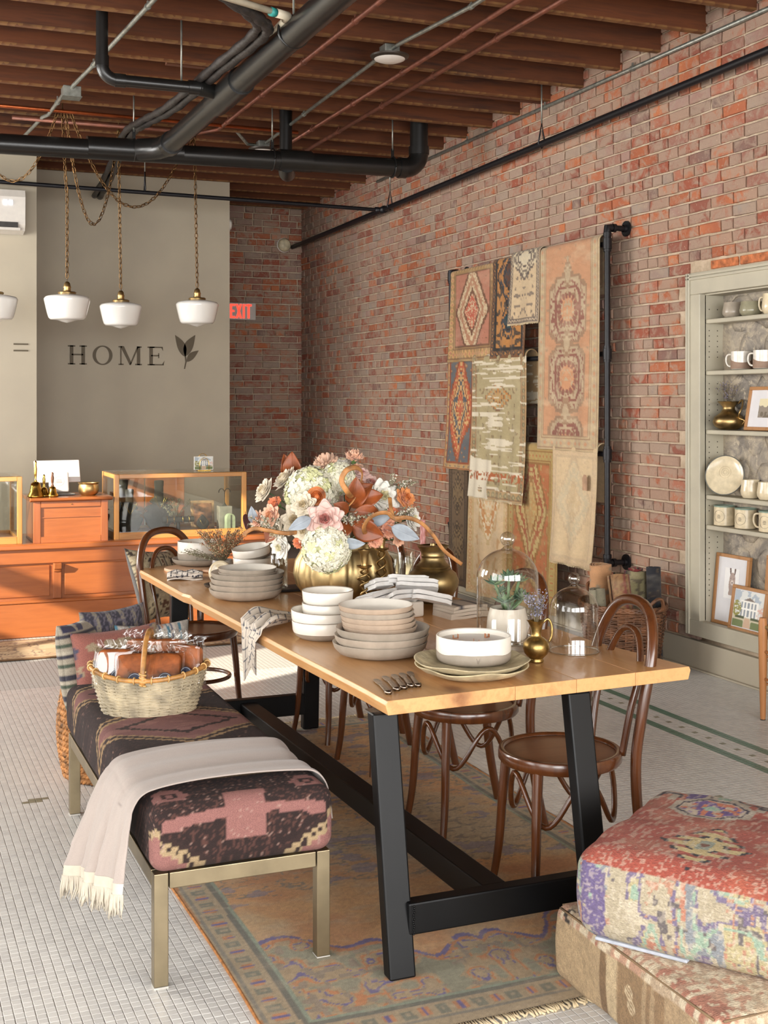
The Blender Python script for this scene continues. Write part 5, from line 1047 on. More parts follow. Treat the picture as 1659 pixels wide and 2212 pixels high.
# domes and succulent
DOME = glass('dome_glass', '#f4f2ee', .075, 1.3)
def dome(label, x, y, z, R, hd, kn):
    T = thing('glass_dome', label, 'glass dome', (x, y, z), group='glass bell domes'); h0 = hd-R*.92; pr = [(R*1.01, 0), (R*1.03, .003), (R, .008), (R, h0*.5), (R, h0)]+[(R*math.cos(a), h0+R*.92*math.sin(a)) for a in np.linspace(.1, PI/2-.02, 14)]
    MB().lathe(pr+[(.001, hd)], 64).build('bell', DOME, T, True)
    MB().tube([(R*1.012*math.cos(a), R*1.012*math.sin(a), .003) for a in np.linspace(0, 2*PI, 64, False)], .0028, 6, True).build('rim', glass('rim_glass', '#e6e6e2', .25, .8), T, True)
    SOL = glass('knob_glass', '#eceae4', .12, .95); MB().lathe([(.026, hd-.004), (.016, hd+.004), (.011, hd+.009)], 24).ball((0, 0, hd+.008+kn), kn, 24, 14).build('knob', SOL, T, True); return T
dome('large glass dome over the potted succulent', 2.052, 3.862, .7925, .107, .316, .026); dome('smaller empty glass dome near the table corner', 2.242, 3.734, .7605, .083, .222, .0205)
T = thing('serving_board', 'round pale board under the large glass dome', 'board', (2.06, 3.868, .7605)); MB().lathe([(0, 0), (.132, 0), (.136, .006), (.136, .024), (.132, .0305), (0, .0305)], 48).build('board', mat('pale_stone', '#bfae98', .5, var=.08, sc=12), T, True, ang=40); MB().lathe([(.1365, .012), (.138, .015), (.1365, .018)], 48).build('edge_groove', mat('pale_stone_dark', '#a3927d', .6), T, True)
T = thing('succulent_pot', 'white ceramic pot under the large glass dome', 'pot', (2.052, 3.862, .7925)); MB().lathe([(0, .001), (.055, 0), (.066, .01), (.073, .04), (.070, .075), (.062, .108), (.060, .112), (.056, .110), (.058, .09), (0, .09)], 40).build('pot_body', mat('white_ceramic', '#dcd5ca', .35, var=.02), T, True, ang=60); MB().lathe([(.057, .098), (0, .102)], 24).build('soil', mat('soil', '#4b3a2c', .95, var=.4, sc=60, bump=.8), T, True)
SUC = [mat('succulent_green', '#41604c', .5, var=.2, sc=30), mat('succulent_light', '#5d7a56', .5, var=.2, sc=30), mat('succulent_tip', '#657a66', .5, var=.2)]
T = thing('succulent', 'branching green succulent rosettes in the white pot under glass', 'plant', (2.052, 3.862, .892)); r = random.Random(2)
def fleshy(c, d, L_, wd): # one leaf
    c = Vector(c); d = Vector(d).normalized(); s = d.cross(Vector((0, 0, 1))); s = s.normalized() if s.length > .05 else Vector((1, 0, 0)); n = s.cross(d); mb = MB()
    mb.grid(lambda a, b: c+d*L_*a+s*math.cos(2*PI*b)*wd*math.sin(PI*min(1, a*.9+.1)**.8)*(1-a**6)+n*(math.sin(2*PI*b)*wd*.4*math.sin(PI*min(1, a*.9+.1))*(1-a**4)+.12*L_*a*a), 7, 8, False, True); return mb
for (hx, hy, hz, sz, n_) in ((0, -.01, .11, 1.0, 14), (.045, .0, .10, .8, 12), (-.05, -.005, .095, .9, 12), (.04, -.03, .04, .9, 12), (-.03, -.035, .035, 1.0, 13), (-.005, .03, .06, .7, 9), (.06, .01, .05, .7, 8)):
    MB().tube([(hx*.2, hy*.2, 0), (hx*.7, hy*.7, hz*.6), (hx, hy, hz)], .005, 6).build('stem', SUC[1], T, True)
    for i in range(n_):
        a = i*2.4; el = .15+1.1*i/n_; L_ = .056*sz*(1-.45*i/n_); fleshy((hx, hy, hz+.006*i/n_), (math.cos(a)*math.cos(el), math.sin(a)*math.cos(el), math.sin(el)), L_, .0125*sz).build('leaf', SUC[r.choice((0, 0, 1, 2))], T, True)
# ------------------------------------------------------------------ linens
LIN = mat('white_linen', '#d6d4d1', .9, var=.04, sc=30, bump=.15, bsc=300, sheen=.2)
def fold(mb, L_, Wd, n, th, X, wob=.003, sd=0):
    """n-layer folded cloth: layers joined by rounded folds"""
    for k in range(n):
        def fn(a, b, k=k):
            x = (a-.5)*L_*(1-.012*k); y = (b-.5)*Wd; e = max(0, abs(a-.5)*2-.86)/.14; z = th*(k+.5)+wob*math.sin(x*40+k+sd)+wob*.6*math.sin(y*33+sd); return (x, y, z-.25*th*e*e)
        g1 = MB().grid(fn, 10, 6); top = [Vector(p)+Vector((0, 0, th*.44)) for p in g1.v]; bot = [Vector(p)-Vector((0, 0, th*.44)) for p in g1.v]
        nb = len(g1.v); rim = [i*6 for i in range(10)]+[9*6+j for j in range(1, 6)]+[i*6+5 for i in range(8, -1, -1)]+[j for j in range(4, 0, -1)]
        fs = list(g1.f)+[tuple(nb+i for i in f[::-1]) for f in g1.f]+[(rim[i], rim[(i+1) % len(rim)], nb+rim[(i+1) % len(rim)], nb+rim[i]) for i in range(len(rim))]
        mb.add([X @ p for p in top+bot], fs)
    return mb
T = thing('napkin_holder', 'white ceramic block under the pile of white napkins', 'holder', (1.985, 4.60, .7605), .3); MB().box(-.055, .055, -.05, .05, 0, .062).build('block', mat('white_ceramic', '#dcd5ca', .35), T, bevel=.008); MB().box(-.035, .035, -.03, .03, .0615, .0625).build('recess', CLAYG, T)
for i, (p, rz, ry, rx, sz, lb) in enumerate((
    ((1.880, 4.64, .822), .35, -.10, -.25, (.15, .10), 'white linen napkin of the pile reaching towards the candlesticks'),
    ((1.955, 4.575, .823), .10, .0, -.42, (.12, .10), 'white linen napkin in the lower middle of the pile'),
    ((2.065, 4.535, .823), -.35, .18, -.22, (.16, .12), 'white linen napkin of the pile pointing to the striped towels'),
    ((1.915, 4.71, .862), .15, -.05, -.3, (.09, .09), 'short rolled white napkin at the back of the pile'),
    ((2.03, 4.69, .870), -.28, .06, -.28, (.17, .085), 'white linen napkin folded at the back top of the pile'),
    ((2.045, 4.63, .858), -.30, .08, -.5, (.17, .085), 'white linen napkin lying on top in front of the brass jug'))):
    T = thing('linen_napkin', lb, 'napkin', p, rz, 'white linen napkins'); fold(MB(), sz[0], sz[1], 2, .019, Matrix.Rotation(rx, 4, 'X') @ Matrix.Rotation(ry, 4, 'Y'), .0012, i).build('folded_cloth', LIN, T, True, sub=2)
CLOTH = vcol('woven_cloth', .95, .35, 500, .0012, .10)
def check(P, ax, ay, pitch, wd, base, line, warp=.004):
    u, v = P[:, ax]+warp*np.sin(P[:, ay]*60), P[:, ay]+warp*np.sin(P[:, ax]*70); c = np.tile(H(base), (len(P), 1))
    return mx(c, (np.abs((u/pitch) % 1-.5) < wd) | (np.abs((v/pitch) % 1-.5) < wd), line)
for i, (z, rz, lb) in enumerate(((.761, .12, 'lower folded cream towel with thin dark stripes beside the large dome'), (.785, .2, 'upper folded cream towel with dark stripes beside the large dome'))):
    T = thing('folded_towel', lb, 'towel', (2.20, 4.53+.015*i, z), rz, 'folded striped towels'); mb = fold(MB(), .19-.02*i, .14, 2, .013, Matrix(), .0015, i)
    o = mb.build('folded_cloth', CLOTH, T, True, col=lambda P: mx(np.tile(H('#cbbfb0'), (len(P), 1)), np.abs((P[:, 0]/.085) % 1-.5) < .05, '#4a4a52'), ang=50)
T = thing('checked_napkin', 'folded white napkin with a black wire check by the round board', 'napkin', (1.415, 5.985, .761), -.25)
o = fold(MB(), .17, .12, 3, .0095, Matrix(), .004, 3); mb = MB()
def cg(nu, nv, fn): return MB().grid(fn, nu, nv)
mb = cg(60, 40, lambda a, b: ((a-.5)*.17, (b-.5)*.13, .032+.004*math.sin(a*14+b*5)+.003*math.sin(b*17)-.032*max(0, abs(a-.5)*2-.8)**1.5*11*.9*.2-.03*max(0, abs(b-.5)*2-.8)*5*.5)); o.build('folded_cloth', mat('cream_cloth', '#cfc6ba', .95), T, True); mb.build('checked_top', CLOTH, T, True, col=lambda P: check(P, 0, 1, .026, .09, '#d6cdc2', '#33323a', .003), solid=.002)
T = thing('checked_towel', 'cream towel with thin blue check draped over the table edge', 'towel', (1.45, 4.60, .762))
def drape(a, b):
    # a: from bowls (0) over the edge to the hanging hem (1); b across
    w_ = .10+.05*math.sin(PI*min(1, a*1.6))-.03*max(0, a-.75)*4; s = (b-.5)*2; ripple = math.sin(b*15+a*3); kn = math.exp(-((a-.38)/.14)**2)
    if a < .52: t = a/.52; x = .11-.235*t; z = .006+.014*(1+ripple)*(.4+.6*math.sin(PI*t))+.022*kn*(1+.6*math.sin(b*21)); y = .10-.16*t+s*w_*(.55+.6*t)
    else: t = (a-.52)/.48; x = -.125-.012*math.sin(min(1, t*3)*PI/2)-.010*ripple*(.3+t); z = .012-.165*t*(1+.35*math.sin(b*9.5+.6))*(.9 if b > .3 else .75)-.004; y = -.06-.02*t+s*w_*(1.15-.35*t)
    return (x, y, z)
mb = MB().grid(drape, 80, 90); o = mb.build('cloth', CLOTH, T, True, solid=.0025); uv = np.stack([np.repeat(np.arange(80)/79*.46, 90), np.tile(np.arange(90)/89*.42, 80)], 1); paint(o.data, check(uv, 0, 1, .045, .045, '#cfc3b4', '#3d4150', .002)); MB().box(-.05, -.047, .16, .2, .002, .004).build('label_tab', LIN, T)
# butter knives
SIL = mat('tarnished_silver', '#a29588', .3, 1, var=.2, sc=30)
for i, (a, b, lb) in enumerate((((1.441, 3.581), (1.407, 3.387), 'silver butter knife nearest the long table edge'), ((1.482, 3.612), (1.447, 3.418), 'second silver butter knife from the long table edge'), ((1.518, 3.622), (1.474, 3.428), 'middle silver butter knife of five'), ((1.549, 3.632), (1.504, 3.445), 'fourth silver butter knife from the long table edge'), ((1.580, 3.640), (1.525, 3.440), 'silver butter knife nearest the pulp platters'))):
    d = Vector((b[0]-a[0], b[1]-a[1], 0)); T = thing('butter_knife', lb, 'knife', (a[0], a[1], .7602), math.atan2(d.y, d.x), 'silver butter knives'); L_ = d.length
    pl_ = [(0, .0), (.004, .009), (.02, .0125), (.055, .0115), (.078, .007), (.085, .005), (.085, -.005), (.078, -.006), (.05, -.008), (.02, -.009), (.004, -.006)]
    MB().prism(pl_, .003, .0048, Matrix()).build('blade', SIL, T, bevel=.0005); MB().grid(lambda q, s: (.08+q*(L_-.08), (.0058+.0035*q+(.003 if q > .8 else 0)*math.sin((q-.8)*15))*math.cos(2*PI*s), .0052+(.0042+.0018*q)*math.sin(2*PI*s)), 16, 12, False, True).build('handle', SIL, T, True)
    mb = MB(); [mb.ball((L_+.004*math.cos(k)-.006, .008*math.sin(k*1.05-2.1), .008), .005, 8, 6) for k in range(5)]; mb.ball((L_-.004, 0, .0075), (.012, .011, .006), 10, 7); mb.build('shell_tip', SIL, T, True)
# ------------------------------------------------------------------ bouquet
FC = {'C': ('#d9cdb6', '#cbb997'), 'W': ('#dedad0', '#d6cda8'), 'M': ('#c4a49a', '#b58d86'), 'K': ('#d8b4aa', '#c98a80'), 'O': ('#d1854a', '#c06a35'), 'P': ('#d9a88a', '#cf9068'), 'B': ('#d2ab90', '#c99473'), 'R': ('#d0764a', '#b85a35'), 'S': ('#d89a7c', '#c97f62')}
FM = {k: (mat('petal_'+n, c[0], .6, var=.05, sc=40, sheen=.3), mat('heart_'+n, c[1], .6, var=.06, sc=40)) for (k, c), n in zip(FC.items(), ('cream', 'white', 'mauve', 'pink', 'orange', 'peach', 'blush', 'coral', 'salmon'))}
GRN = mat('leaf_green', '#4f6b3a', .5, var=.15); BC = Vector((1.874, 5.017, 1.06))
def facing(p, T_, toward=.6):
    d = (Vector(p)-BC); d.normalize(); c = Vector((-Vector(p).x, -Vector(p).y, .3)).normalized(); n = (d+c*toward).normalized(); T_.rotation_euler = n.to_track_quat('Z', 'Y').to_euler()
def petal(mb, R, open_, ang, wd, curl, r, base=0):
    ca, sa = math.cos(ang), math.sin(ang); so, co = math.sin(open_), math.cos(open_)
    def fn(a, b):
        s = (a-.5)*2; w_ = wd*(1-(1-b)**2)**.6*(1-.5*max(0, (b-.55)/.45)**2)*s; k = b*(1-.16*s*s); out = R*(so*k+curl*k**3*.35+.10*(1-s*s)*co*k)+base; up_ = R*(co*k-curl*.22*k**4)-R*.16*(s*s)*k*so; t = out-.22*R*s*s*co*k
        return (t*ca-w_*sa+r.uniform(-.02, .02)*R, t*sa+w_*ca+r.uniform(-.02, .02)*R, up_+r.uniform(-.015, .015)*R)
    mb.grid(fn, 5, 5)
def rose(T, R, k, r, tight=.84):
    o_, i_ = MB(), MB(); rings = ((6, 1.0, 1.2, .56, .6), (6, .97, .98, .56, .55), (6, .92, .76, .52, .45), (5, .86, .55, .5, .3), (5, .8, .38, .46, .2))
    for n, s, op, wd, cu in rings:
        a0 = r.uniform(0, 6)
        for j in range(n): petal(o_, R*s, op*tight, a0+2*PI*j/n+r.uniform(-.15, .15), R*wd, cu, r, .02*R)
    for n, s, op in ((5, .76, .26), (4, .72, .15), (3, .68, .06), (3, .6, .02)):
        a0 = r.uniform(0, 6)
        for j in range(n): petal(i_, R*s, op, a0+2*PI*j/n, R*.34, 0, r, .05*R)
    for mb in (o_, i_): mb.v = [(x, y, z-R*.45) for x, y, z in mb.v]
    o_.build('petal_layer', FM[k][0], T, True, sub=1, solid=.0006); i_.build('heart', FM[k][1], T, True, sub=1, solid=.0006)
def carnation(T, R, k, r):
    mb = MB()
    for j in range(34):
        u = r.random()**.6; op = .15+1.25*u; a = j*2.4; q = R*(.75+.3*r.random()); ca, sa = math.cos(a), math.sin(a); ph = r.uniform(0, 6); w0 = R*.36
        def fn(s_, b): s = (s_-.5)*2; w_ = w0*b**.7*s; f = b*q; z = f*math.cos(op)+.12*R*b*b*math.sin(s*7+ph); x = f*math.sin(op)+.06*R*math.cos(s*9+ph)*b; return (x*ca-w_*sa, x*sa+w_*ca, z-R*.4)
        mb.grid(fn, 8, 4)
    mb.build('ruffled_petals', FM[k][0], T, True, solid=.0006); MB().lathe([(0, -R*.95), (R*.2, -R*.9), (R*.26, -R*.5), (R*.22, -R*.3)], 10).build('calyx', GRN, T, True)
def hydrangea(T, R, k, r):
    mb = MB(); n = 150; FL = mb
    for j in range(n):
        z = 1-1.7*(j+.5)/n; a = j*2.39996; s = math.sqrt(max(0, 1-z*z)); d = Vector((s*math.cos(a), s*math.sin(a), z)); c = d*R*(.86+.12*r.random()); u = d.orthogonal().normalized(); v = d.cross(u); ro = r.uniform(0, 3); q = R*r.uniform(.17, .22)
        mb.cur = 1 if r.random() < .25 else 0
        for p in range(4):
            e = u*math.cos(ro+p*PI/2)+v*math.sin(ro+p*PI/2); f = d.cross(e)
            mb.add([c, c+e*q*.55+f*q*.5+d*q*.18, c+e*q*1.15+f*q*.28+d*q*.05, c+e*q*1.25+d*q*.2, c+e*q*1.15-f*q*.28+d*q*.05, c+e*q*.55-f*q*.5+d*q*.18], [(0, 1, 2, 3), (0, 3, 4, 5)])
    stuff(mb.build('floret', [mat('hydrangea_white', '#dcd9c4', .6, var=.06, sc=30), mat('hydrangea_green', '#cfcf9f', .6, var=.06)], T)); MB().ball((0, 0, -.1*R), R*.82, 14, 10).build('core', mat('hydrangea_core', '#cfcdb2', .9), T, True)
def ranunculus(T, R, k, r):
    mb = MB(); mi_ = MB()
    for i, s in enumerate((1.0, .93, .84, .72, .6, .46, .32)):
        for j in range(5): a = j*2*PI/5+i*.6; (mb if i < 4 else mi_).grid(lambda u, v, s=s, a=a: (R*s*math.sin(.25+1.45*v)*math.cos(a+1.5*(u-.5)), R*s*math.sin(.25+1.45*v)*math.sin(a+1.5*(u-.5)), -R*.7*math.cos(.2+1.9*v*(1-.1*(2*u-1)**2))*s**.5), 6, 6)
    mb.build('petal_layer', FM[k][0], T, True, solid=.0005); mi_.ball((0, 0, -.12*R), .34*R, 10, 8); mi_.build('heart', mat('heart_orange', '#cf8a50', .6), T, True, solid=.0005)
FL = [
('rose',(1.540,5.097,1.247),0.059,'C','full cream rose at the outer tip of the bouquet over the stacked bowls'),
('rose',(1.644,5.141,1.293),0.066,'C','tall cream rose below the rust leaf at the top of the bouquet'),
('rose',(1.637,5.003,1.254),0.049,'M','mauve pink rose between cream roses and the upper hydrangea'),
('hydrangea',(1.713,4.960,1.233),0.118,'W','upper white hydrangea behind the orange ranunculus'),
('carnation',(1.785,4.997,1.361),0.063,'B','blush carnation above the upper hydrangea'),
('rose',(1.894,5.082,1.359),0.064,'W','white rose behind the blush carnation'),
('carnation',(1.921,5.006,1.390),0.044,'P','small peach carnation on a green stem at the very top'),
('rose',(1.925,4.939,1.318),0.047,'K','pale pink rose beside the curled ribbon loop'),
('rose',(1.989,4.978,1.275),0.044,'K','pale pink rose half hidden behind the large white rose'),
('rose',(1.974,4.811,1.227),0.077,'W','large open white rose beside the orange rose'),
('rose',(2.071,4.793,1.220),0.052,'O','orange rose at the jug side of the bouquet'),
('ranunculus',(1.684,4.822,1.233),0.040,'O','orange ranunculus in front of the upper hydrangea'),
('rose',(1.685,4.725,1.150),0.078,'K','large pink rose at the front between blue leaf and hydrangea'),
('rose',(1.708,4.866,1.193),0.053,'M','mauve rose tucked behind the large pink rose'),
('hydrangea',(1.701,4.750,1.030),0.103,'W','lower white hydrangea hanging over the brass pot rim'),
('rose',(1.607,4.875,1.138),0.068,'C','cream rose beside the blue grey leaf at the front'),
('rose',(1.541,4.945,1.081),0.055,'C','ivory rose hanging low above the ribbed tumblers'),
('rose',(1.557,4.917,1.022),0.052,'W','white rose lowest in the bouquet, above the ribbed tumblers'),
('rose',(1.490,5.031,1.129),0.043,'P','shaggy peach rose at the outer tip near the blue leaf'),
('carnation',(1.549,4.964,1.198),0.038,'R','coral flower among the statice sprigs'),
('carnation',(1.957,4.731,1.100),0.053,'S','salmon carnation over the brass pot rim'),
('carnation',(1.900,4.711,1.056),0.034,'S','small salmon carnation by the tall candlestick'),
('rose',(2.003,4.712,1.055),0.03,'P','tight peach bud under the pale blue leaf'),
('rose',(2.114,4.818,1.129),0.053,'W','white rose behind the pink candle'),
('carnation',(1.994,4.759,1.161),0.029,'R','coral bud peeping under the large white rose'),
('rose',(1.627,4.824,1.203),0.056,'C','cream rose under the ranunculus, facing the bowls'),
('hydrangea',(1.825,4.945,1.295),0.075,'W','smaller white hydrangea between the ranunculus and the ribbon loop'),
('rose',(1.518,4.931,1.155),0.049,'P','peach rose between the ivory rose and the coral flower'),
('rose',(1.615,4.790,1.098),0.047,'C','cream rose just above the lower coral flower'),
('rose',(1.928,5.003,1.338),0.050,'B','blush rose between the topmost carnation and the pale pink roses'),
('carnation',(1.602,4.812,1.050),0.028,'R','coral flower hanging beside the lower hydrangea')]
r = random.Random(31); STEMG = mat('flower_stem', '#3f5a33', .5)
for typ, p, R, k, lb in FL:
    T = thing(typ, lb, 'flower', p, group='flowers in the lobed brass pot'); facing(p, T, .9 if 'front' in lb or 'large' in lb else .35); {'rose': rose, 'carnation': carnation, 'hydrangea': hydrangea, 'ranunculus': ranunculus}[typ](T, R, k, r)
    inv = T.rotation_euler.to_matrix().inverted(); a = inv @ (Vector((1.874+r.uniform(-.08, .08), 5.017+r.uniform(-.08, .08), 1.0))-Vector(p)); MB().tube(spline([(0, 0, -R*.45), (a.x*.3, a.y*.3, min(-R*.8, a.z*.4)), tuple(a)], 5), .003, 6).build('stem', STEMG, T, True)
RUST = mat('magnolia_rust', '#80411f', .45, var=.2, sc=20); BLUE = mat('painted_blue_leaf', '#9aa2aa', .5, var=.1); PLUM = mat('plum_leaf', '#5a3636', .5)
def leaf(a, b, wd, m, name, label, group, fold_=.25, seed=0, cat_='leaf'):
    a, b = Vector(a), Vector(b); d = (b-a); L_ = d.length*(1.1 if 'rust' in label else .95); d.normalize(); view = Vector((-a.x, -a.y, .1)).normalized(); s = d.cross(view).normalized(); n = s.cross(d); rr = random.Random(seed); tw = rr.uniform(-.5, .5); s, n = s*math.cos(tw)+n*math.sin(tw), n*math.cos(tw)-s*math.sin(tw)
    T = thing(name, label, cat_, tuple(a), group=group); mb = MB(); cv = rr.uniform(.08, .2)
    mb.grid(lambda u, v: d*L_*v+s*(2*u-1)*wd*L_*math.sin(PI*v**.85)**.85+n*(fold_*wd*L_*abs(2*u-1)*math.sin(PI*v)+cv*L_*math.sin(PI*v)), 9, 14); mb.build('blade', m, T, True, solid=.0012); MB().tube([d*L_*v+n*(cv*L_*math.sin(PI*v)+.0012) for v in np.linspace(-.15, .95, 10)], .0014, 5).build('midrib', m, T, True)
for i, (a, b, k, lb) in enumerate([((1.718, 5.186, 1.283), (1.693, 5.164, 1.395), 'r', 'broad rust magnolia leaf rising at the top of the bouquet'), ((1.690, 5.229, 1.291), (1.667, 5.203, 1.384), 'r', 'narrow rust leaf behind the tallest rust leaf'), ((1.83, 4.816, 1.187), (1.897, 4.754, 1.275), 'r', 'rust leaf of the middle cluster pointing up to the pale roses'), ((1.824, 4.786, 1.199), (1.826, 4.744, 1.306), 'r', 'rust leaf of the middle cluster inside the ribbon loop'), ((1.80, 4.76, 1.173), (1.735, 4.746, 1.205), 'r', 'rust leaf of the middle cluster by the upper hydrangea'), ((1.82, 4.754, 1.171), (1.925, 4.744, 1.155), 'r', 'rust leaf of the middle cluster under the white rose'), ((1.84, 4.79, 1.204), (1.935, 4.743, 1.236), 'r', 'rust leaf lying toward the large white rose'), ((1.80, 4.731, 1.128), (1.905, 4.671, 1.083), 'r', 'rust leaf sloping down to the candlesticks'), ((1.80, 4.746, 1.128), (1.739, 4.725, 1.064), 'r', 'rust leaf beside the lower hydrangea'), ((1.568, 4.978, 1.125), (1.514, 4.957, 1.045), 'r', 'rust leaf low under the coral flower'),
    ((1.488, 5.05, 1.109), (1.468, 5.03, 1.19), 'b', 'pale blue painted leaf at the outer tip of the bouquet'), ((1.630, 4.735, 1.155), (1.530, 4.735, 1.110), 'b', 'blue grey painted leaf against the large pink rose'), ((1.957, 4.684, 1.113), (2.06, 4.617, 1.062), 'b', 'wide pale blue leaf spilling toward the brass jug'), ((1.761, 4.715, 1.06), (1.838, 4.655, 1.052), 'b', 'small blue leaf over the brass pot rim'), ((1.864, 4.757, 1.142), (1.973, 4.69, 1.165), 'b', 'pale blue leaf under the large white rose'), ((1.471, 5.126, 1.145), (1.462, 5.086, 1.079), 'p', 'dark plum leaf at the very tip of the bouquet')]):
    leaf(a, b, .34 if k == 'r' else .25, {'r': RUST, 'b': BLUE, 'p': PLUM}[k], 'magnolia_leaf' if k != 'b' else 'painted_leaf', lb, 'leaves in the bouquet', .3, i)
REED = mat('curled_reed', '#9a6a3c', .6, var=.25, sc=25, bump=.3, bsc=60)
for P, w_, lb in (([(1.81, 4.748, 1.231), (1.765, 4.682, 1.260), (1.743, 4.688, 1.305), (1.761, 4.682, 1.345), (1.802, 4.687, 1.356), (1.841, 4.714, 1.335), (1.848, 4.754, 1.286), (1.817, 4.767, 1.21), (1.756, 4.792, 1.163)], .011, 'flat tan reed curled into a loop at the middle of the bouquet'), ([(1.851, 4.699, 1.083), (1.819, 4.637, 1.118), (1.827, 4.612, 1.153), (1.864, 4.607, 1.175), (1.907, 4.6, 1.177), (1.936, 4.60, 1.155), (1.979, 4.571, 1.158), (2.018, 4.522, 1.14), (2.052, 4.487, 1.096), (2.09, 4.46, 1.033), (2.145, 4.416, .983)], .0095, 'long tan reed arching from the candlesticks over the brass jug'), ([(1.642, 4.839, 1.106), (1.592, 4.806, 1.093), (1.539, 4.795, 1.092), (1.473, 4.8, 1.105), (1.422, 4.821, 1.113), (1.391, 4.834, 1.098), (1.384, 4.837, 1.083)], .0085, 'wavy tan reed reaching out over the ribbed tumblers'), ([(1.941, 4.662, 1.233), (1.927, 4.614, 1.19), (1.935, 4.6, 1.154), (1.966, 4.598, 1.144)], .008, 'short brown reed hooked under the large white rose')):
    o = P[0]; T = thing('curled_reed', lb, 'reed', o, group='curled reeds in the bouquet'); MB().tube([p-Vector(o) for p in spline(P, 7)], w_, 8, flat=.32, up=(.3, 1, .2)).build('strip', REED, T, True)
for (x, y, z, l1, l2, sd_, lb) in ((1.56, 4.99, 1.04, -.07, -.07, 21, 'white statice sprigs over the coral flower'), (1.83, 4.80, 1.06, -.015, -.12, 22, 'white statice sprigs in front of the rust leaves'), (1.99, 4.80, 1.08, .02, -.10, 23, 'white statice sprigs under the orange rose'), (2.0, 4.85, 1.20, .07, -.02, 24, 'white statice sprigs above the orange rose')):
    sprig('statice_sprig', lb, (x, y, z), 16, .11, .07, DRYW, sd_, 'flower', .0042, 0, 16, (l1, l2), .001, DRYG, 'statice sprigs')
# ================================================================== bentwood chairs
BW = wood('bentwood', '#391d0d', '#552e15', '#452410', 'z', .25, 6, coat=.5); SEATW = wood('chair_seat_wood', '#5f3c26', '#7a5236', '#6b452c', 'x', .4, 5, coat=.15)
def make_chair(label, group, ring=True):
    T = thing('bentwood_chair', label, 'chair', group=group); R = .205
    MB().lathe([(0, .435), (R*.86, .432), (R*.97, .428), (R, .436), (R, .462), (R*.985, .468), (R*.93, .470), (R*.90, .466), (R*.89, .4605)], 48).build('seat_rim', BW, T, True, ang=50); MB().lathe([(R*.905, .459), (R*.5, .463), (0, .462)], 40).build('seat', SEATW, T, True)
    for s in (-1, 1): MB().tube(spline([(.138, s*.118, .435), (.148, s*.13, .30), (.158, s*.142, .12), (.172, s*.155, .004)], 5), [.0185-.006*(k/15) for k in range(16)], 12).build('leg', BW, T, True, ang=60)
    P = spline([(-.245, -.185, .004), (-.20, -.178, .22), (-.185, -.176, .44), (-.205, -.185, .62), (-.245, -.175, .80), (-.275, -.11, .915), (-.285, 0, .945), (-.275, .11, .915), (-.245, .175, .80), (-.205, .185, .62), (-.185, .176, .44), (-.20, .178, .22), (-.245, .185, .004)], 7)
    MB().tube(P, [.0165+.0025*math.sin(PI*i/(len(P)-1)) for i in range(len(P))], 12).build('back_hoop', BW, T, True, ang=60)
    P = spline([(-.175, -.105, .455), (-.20, -.115, .60), (-.235, -.112, .72), (-.262, -.065, .825), (-.268, 0, .852), (-.262, .065, .825), (-.235, .112, .72), (-.20, .115, .60), (-.175, .105, .455)], 7); MB().tube(P, .0125, 10).build('inner_hoop', BW, T, True)
    if ring: MB().tube([(.168*math.cos(a)*1.02-.01, .168*math.sin(a), .325-.075*math.cos(4*(a-PI/4))) for a in np.linspace(0, 2*PI, 72, False)], .0095, 8, True).build('bow_brace', BW, T, True)
    else: MB().tube([(.165*math.cos(a), .165*math.sin(a), .22) for a in np.linspace(0, 2*PI, 60, False)], .0105, 8, True).build('ring_brace', BW, T, True)
    return T
GC = 'bentwood chairs along the table'
c0 = make_chair('dark bentwood chair at the table corner, in front of the willow basket', GC); at(c0, (2.125, 3.63, 0), PI-.06)
for x, y, rz, lb in ((2.12, 4.335, PI+.02, 'second dark bentwood chair, tucked in behind the large glass dome'), (2.14, 5.17, PI+.16, 'third dark bentwood chair, its hoop back beyond the brass jug'), (2.12, 5.72, PI+.22, 'last dark bentwood chair on the wall side, hoop behind the twist candle')): at(copy_tree(c0), (x, y, 0), rz, lb)
cf = make_chair('bentwood chair at the far table end with a pillow on its seat', GC, False); at(cf, (1.545, 6.27, 0), math.radians(-64)); cf.location.z = 0
# ------------------------------------------------------------------ cushions and pillows
TEX = vcol('woven_textile', .95, .8, 260, .004, .28, .1); VEL = vcol('carpet_pile', .95, .9, 420, .004, .35, .0)
def cushion(T, name, w_, h, d, fn, m, n=46, pinch=.12, X=None, back=None, bm=None, sag=0):
    """square pillow in local xz, thickness along y; fn(u,v)->rgb"""
    def prof(u, v): return d/2*max(0, (1-abs(u)**3.2)*(1-abs(v)**3.2))**.55
    def outline(u, v): k = 1-pinch*((1-abs(v)**2)*abs(u)**2); k2 = 1-pinch*((1-abs(u)**2)*abs(v)**2); return (w_/2*u*k, h/2+h/2*v*k2-sag*(1-u*u)*(v+1)/2)
    for s, nm, f_, mm in ((-1, name, fn, m), (1, 'back_panel', back or fn, bm or m)):
        mb = MB(); mb.grid(lambda a, b: (lambda u, v, o: (o[0], s*prof(u, v), o[1]))(2*a-1, 2*b-1, outline(2*a-1, 2*b-1)), n, n); u = np.repeat(np.arange(n)/(n-1)*2-1, n); v = np.tile(np.arange(n)/(n-1)*2-1, n)
        if X is not None: mb.v = [tuple(X @ Vector(p)) for p in mb.v]
        o = mb.build(nm, mm, T, True, solid=.004); paint(o.data, f_(u, v))
    return T
T = thing('throw_pillow', 'cream pillow with brown flower sprays and grey sides on the far chair', 'pillow', (1.445, 6.47, .477), math.radians(60), None); T.rotation_euler = (-.42, .10, math.radians(38))
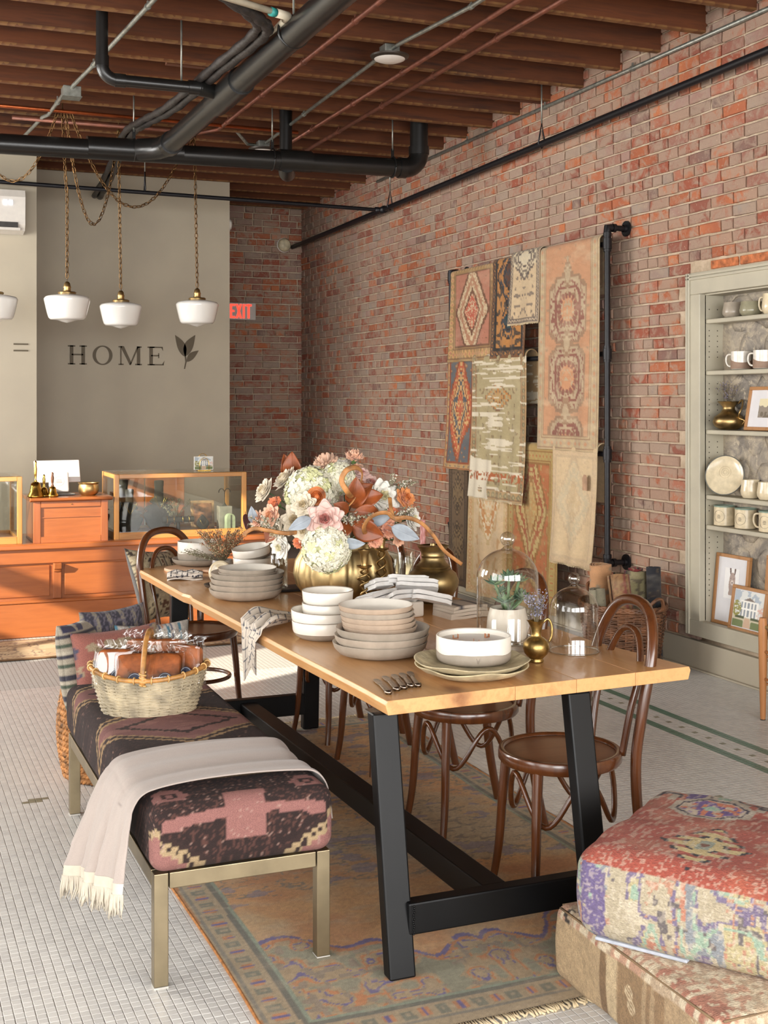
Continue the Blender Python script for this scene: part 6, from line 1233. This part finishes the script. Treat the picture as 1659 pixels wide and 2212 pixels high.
def sprays(u, v): c = np.tile(H('#b5a587'), (len(u), 1)); k = vn(np.abs(u)*5, v*5, 61); c = mx(c, np.abs(k-.5) < .05, '#3d3128'); c = mx(c, (k > .72), '#6b4a35'); return mx(c, (fb(u*14, v*14, 63) > .62), '#c6b896')
cushion(T, 'flower_panel', .40, .40, .13, sprays, TEX, back=lambda u, v: np.tile(H('#6f6c69'), (len(u), 1)))
# ------------------------------------------------------------------ upholstered bench
T = thing('upholstered_bench', 'low bench with brass legs and a dark kilim seat along the table', 'bench', (.98, 4.22, 0))
BLEG = mat('brushed_brass', '#94866c', .36, .95, var=.08, sc=10); ox, oy = .98, 4.22
for x0, y0 in ((.722, 3.42), (1.196, 3.42), (.722, 4.985), (1.196, 4.985)): MB().box(x0-ox, x0+.04-ox, y0-oy, y0+.04-oy, .006 if x0 < 1 else .012, .318).build('leg', BLEG, T, bevel=.002); MB().box(x0-ox, x0+.04-ox, y0-oy, y0+.04-oy, 0 if x0 < 1 else .009, .0055 if x0 < 1 else .0118).build('foot_pad', mat('clear_pad', '#b9b4ac', .3), T)
for a in ((.765, 1.193, 3.42, 3.46), (.765, 1.193, 4.985, 5.025)): MB().box(a[0]-ox, a[1]-ox, a[2]-oy, a[3]-oy, .274, .318).build('rail', BLEG, T, bevel=.002)
for a in ((.722, .762), (1.196, 1.236)): MB().box(a[0]-ox, a[1]-ox, 3.463-oy, 4.982-oy, .274, .318).build('rail', BLEG, T, bevel=.002)
def rbox(sx, sy, sz, rd, nx, ny, nz, puff=.0, seed=0, wob=.0):
    """rounded, slightly puffed box on local z 0..sz with dense faces (for painting)"""
    mb = MB(); ax = [(0, 1, 2, 1), (0, 1, 2, -1), (1, 2, 0, 1), (1, 2, 0, -1), (2, 0, 1, 1), (2, 0, 1, -1)]; N = (nx, ny, nz); Sz = (sx, sy, sz)
    for i, j, k, s in ax:
        def fn(a, b):
            q = [0, 0, 0]; q[i] = (a-.5)*Sz[i]; q[j] = (b-.5)*Sz[j]; q[k] = s*.5*Sz[k]
            c = [max(-(Sz[t]/2-rd), min(Sz[t]/2-rd, q[t])) for t in range(3)]; d = Vector(q)-Vector(c); L_ = d.length
            if L_ > 0: d = d/L_*rd
            p = Vector(c)+d; u, v = 2*p.x/sx, 2*p.y/sy; top = max(0, (1-u*u)*(1-v*v))**.5
            if p.z > 0: p.z += puff*top
            t = p.z/(sz/2); p.x *= 1+puff*.35*(1-t*t); p.y *= 1+puff*.35*(1-t*t)
            if wob: p += Vector((vn(p.y*9+3, p.z*9+5, seed)-.5, vn(p.x*9, p.z*9, seed+1)-.5, (fb(p.x*7, p.y*7, seed+2)-.5)*(1 if p.z > 0 else .2)))*wob
            return (p.x, p.y, p.z+sz/2)
        mb.grid(fn, N[i], N[j])
    return mb
def kilim(P):
    x, y, z = P[:, 0], P[:, 1], P[:, 2]; wrap = (z-.19)                      # unfold the sides into the pattern plane
    X_ = x+np.sign(x)*np.where(np.abs(x) > .245, .19-np.minimum(z, .19), 0); Y_ = y+np.sign(y)*np.where(np.abs(y) > .78, .19-np.minimum(z, .19), 0)
    q = .011; X_ = np.round(X_/q)*q; Y_ = np.round(Y_/q)*q; ax = np.abs(X_)
    c = np.tile(H('#2b1c1a'), (len(P), 1)); s = vn(x*190, y*190+z*150, 3); c = mx(c, (s > .68)*.4, '#5c3d38'); c = mx(c, (s > .93)*.8, '#a5806f')
    pk, bg = '#93655f', '#a0835f'
    for y0 in (-.52, .03, .58):                                             # big lozenges
        d = ax/.36+np.abs(Y_-y0)/.235; c = mx(c, d < 1.16, bg); c = mx(c, d < 1.09, '#33221f'); c = mx(c, d < 1.0, bg); c = mx(c, d < .93, '#7d5450'); c = mx(c, (d < .93) & (fb(x*9, y*30, 8) > .5), '#8a605a'); c = mx(c, (np.abs(d-.55) < .05), '#33221f')
    k = Y_ < -.42
    c = mx(c, k, '#2b1c1a'); c = mx(c, k & (s > .66), '#54362f')
    c = mx(c, k & (ax < .19) & (np.abs(Y_+.565) < .065), bg); c = mx(c, k & (ax < .172) & (np.abs(Y_+.565) < .048), '#33221f'); tri = (ax < .155) & (np.abs(Y_+.565) < .040) & (ax > .02); c = mx(c, k & tri & ((Y_+.60) < (ax*.55)), bg)
    c = mx(c, k & (ax < .062) & (Y_ < -.765) & (Y_ > -.93), pk); c = mx(c, k & (ax < .235) & (np.abs(Y_+.84+ax*.12) < .018), pk); hk = np.hypot(ax-.205, Y_+.74); c = mx(c, k & (np.abs(hk-.038) < .014) & (Y_ > -.78), pk); c = mx(c, k & (hk < .012), pk)
    dg = (ax-.06)*.62-(Y_+1.0)
    e = ax*.55+(-Y_-.83)*1.0; c = mx(c, k & (Y_ < -.80) & (e > .195), '#33221f'); c = mx(c, k & (Y_ < -.80) & (e > .212), '#a8916f'); c = mx(c, k & (Y_ < -.80) & (e > .245), pk); c = mx(c, k & (Y_ < -.80) & (np.abs(e-.229) < .006) & ((ax/.022) % 1 < .5), '#33221f')
    f = (s > .90) & k; return mx(c, f*.6, '#b3968a')
mb = rbox(.535, 1.625, .19, .045, 84, 250, 34, .012, 4, .006); o = mb.build('seat_cushion', VEL, T, True, col=kilim); o.location = (0, 0, .316)
# ------------------------------------------------------------------ throw
FRG = mat('cream_fringe', '#c4baa9', .95, var=.08)
T = thing('throw_blanket', 'greyish linen throw with a cream fringe laid across the bench', 'blanket', (.98, 3.72, 0))
path = [(.290, .385), (.287, .43), (.275, .48), (.245, .512), (.19, .522), (.05, .530), (-.10, .530), (-.22, .522), (-.275, .508), (-.300, .475), (-.307, .42), (-.309, .36), (-.310, .30), (-.310, .235)]
SP = spline([(x, 0, z) for x, z in path], 9); NP = len(SP)
def blanket(layer):
    rr = (.0, .35)[layer]
    def fn(a, b):
        i = min(NP-1, int(a*(NP-1)+.5)); p = SP[i]; hang = max(0, (a-.66)/.34); s = b-.5
        yn = -.235+.02*math.sin(a*5)+.0*hang; yf = .20+.03*math.sin(a*4+1)-.08*math.exp(-(a/.12)**2)
        if hang > 0: yf = yf-.03*hang; yn = yn+.01*hang
        y = yn+(yf-yn)*b; f = .024*hang*math.sin(b*11+.8)+.010*hang*math.sin(b*25); fold_ = .007*math.sin(b*9+a*2.5)+.004*math.sin(b*23+a*5)
        wl = max(0, -p.x-.29); return (p.x-abs(f)-.004-.10*b*hang, y, p.z+(fold_+.004 if hang < .15 and a > .12 else 0)+hang*(.05-.06*b)*hang+layer*.004)
    return fn
mb = MB().grid(blanket(0), 110, 64); THR = vcol('linen_throw', .95, .25, 700, .001, .10, .2, (1, .25, 1)); o = mb.build('cloth', THR, T, True, solid=.004, col=lambda P: np.tile(H('#a89b93'), (len(P), 1))*(1+.05*(fb(P[:, 1]*120, P[:, 0]*14+P[:, 2]*14, 4)-.5))[:, None])
f = MB(); r = random.Random(6); fn = blanket(0)
f.grid(lambda a, b: (lambda p: (p[0]-.004*a, p[1], p[2]-.035*a))(fn(1, b)), 3, 64)
for i in range(150):
    b = i/149; p = Vector(fn(1, b))+Vector((-.003, 0, -.03)); f.tube([p, p+Vector((r.uniform(-.006, .003), r.uniform(-.006, .006), -.035)), p+Vector((r.uniform(-.012, .004), r.uniform(-.010, .010), -.062*r.uniform(.85, 1.15)))], [.0034, .003, .0014], 4)
stuff(f.build('fringe', FRG, T, True))
# ------------------------------------------------------------------ wicker basket with cakes
CANE = mat('pale_cane', '#a0937a', .55, var=.22, sc=18); CANED = mat('honey_cane', '#a3743f', .45, var=.25, sc=25, bump=.2)
BZ = .512
T = thing('wicker_basket', 'pale oval wicker basket with a cane handle on the bench', 'basket', (.925, 4.47, BZ), math.radians(-20)); kf = lambda t: .78+.22*t**.8
rimf = lambda a: .03*abs(math.cos(a))**2.2
stuff(weave(.205, .145, .132, 24, 30, kf, .0036, .018, .0008, seed=5, rim=rimf).build('wicker_weave', CANE, T, True)); mb = MB()
for i in range(30): a = PI*(i+.0)/15; mb.tube([(.205*kf(t)*math.cos(a), .145*kf(t)*math.sin(a), .137*t+rimf(a)*t) for t in (0, .5, 1)], .0033, 5)
stuff(mb.build('stake', CANE, T, True)); rm = MB().tube([(.208*math.cos(a), .148*math.sin(a), .138+rimf(a)) for a in np.linspace(0, 2*PI, 60, False)], .0085, 8, True).build('rim', CANED, T, True); mb = MB()
for i in range(22): a = 2*PI*i/22; c = Vector((.208*math.cos(a), .148*math.sin(a), .138+rimf(a))); mb.tube([c+Vector((math.cos(a)*.011*math.cos(q), math.sin(a)*.011*math.cos(q), .0115*math.sin(q))) for q in np.linspace(0, 2*PI, 9, False)], .0026, 5, True)
stuff(mb.build('rim_binding', mat('cane_binding', '#c09a62', .5), rm, True)); MB().lathe([(0, .003), (1, .003)], 30, X=Matrix.Diagonal((.158, .111, 1, 1))).build('basket_base', CANE, T)
P = [(.03*0, .150*math.cos(a), .12+.165*math.sin(a)) for a in np.linspace(0, PI, 26)]; hd = MB().tube(P, .0095, 8).build('handle', CANED, T, True); mb = MB()
for s in (-1, 1): mb.tube([(.011*math.cos(q), s*(.150+.006*math.sin(q)), .12+.05*q/25) for q in np.linspace(0, 25, 70)], .0032, 5)
mb.build('handle_binding', mat('cane_binding', '#c09a62', .5), hd, True)
CAKE = mat('brown_cake', '#8a4a20', .6, var=.35, sc=22, bump=.5, bsc=40); FILM = glass('cellophane', '#f6f6f4', .07, .75, .8); NAVY = mat('navy_label', '#1f2740', .4, var=.02)
def cakeslab(label, x, y, z, rz, lean, w_=.125, h=.125, d=.042, seed=0, lab=True):
    T = thing('wrapped_cake', label, 'cake', (x, y, z), 0, 'cakes in the wicker basket'); T.rotation_euler = (lean, 0, rz)
    mb = rbox(w_, d, h, .015, 12, 8, 12, .01, seed, .006); mb.build('cake', CAKE, T, True)
    mb = rbox(w_+.022, d+.014, h+.02, .012, 18, 8, 18, .0, seed, .02); o = mb.build('wrapper', FILM, T, True); o.location = (0, 0, -.006); r = random.Random(seed); mb = MB()
    for k in range(3): a = w_*(-.4+.4*k); mb.grid(lambda u, v: (a+(u-.5)*.05+.008*math.sin(v*5+seed), .012*math.sin(u*9+k)+.006, h+.012+.03*v), 6, 4)
    mb.build('wrapper_crimp', FILM, o, True).location = (0, 0, .006)
    if lab: X = Matrix.Translation((.012, -d/2-.0105, .036)) @ Matrix.Rotation(PI/2, 4, 'X'); rl = MB().lathe([(.026, -.0005), (.026, .0005), (0, .0006)], 28, X=X).build('round_label', NAVY, T); MB().tube([X @ Vector((.0225*math.cos(a), .0225*math.sin(a), .0007)) for a in np.linspace(0, 2*PI, 30, False)], .0007, 4, True).build('label_ring', mat('label_white', '#cfcfd4', .5), rl)
A = math.radians(-20); ca, sa = math.cos(A), math.sin(A); w2 = lambda u, v: (.925+u*ca-v*sa, 4.47+u*sa+v*ca)
for i, (u, v, z, rz, ln, lb) in enumerate(((-.115, -.035, .555, -.30, -.22, 'wrapped cake at the outer end of the basket, in front of the cushion'), (-.05, -.068, .545, -.38, -.35, 'wrapped cake under the basket handle at the front'), (.055, -.068, .545, -.32, -.38, 'wrapped cake in the front row beyond the handle'), (-.03, .05, .575, -.35, -.16, 'wrapped cake in the back row behind the handle'), (.065, .045, .575, -.4, -.15, 'wrapped cake in the back row by the table leg'), (.135, -.005, .56, -.75, -.12, 'wrapped cake turned sideways at the table end of the basket'))):
    x, y = w2(u, v); cakeslab(lb, x, y, z+.05, rz, ln, seed=i*3, w_=.125 if i < 5 else .11)
# ------------------------------------------------------------------ floor basket with cushions behind the bench
SEA = mat('seagrass', '#96683c', .8, var=.45, sc=30, bump=.6, bsc=80, bdist=.006)
T = thing('seagrass_basket', 'braided seagrass floor basket of cushions behind the bench', 'basket', (1.0, 5.52, 0)); q = lambda t: .84+.25*math.sin(PI*min(1, t*.62+.2))-.09
for k in range(17):
    t = k/16; R_ = .245*q(t)/q(.5); mb = MB()
    for s in (0, 1, 2): mb.tube([((R_+.008*math.cos(24*a+2.1*s))*math.cos(a), (R_+.008*math.cos(24*a+2.1*s))*math.sin(a), .015+.395*t+.009*math.sin(24*a+2.1*s)) for a in np.linspace(0, 2*PI, 96, False)], .0085, 5, True)
    mb.build('braid', SEA, T, True)
MB().lathe([(0, .006), (.215, .006)], 24).build('basket_base', SEA, T)
def stripes(u, v):
    k = np.round(v*11); c = np.tile(H('#a79d8c'), (len(u), 1)); c = mx(c, k % 5 == 1, '#4c5648'); c = mx(c, k % 5 == 3, '#3c3a44'); c = mx(c, (k % 7 == 4), '#b8ae9c'); c = mx(c, (v > .8) & (vn(u*9, v*9, 2) > .5), '#3d3a56'); return c
def rusty(u, v):
    c = np.tile(H('#a0655a'), (len(u), 1)); k = fb(u*2.2+4, v*2.2, 71); c = mx(c, k > .50, '#a8957a'); k2 = vn(u*5, v*5, 73); c = mx(c, k2 > .80, '#a0655a'); c = mx(c, (np.abs(k2-.80) < .03), '#4b4a5f'); c = mx(c, ((u-.35)**2*7+(v-.42)**2*26 < .42) & (vn(u*6, v*9, 9) > .25), '#2f5f86'); c = mx(c, ((u+.35)**2*30+(v-.45)**2*40 < .5), '#54526a'); return mx(c, ((u+.55)**2*30+(v+.45)**2*14 < .5), '#34597f')
def bluew(u, v): k = (u*9) % 3; c = np.tile(H('#b3aca4'), (len(u), 1)); c = mx(c, (k < .5), '#4f7f93'); c = mx(c, (np.abs(k-1.3) < .12), '#3f4a6b'); c = mx(c, (np.abs(k-2.1) < .1), '#b9774f'); return mx(c, vn(u*40, v*9, 3) > .62, '#cfc8c0')
def dkw(u, v): c = np.tile(H('#3a3844'), (len(u), 1)); k = np.round(u*8) % 3; c = mx(c, k == 1, '#8d8576'); return mx(c, vn(u*26, v*26, 5) > .6, '#6a6470')
for lb, p, rz, tl, sz, fn in (('striped grey and green cushion at the outer side of the seagrass basket', (.875, 5.50, .30), .95, -.15, (.36, .38, .12), stripes), ('rust and beige cushion with blue flowers, front of the seagrass basket', (1.00, 5.38, .29), .34, -.20, (.42, .36, .13), rusty), ('dark woven cushion at the back of the seagrass basket', (1.02, 5.62, .33), .5, -.1, (.36, .37, .11), dkw), ('white and blue striped cushion by the table leg in the seagrass basket', (1.165, 5.50, .28), .1, -.12, (.34, .36, .12), bluew)):
    T = thing('cushion', lb, 'cushion', p, rz, 'cushions in the seagrass basket'); T.rotation_euler = (tl, 0, rz); cushion(T, 'cover', *sz, fn, TEX, 50, .08)
# ------------------------------------------------------------------ rugs on the floor
FRUG = vcol('floor_rug_pile', .95, .6, 380, .003, .22, .08)
T = thing('area_rug', 'faded apricot oriental rug under the dining table', 'rug', (1.70, 4.46, 0))
RW, RL = 1.54, 3.02
def rugz(P):
    u, v = P[:, 0], P[:, 1]+RL/2; q = .006; u = np.round(u/q)*q; v = np.round(v/q)*q; W, Ln = RW, RL; au = np.abs(u)
    c = np.tile(H('#c29562'), (len(u), 1)); c = mx(c, np.clip((fb(u*4, v*6, 81)-.42)*3, 0, 1)*.8, '#b07a50'); c = mx(c, np.clip((fb(u*5+4, v*7, 84)-.48)*4, 0, 1)*.85, '#b49a76')
    mid = fb(u*3+7, v*2.2+3, 86); c = mx(c, np.clip((mid-.5)*5, 0, 1)*(v > 1.0)*.85, '#a99678'); lw = (np.abs(fb(u*9, v*22, 88)-.5) < .025) & (v > .95); c = mx(c, lw*.8, '#7d7263'); c = mx(c, ((fb(u*8, v*16, 91) > .66) & (v > .9))*.6, '#7a7286')
    cr = .42+.55*np.maximum(0, au-.18)+.05*np.sin(au*26)+.06*(vn(au*9, v*4, 93)-.5); k = v < cr                                                                       # scalloped end panel
    c = mx(c, k, '#a38c6c'); n = vn(au*19, v*23, 95); n2 = vn(au*34, v*38, 97); c = mx(c, k & (n > .70), '#8c8770'); c = mx(c, k & (np.abs(n-.5) < .05), '#b5794c'); c = mx(c, k & (np.abs(n-.34) < .035), '#6b5f86'); c = mx(c, k & (n2 > .78), '#8d7d6a'); c = mx(c, (np.abs(v-cr) < .011) & (vn(au*30, v*30, 3) > .25), '#6a5d84'); c = mx(c, (np.abs(v-cr+.022) < .009), '#b0774d')
    e = np.minimum(W/2-au, np.minimum(v+.0, Ln-v)); al = np.where(W/2-au < np.minimum(v, Ln-v), v, u); b_ = e < .135
    c = mx(c, b_, '#a08d70'); bb = b_ & (e > .03) & (e < .10); t = (al/.105) % 1; c = mx(c, bb & (np.abs(t-.25) < .17) & (np.abs(e-.065) < .024), '#777463'); c = mx(c, bb & (np.abs(t-.25) < .06) & (np.abs(e-.065) < .010), '#94866e'); c = mx(c, bb & (np.abs(t-.75) < .15) & (np.abs(e-.065) < .02), '#b07a52'); c = mx(c, bb & (np.abs(t-.75) < .04) & (np.abs(e-.065) < .022), '#665a84')
    c = mx(c, np.abs(e-.118) < .012, '#6a665a'); c = mx(c, np.abs(e-.131) < .007, '#848c78'); c = mx(c, (np.abs(e-.025) < .006), '#7d7668'); c = mx(c, (W/2-au) < .009, '#a9713f')
    c = mx(c, np.clip((fb(u*11, v*30, 99)-.55)*3, 0, 1)*.45, '#b8a58a'); return c*(1+.16*(vn(u*140, v*140, 7)-.5))[:, None]*1.0
mb = MB().grid(lambda a, b: ((a-.5)*RW+.008*math.sin(b*9), (b-.5)*RL+.035*(a-.5)-.02*math.sin(a*3)*(1 if b < .1 else 0), .007+.0012*vn(a*20, b*40, 2)), 240, 470)
o = mb.build('rug_pile', FRUG, T, True, col=rugz)
for sx_ in (-1, 1): MB().tube([(sx_*RW/2+.008*math.sin(b*9), (b-.5)*RL+sx_*.0175, .0045) for b in np.linspace(0, 1, 60)], .0045, 6).build('overcast_edge', mat('apricot_yarn', '#a9713f', .9, var=.2, sc=60, bump=.5), T, True)
f = MB(); r = random.Random(8)
for e_ in (0, 1):
    for i in range(200):
        a = i/199; x = (a-.5)*RW; y = (e_-.5)*RL+.035*(a-.5)-(.02*math.sin(a*3) if not e_ else 0); s = -1 if not e_ else 1; f.tube([(x, y, .005), (x+r.uniform(-.006, .006), y+s*.018, .006), (x+r.uniform(-.012, .012), y+s*.035*r.uniform(.8, 1.2), .004)], .0038, 4)
stuff(f.build('fringe', mat('fringe_cream', '#c9b694', .95), T, True))
T = thing('runner_rug', 'worn tan runner rug lying before the shop counter', 'rug', (1.2, 8.42, 0))
o = MB().grid(lambda a, b: ((a-.5)*3.0, (b-.5)*.62, .007), 300, 62).build('rug_pile', FRUG, T, True, solid=.006, col=lambda P: (lambda c: mx(mx(c, np.abs(fb(np.abs(P[:, 1])*14, P[:, 0]*20, 5)-.5) < .04, '#6f5237'), np.abs(np.abs(P[:, 1])-.22) < .008, '#8a4f35'))(mx(np.tile(H('#a98a5f'), (len(P), 1)), fb(P[:, 0]*9, P[:, 1]*14, 3) > .52, '#b59a72')))
MB().tube([(-1.5, -.31, .007), (1.5, -.31, .007)], .006, 6).tube([(-1.5, .31, .007), (1.5, .31, .007)], .006, 6).build('bound_edge', mat('dark_binding', '#6b4e34', .9), T)
# ------------------------------------------------------------------ floor poufs
def pouf_top(P):
    x, y, z = P[:, 0], P[:, 1], P[:, 2]; q = .0065; X_ = np.round(x/q)*q; Y_ = np.round(y/q)*q; Z_ = np.round(z/q)*q; n = len(P)
    wv = vn(x*150, y*50+z*160, 3); red = np.tile(H('#94483a'), (n, 1)); red = mx(red, np.clip((fb(x*6, y*5, 13)-.45)*4, 0, 1)*.8, '#a35a43'); red = mx(red, np.clip((fb(x*9+5, y*9, 17)-.5)*4, 0, 1)*.7, '#ab7762'); c = red
    wd = .30+.035*np.sign(np.sin(Y_*95))                                # zigzag edge of the red field toward the far band
    far = X_ > .10+.04*np.sign(np.sin(Y_*70))*1; c = mx(c, Y_ > .20+.03*np.sign(np.sin(X_*120)), '#a89c8c'); kk = Y_ > .20; nn = vn(np.abs(X_)*14, Y_*14, 21); c = mx(c, kk & (nn > .68), '#5c4a78'); c = mx(c, kk & (np.abs(nn-.5) < .05), '#3a3038'); c = mx(c, kk & (nn < .25), '#8aa08f'); c = mx(c, kk & (np.abs(nn-.6) < .03), '#b8654c')
    for cx, cy, sx, sy, pal in ((-.14, .135, .105, .085, 0), (-.055, -.155, .095, .11, 1), (.25, .135, .105, .085, 0)):
        d = np.abs(X_-cx)/sx+np.abs(Y_-cy)/sy; h_ = np.maximum(np.abs(X_-cx)/sx, np.abs(Y_-cy)/sy)
        if pal == 0: e = np.maximum(h_, d*.72); c = mx(c, e < 1.12, '#a89c8c'); c = mx(c, e < .95, '#3a3340'); c = mx(c, e < .84, '#b9a996'); c = mx(c, (e < .78) & (vn(X_*70, Y_*40, 31) > .45), '#6a5186'); c = mx(c, (e < .78) & (vn(X_*60+4, Y_*50, 33) > .62), '#bf7356'); c = mx(c, e < .22, '#8fae9a')
        else: st_ = d+.28*np.sign(np.sin((Y_-cy)*150)); c = mx(c, (st_ < 1.0), '#2f2a2c'); c = mx(c, (st_ < .84), '#b7a476'); c = mx(c, (st_ < .84) & (np.abs(X_-cx) < .02) & (np.abs(Y_-cy) < .03), '#8a8f80'); c = mx(c, (np.hypot(X_-cx, Y_-cy) < .012), '#6f4a3a')
    side = (z < .205) & ((np.abs(x) > .305) | (np.abs(y) > .285)); al = np.where(np.abs(y) > .285, X_, Y_+.3); s = np.tile(H('#a3977f'), (n, 1))
    n1 = vn(al*22, Z_*13, 41); n3 = vn(al*46, Z_*34, 43); seg = np.floor((al+.35)/.10).astype(int)
    s = mx(s, (seg % 3 == 0) & (n1 > .42), '#6f7885'); s = mx(s, (seg % 3 == 1) & (n1 > .5), '#a89c72'); s = mx(s, (seg % 3 == 2) & (n1 > .72), '#a8604c'); s = mx(s, np.abs(n1-.48) < .05, '#5b4f78'); s = mx(s, (np.abs(n3-.5) < .05) & (seg % 2 == 0), '#a8705a'); s = mx(s, (n3 > .86), '#4a444a'); s = mx(s, (np.abs(n1-.62) < .03), '#7f9f8c'); s = mx(s, (n3 < .16), '#b8ac96'); s = mx(s, (np.abs(al+.30) < .035) & (n3 > .4), '#4d3f78')
    s = s*.72+H('#a89c86')*.28; c = np.where(side[:, None], s, c); c = mx(c, (wv > .66)*.5, '#bfb3a0'); return c
def pouf_low(P):
    x, y, z = P[:, 0], P[:, 1], P[:, 2]; n = len(P); wv = vn(x*120+z*120, y*120, 5); top = z > .175
    al = np.where(np.abs(x) > .34, y, x); c = np.tile(H('#a38a6a'), (n, 1)); t = (al+.4)
    for a0, b0, col in ((.235, .275, '#8a6f51'), (.29, .31, '#8a6f51'), (.33, .44, '#8d7253'), (.445, .49, '#baa482'), (.492, .52, '#7a6044'), (.60, .63, '#b49d7a')): c = mx(c, (t > a0) & (t < b0), col)
    c = mx(c, (t > .52), '#ad9472'); z2 = z*100
    for c0, zz in ((.385, .115), (.385, .085)):
        d = np.abs(al+.4-c0-(.006 if zz > .1 else -.006))/.021+np.abs(z-zz)/.022; c = mx(c, (np.abs(d-.9) < .14) | (np.abs(d-.4) < .12), '#cbb695')
    for c0 in (.10, .14): c = mx(c, (np.abs((al+.4-c0)-(.4 if c0 < .12 else -.4)*(z-.1)) < .005) & ((z*160) % 2 < 1.2) & (z > .03) & (z < .17), '#c9b797')
    tp = np.tile(H('#b09a80'), (n, 1)); tp = mx(tp, fb(x*7, y*7, 51) > .54, '#b28c74'); tp = mx(tp, (fb(x*12, y*16, 53) > .66), '#a4705c'); tp = mx(tp, np.abs(x+y*1.0+.05+.01*np.sign(np.sin(x*150))) < .011, '#3a322c'); tp = mx(tp, (vn(x*90, y*70, 55) > .6), '#c9b99f'); c = np.where(top[:, None], tp, c)
    return c*(1+.16*(wv-.5))[:, None]
POUF = vcol('kilim_weave', .95, .9, 230, .006, .25, .05, (.55, 1, 1))
T = thing('floor_pouf', 'lower tan striped kilim pouf on the tiles at the table corner', 'pouf', (2.145, 2.715, 0)); mb = rbox(.72, .735, .205, .028, 120, 120, 40, .012, 6, .010); mb.build('kilim_cover', POUF, T, True, col=pouf_low); pg = MB()
for s in (-1, 1): pg.tube([(s*.352, y, .198) for y in np.linspace(-.345, .345, 12)], .003, 6); pg.tube([(x, s*.36, .198) for x in np.linspace(-.335, .335, 12)], .003, 6)
pg.build('piping', mat('seam_brown', '#7a6349', .9), T, True)
T = thing('floor_pouf', 'upper red kilim pouf with a pale motif lying askew on the tan one', 'pouf', (2.165, 2.725, .214), math.radians(-56.5)); mb = rbox(.72, .62, .235, .055, 170, 150, 56, .025, 12, .016); mb.build('kilim_cover', POUF, T, True, col=pouf_top)
MB().box(-.30, -.05, -.300, -.26, .001, .010).build('white_lining', mat('white_lining', '#9fa3ac', .8), T, bevel=.003)
# ------------------------------------------------------------------ wooden stool at the picture edge
STW = wood('stool_oak', '#a0673a', '#b97d4b', '#ac7142', 'z', .5, 6)
T = thing('wooden_stool', 'turned oak stool with a rush seat cut by the picture edge', 'stool', (4.39, 4.97, 0)); hs = .185
for sx in (-1, 1):
    for sy in (-1, 1): MB().lathe([(0, .004), (.012, .004), (.014, .02), (.02, .25), (.0225, .42), (.0215, .50), (.016, .52), (0, .522)], 16, (sx*hs, sy*hs, 0)).build('leg', STW, T, True, ang=50); MB().lathe([(0, 0), (.013, 0), (.013, .0038), (0, .0039)], 12, (sx*hs, sy*hs, 0)).build('rubber_foot', mat('black_rubber', '#1c1a19', .6), T)
for z in (.18, .32):
    for s in (-1, 1): MB().tube([(-hs, s*hs, z), (0, s*hs, z), (hs, s*hs, z)], [.007, .010, .007], 8).build('rung', STW, T, True); MB().tube([(s*hs, -hs, z+.03), (s*hs, 0, z+.03), (s*hs, hs, z+.03)], [.007, .010, .007], 8).build('rung', STW, T, True)
mb = MB()
for k in range(14):
    q = hs*(1-k/14)
    mb.tube([(-q, -q, .475), (q, -q, .475), (q, q, .475), (-q, q, .475)], .009, 6, True)
mb.build('rush_seat', mat('rush', '#a98d58', .85, var=.3, sc=40, bump=.4), T, True)
for o in list(bpy.data.objects):                     # drop the helper scale from sleeping parents
    if o.type == 'EMPTY': o.empty_display_size = .02
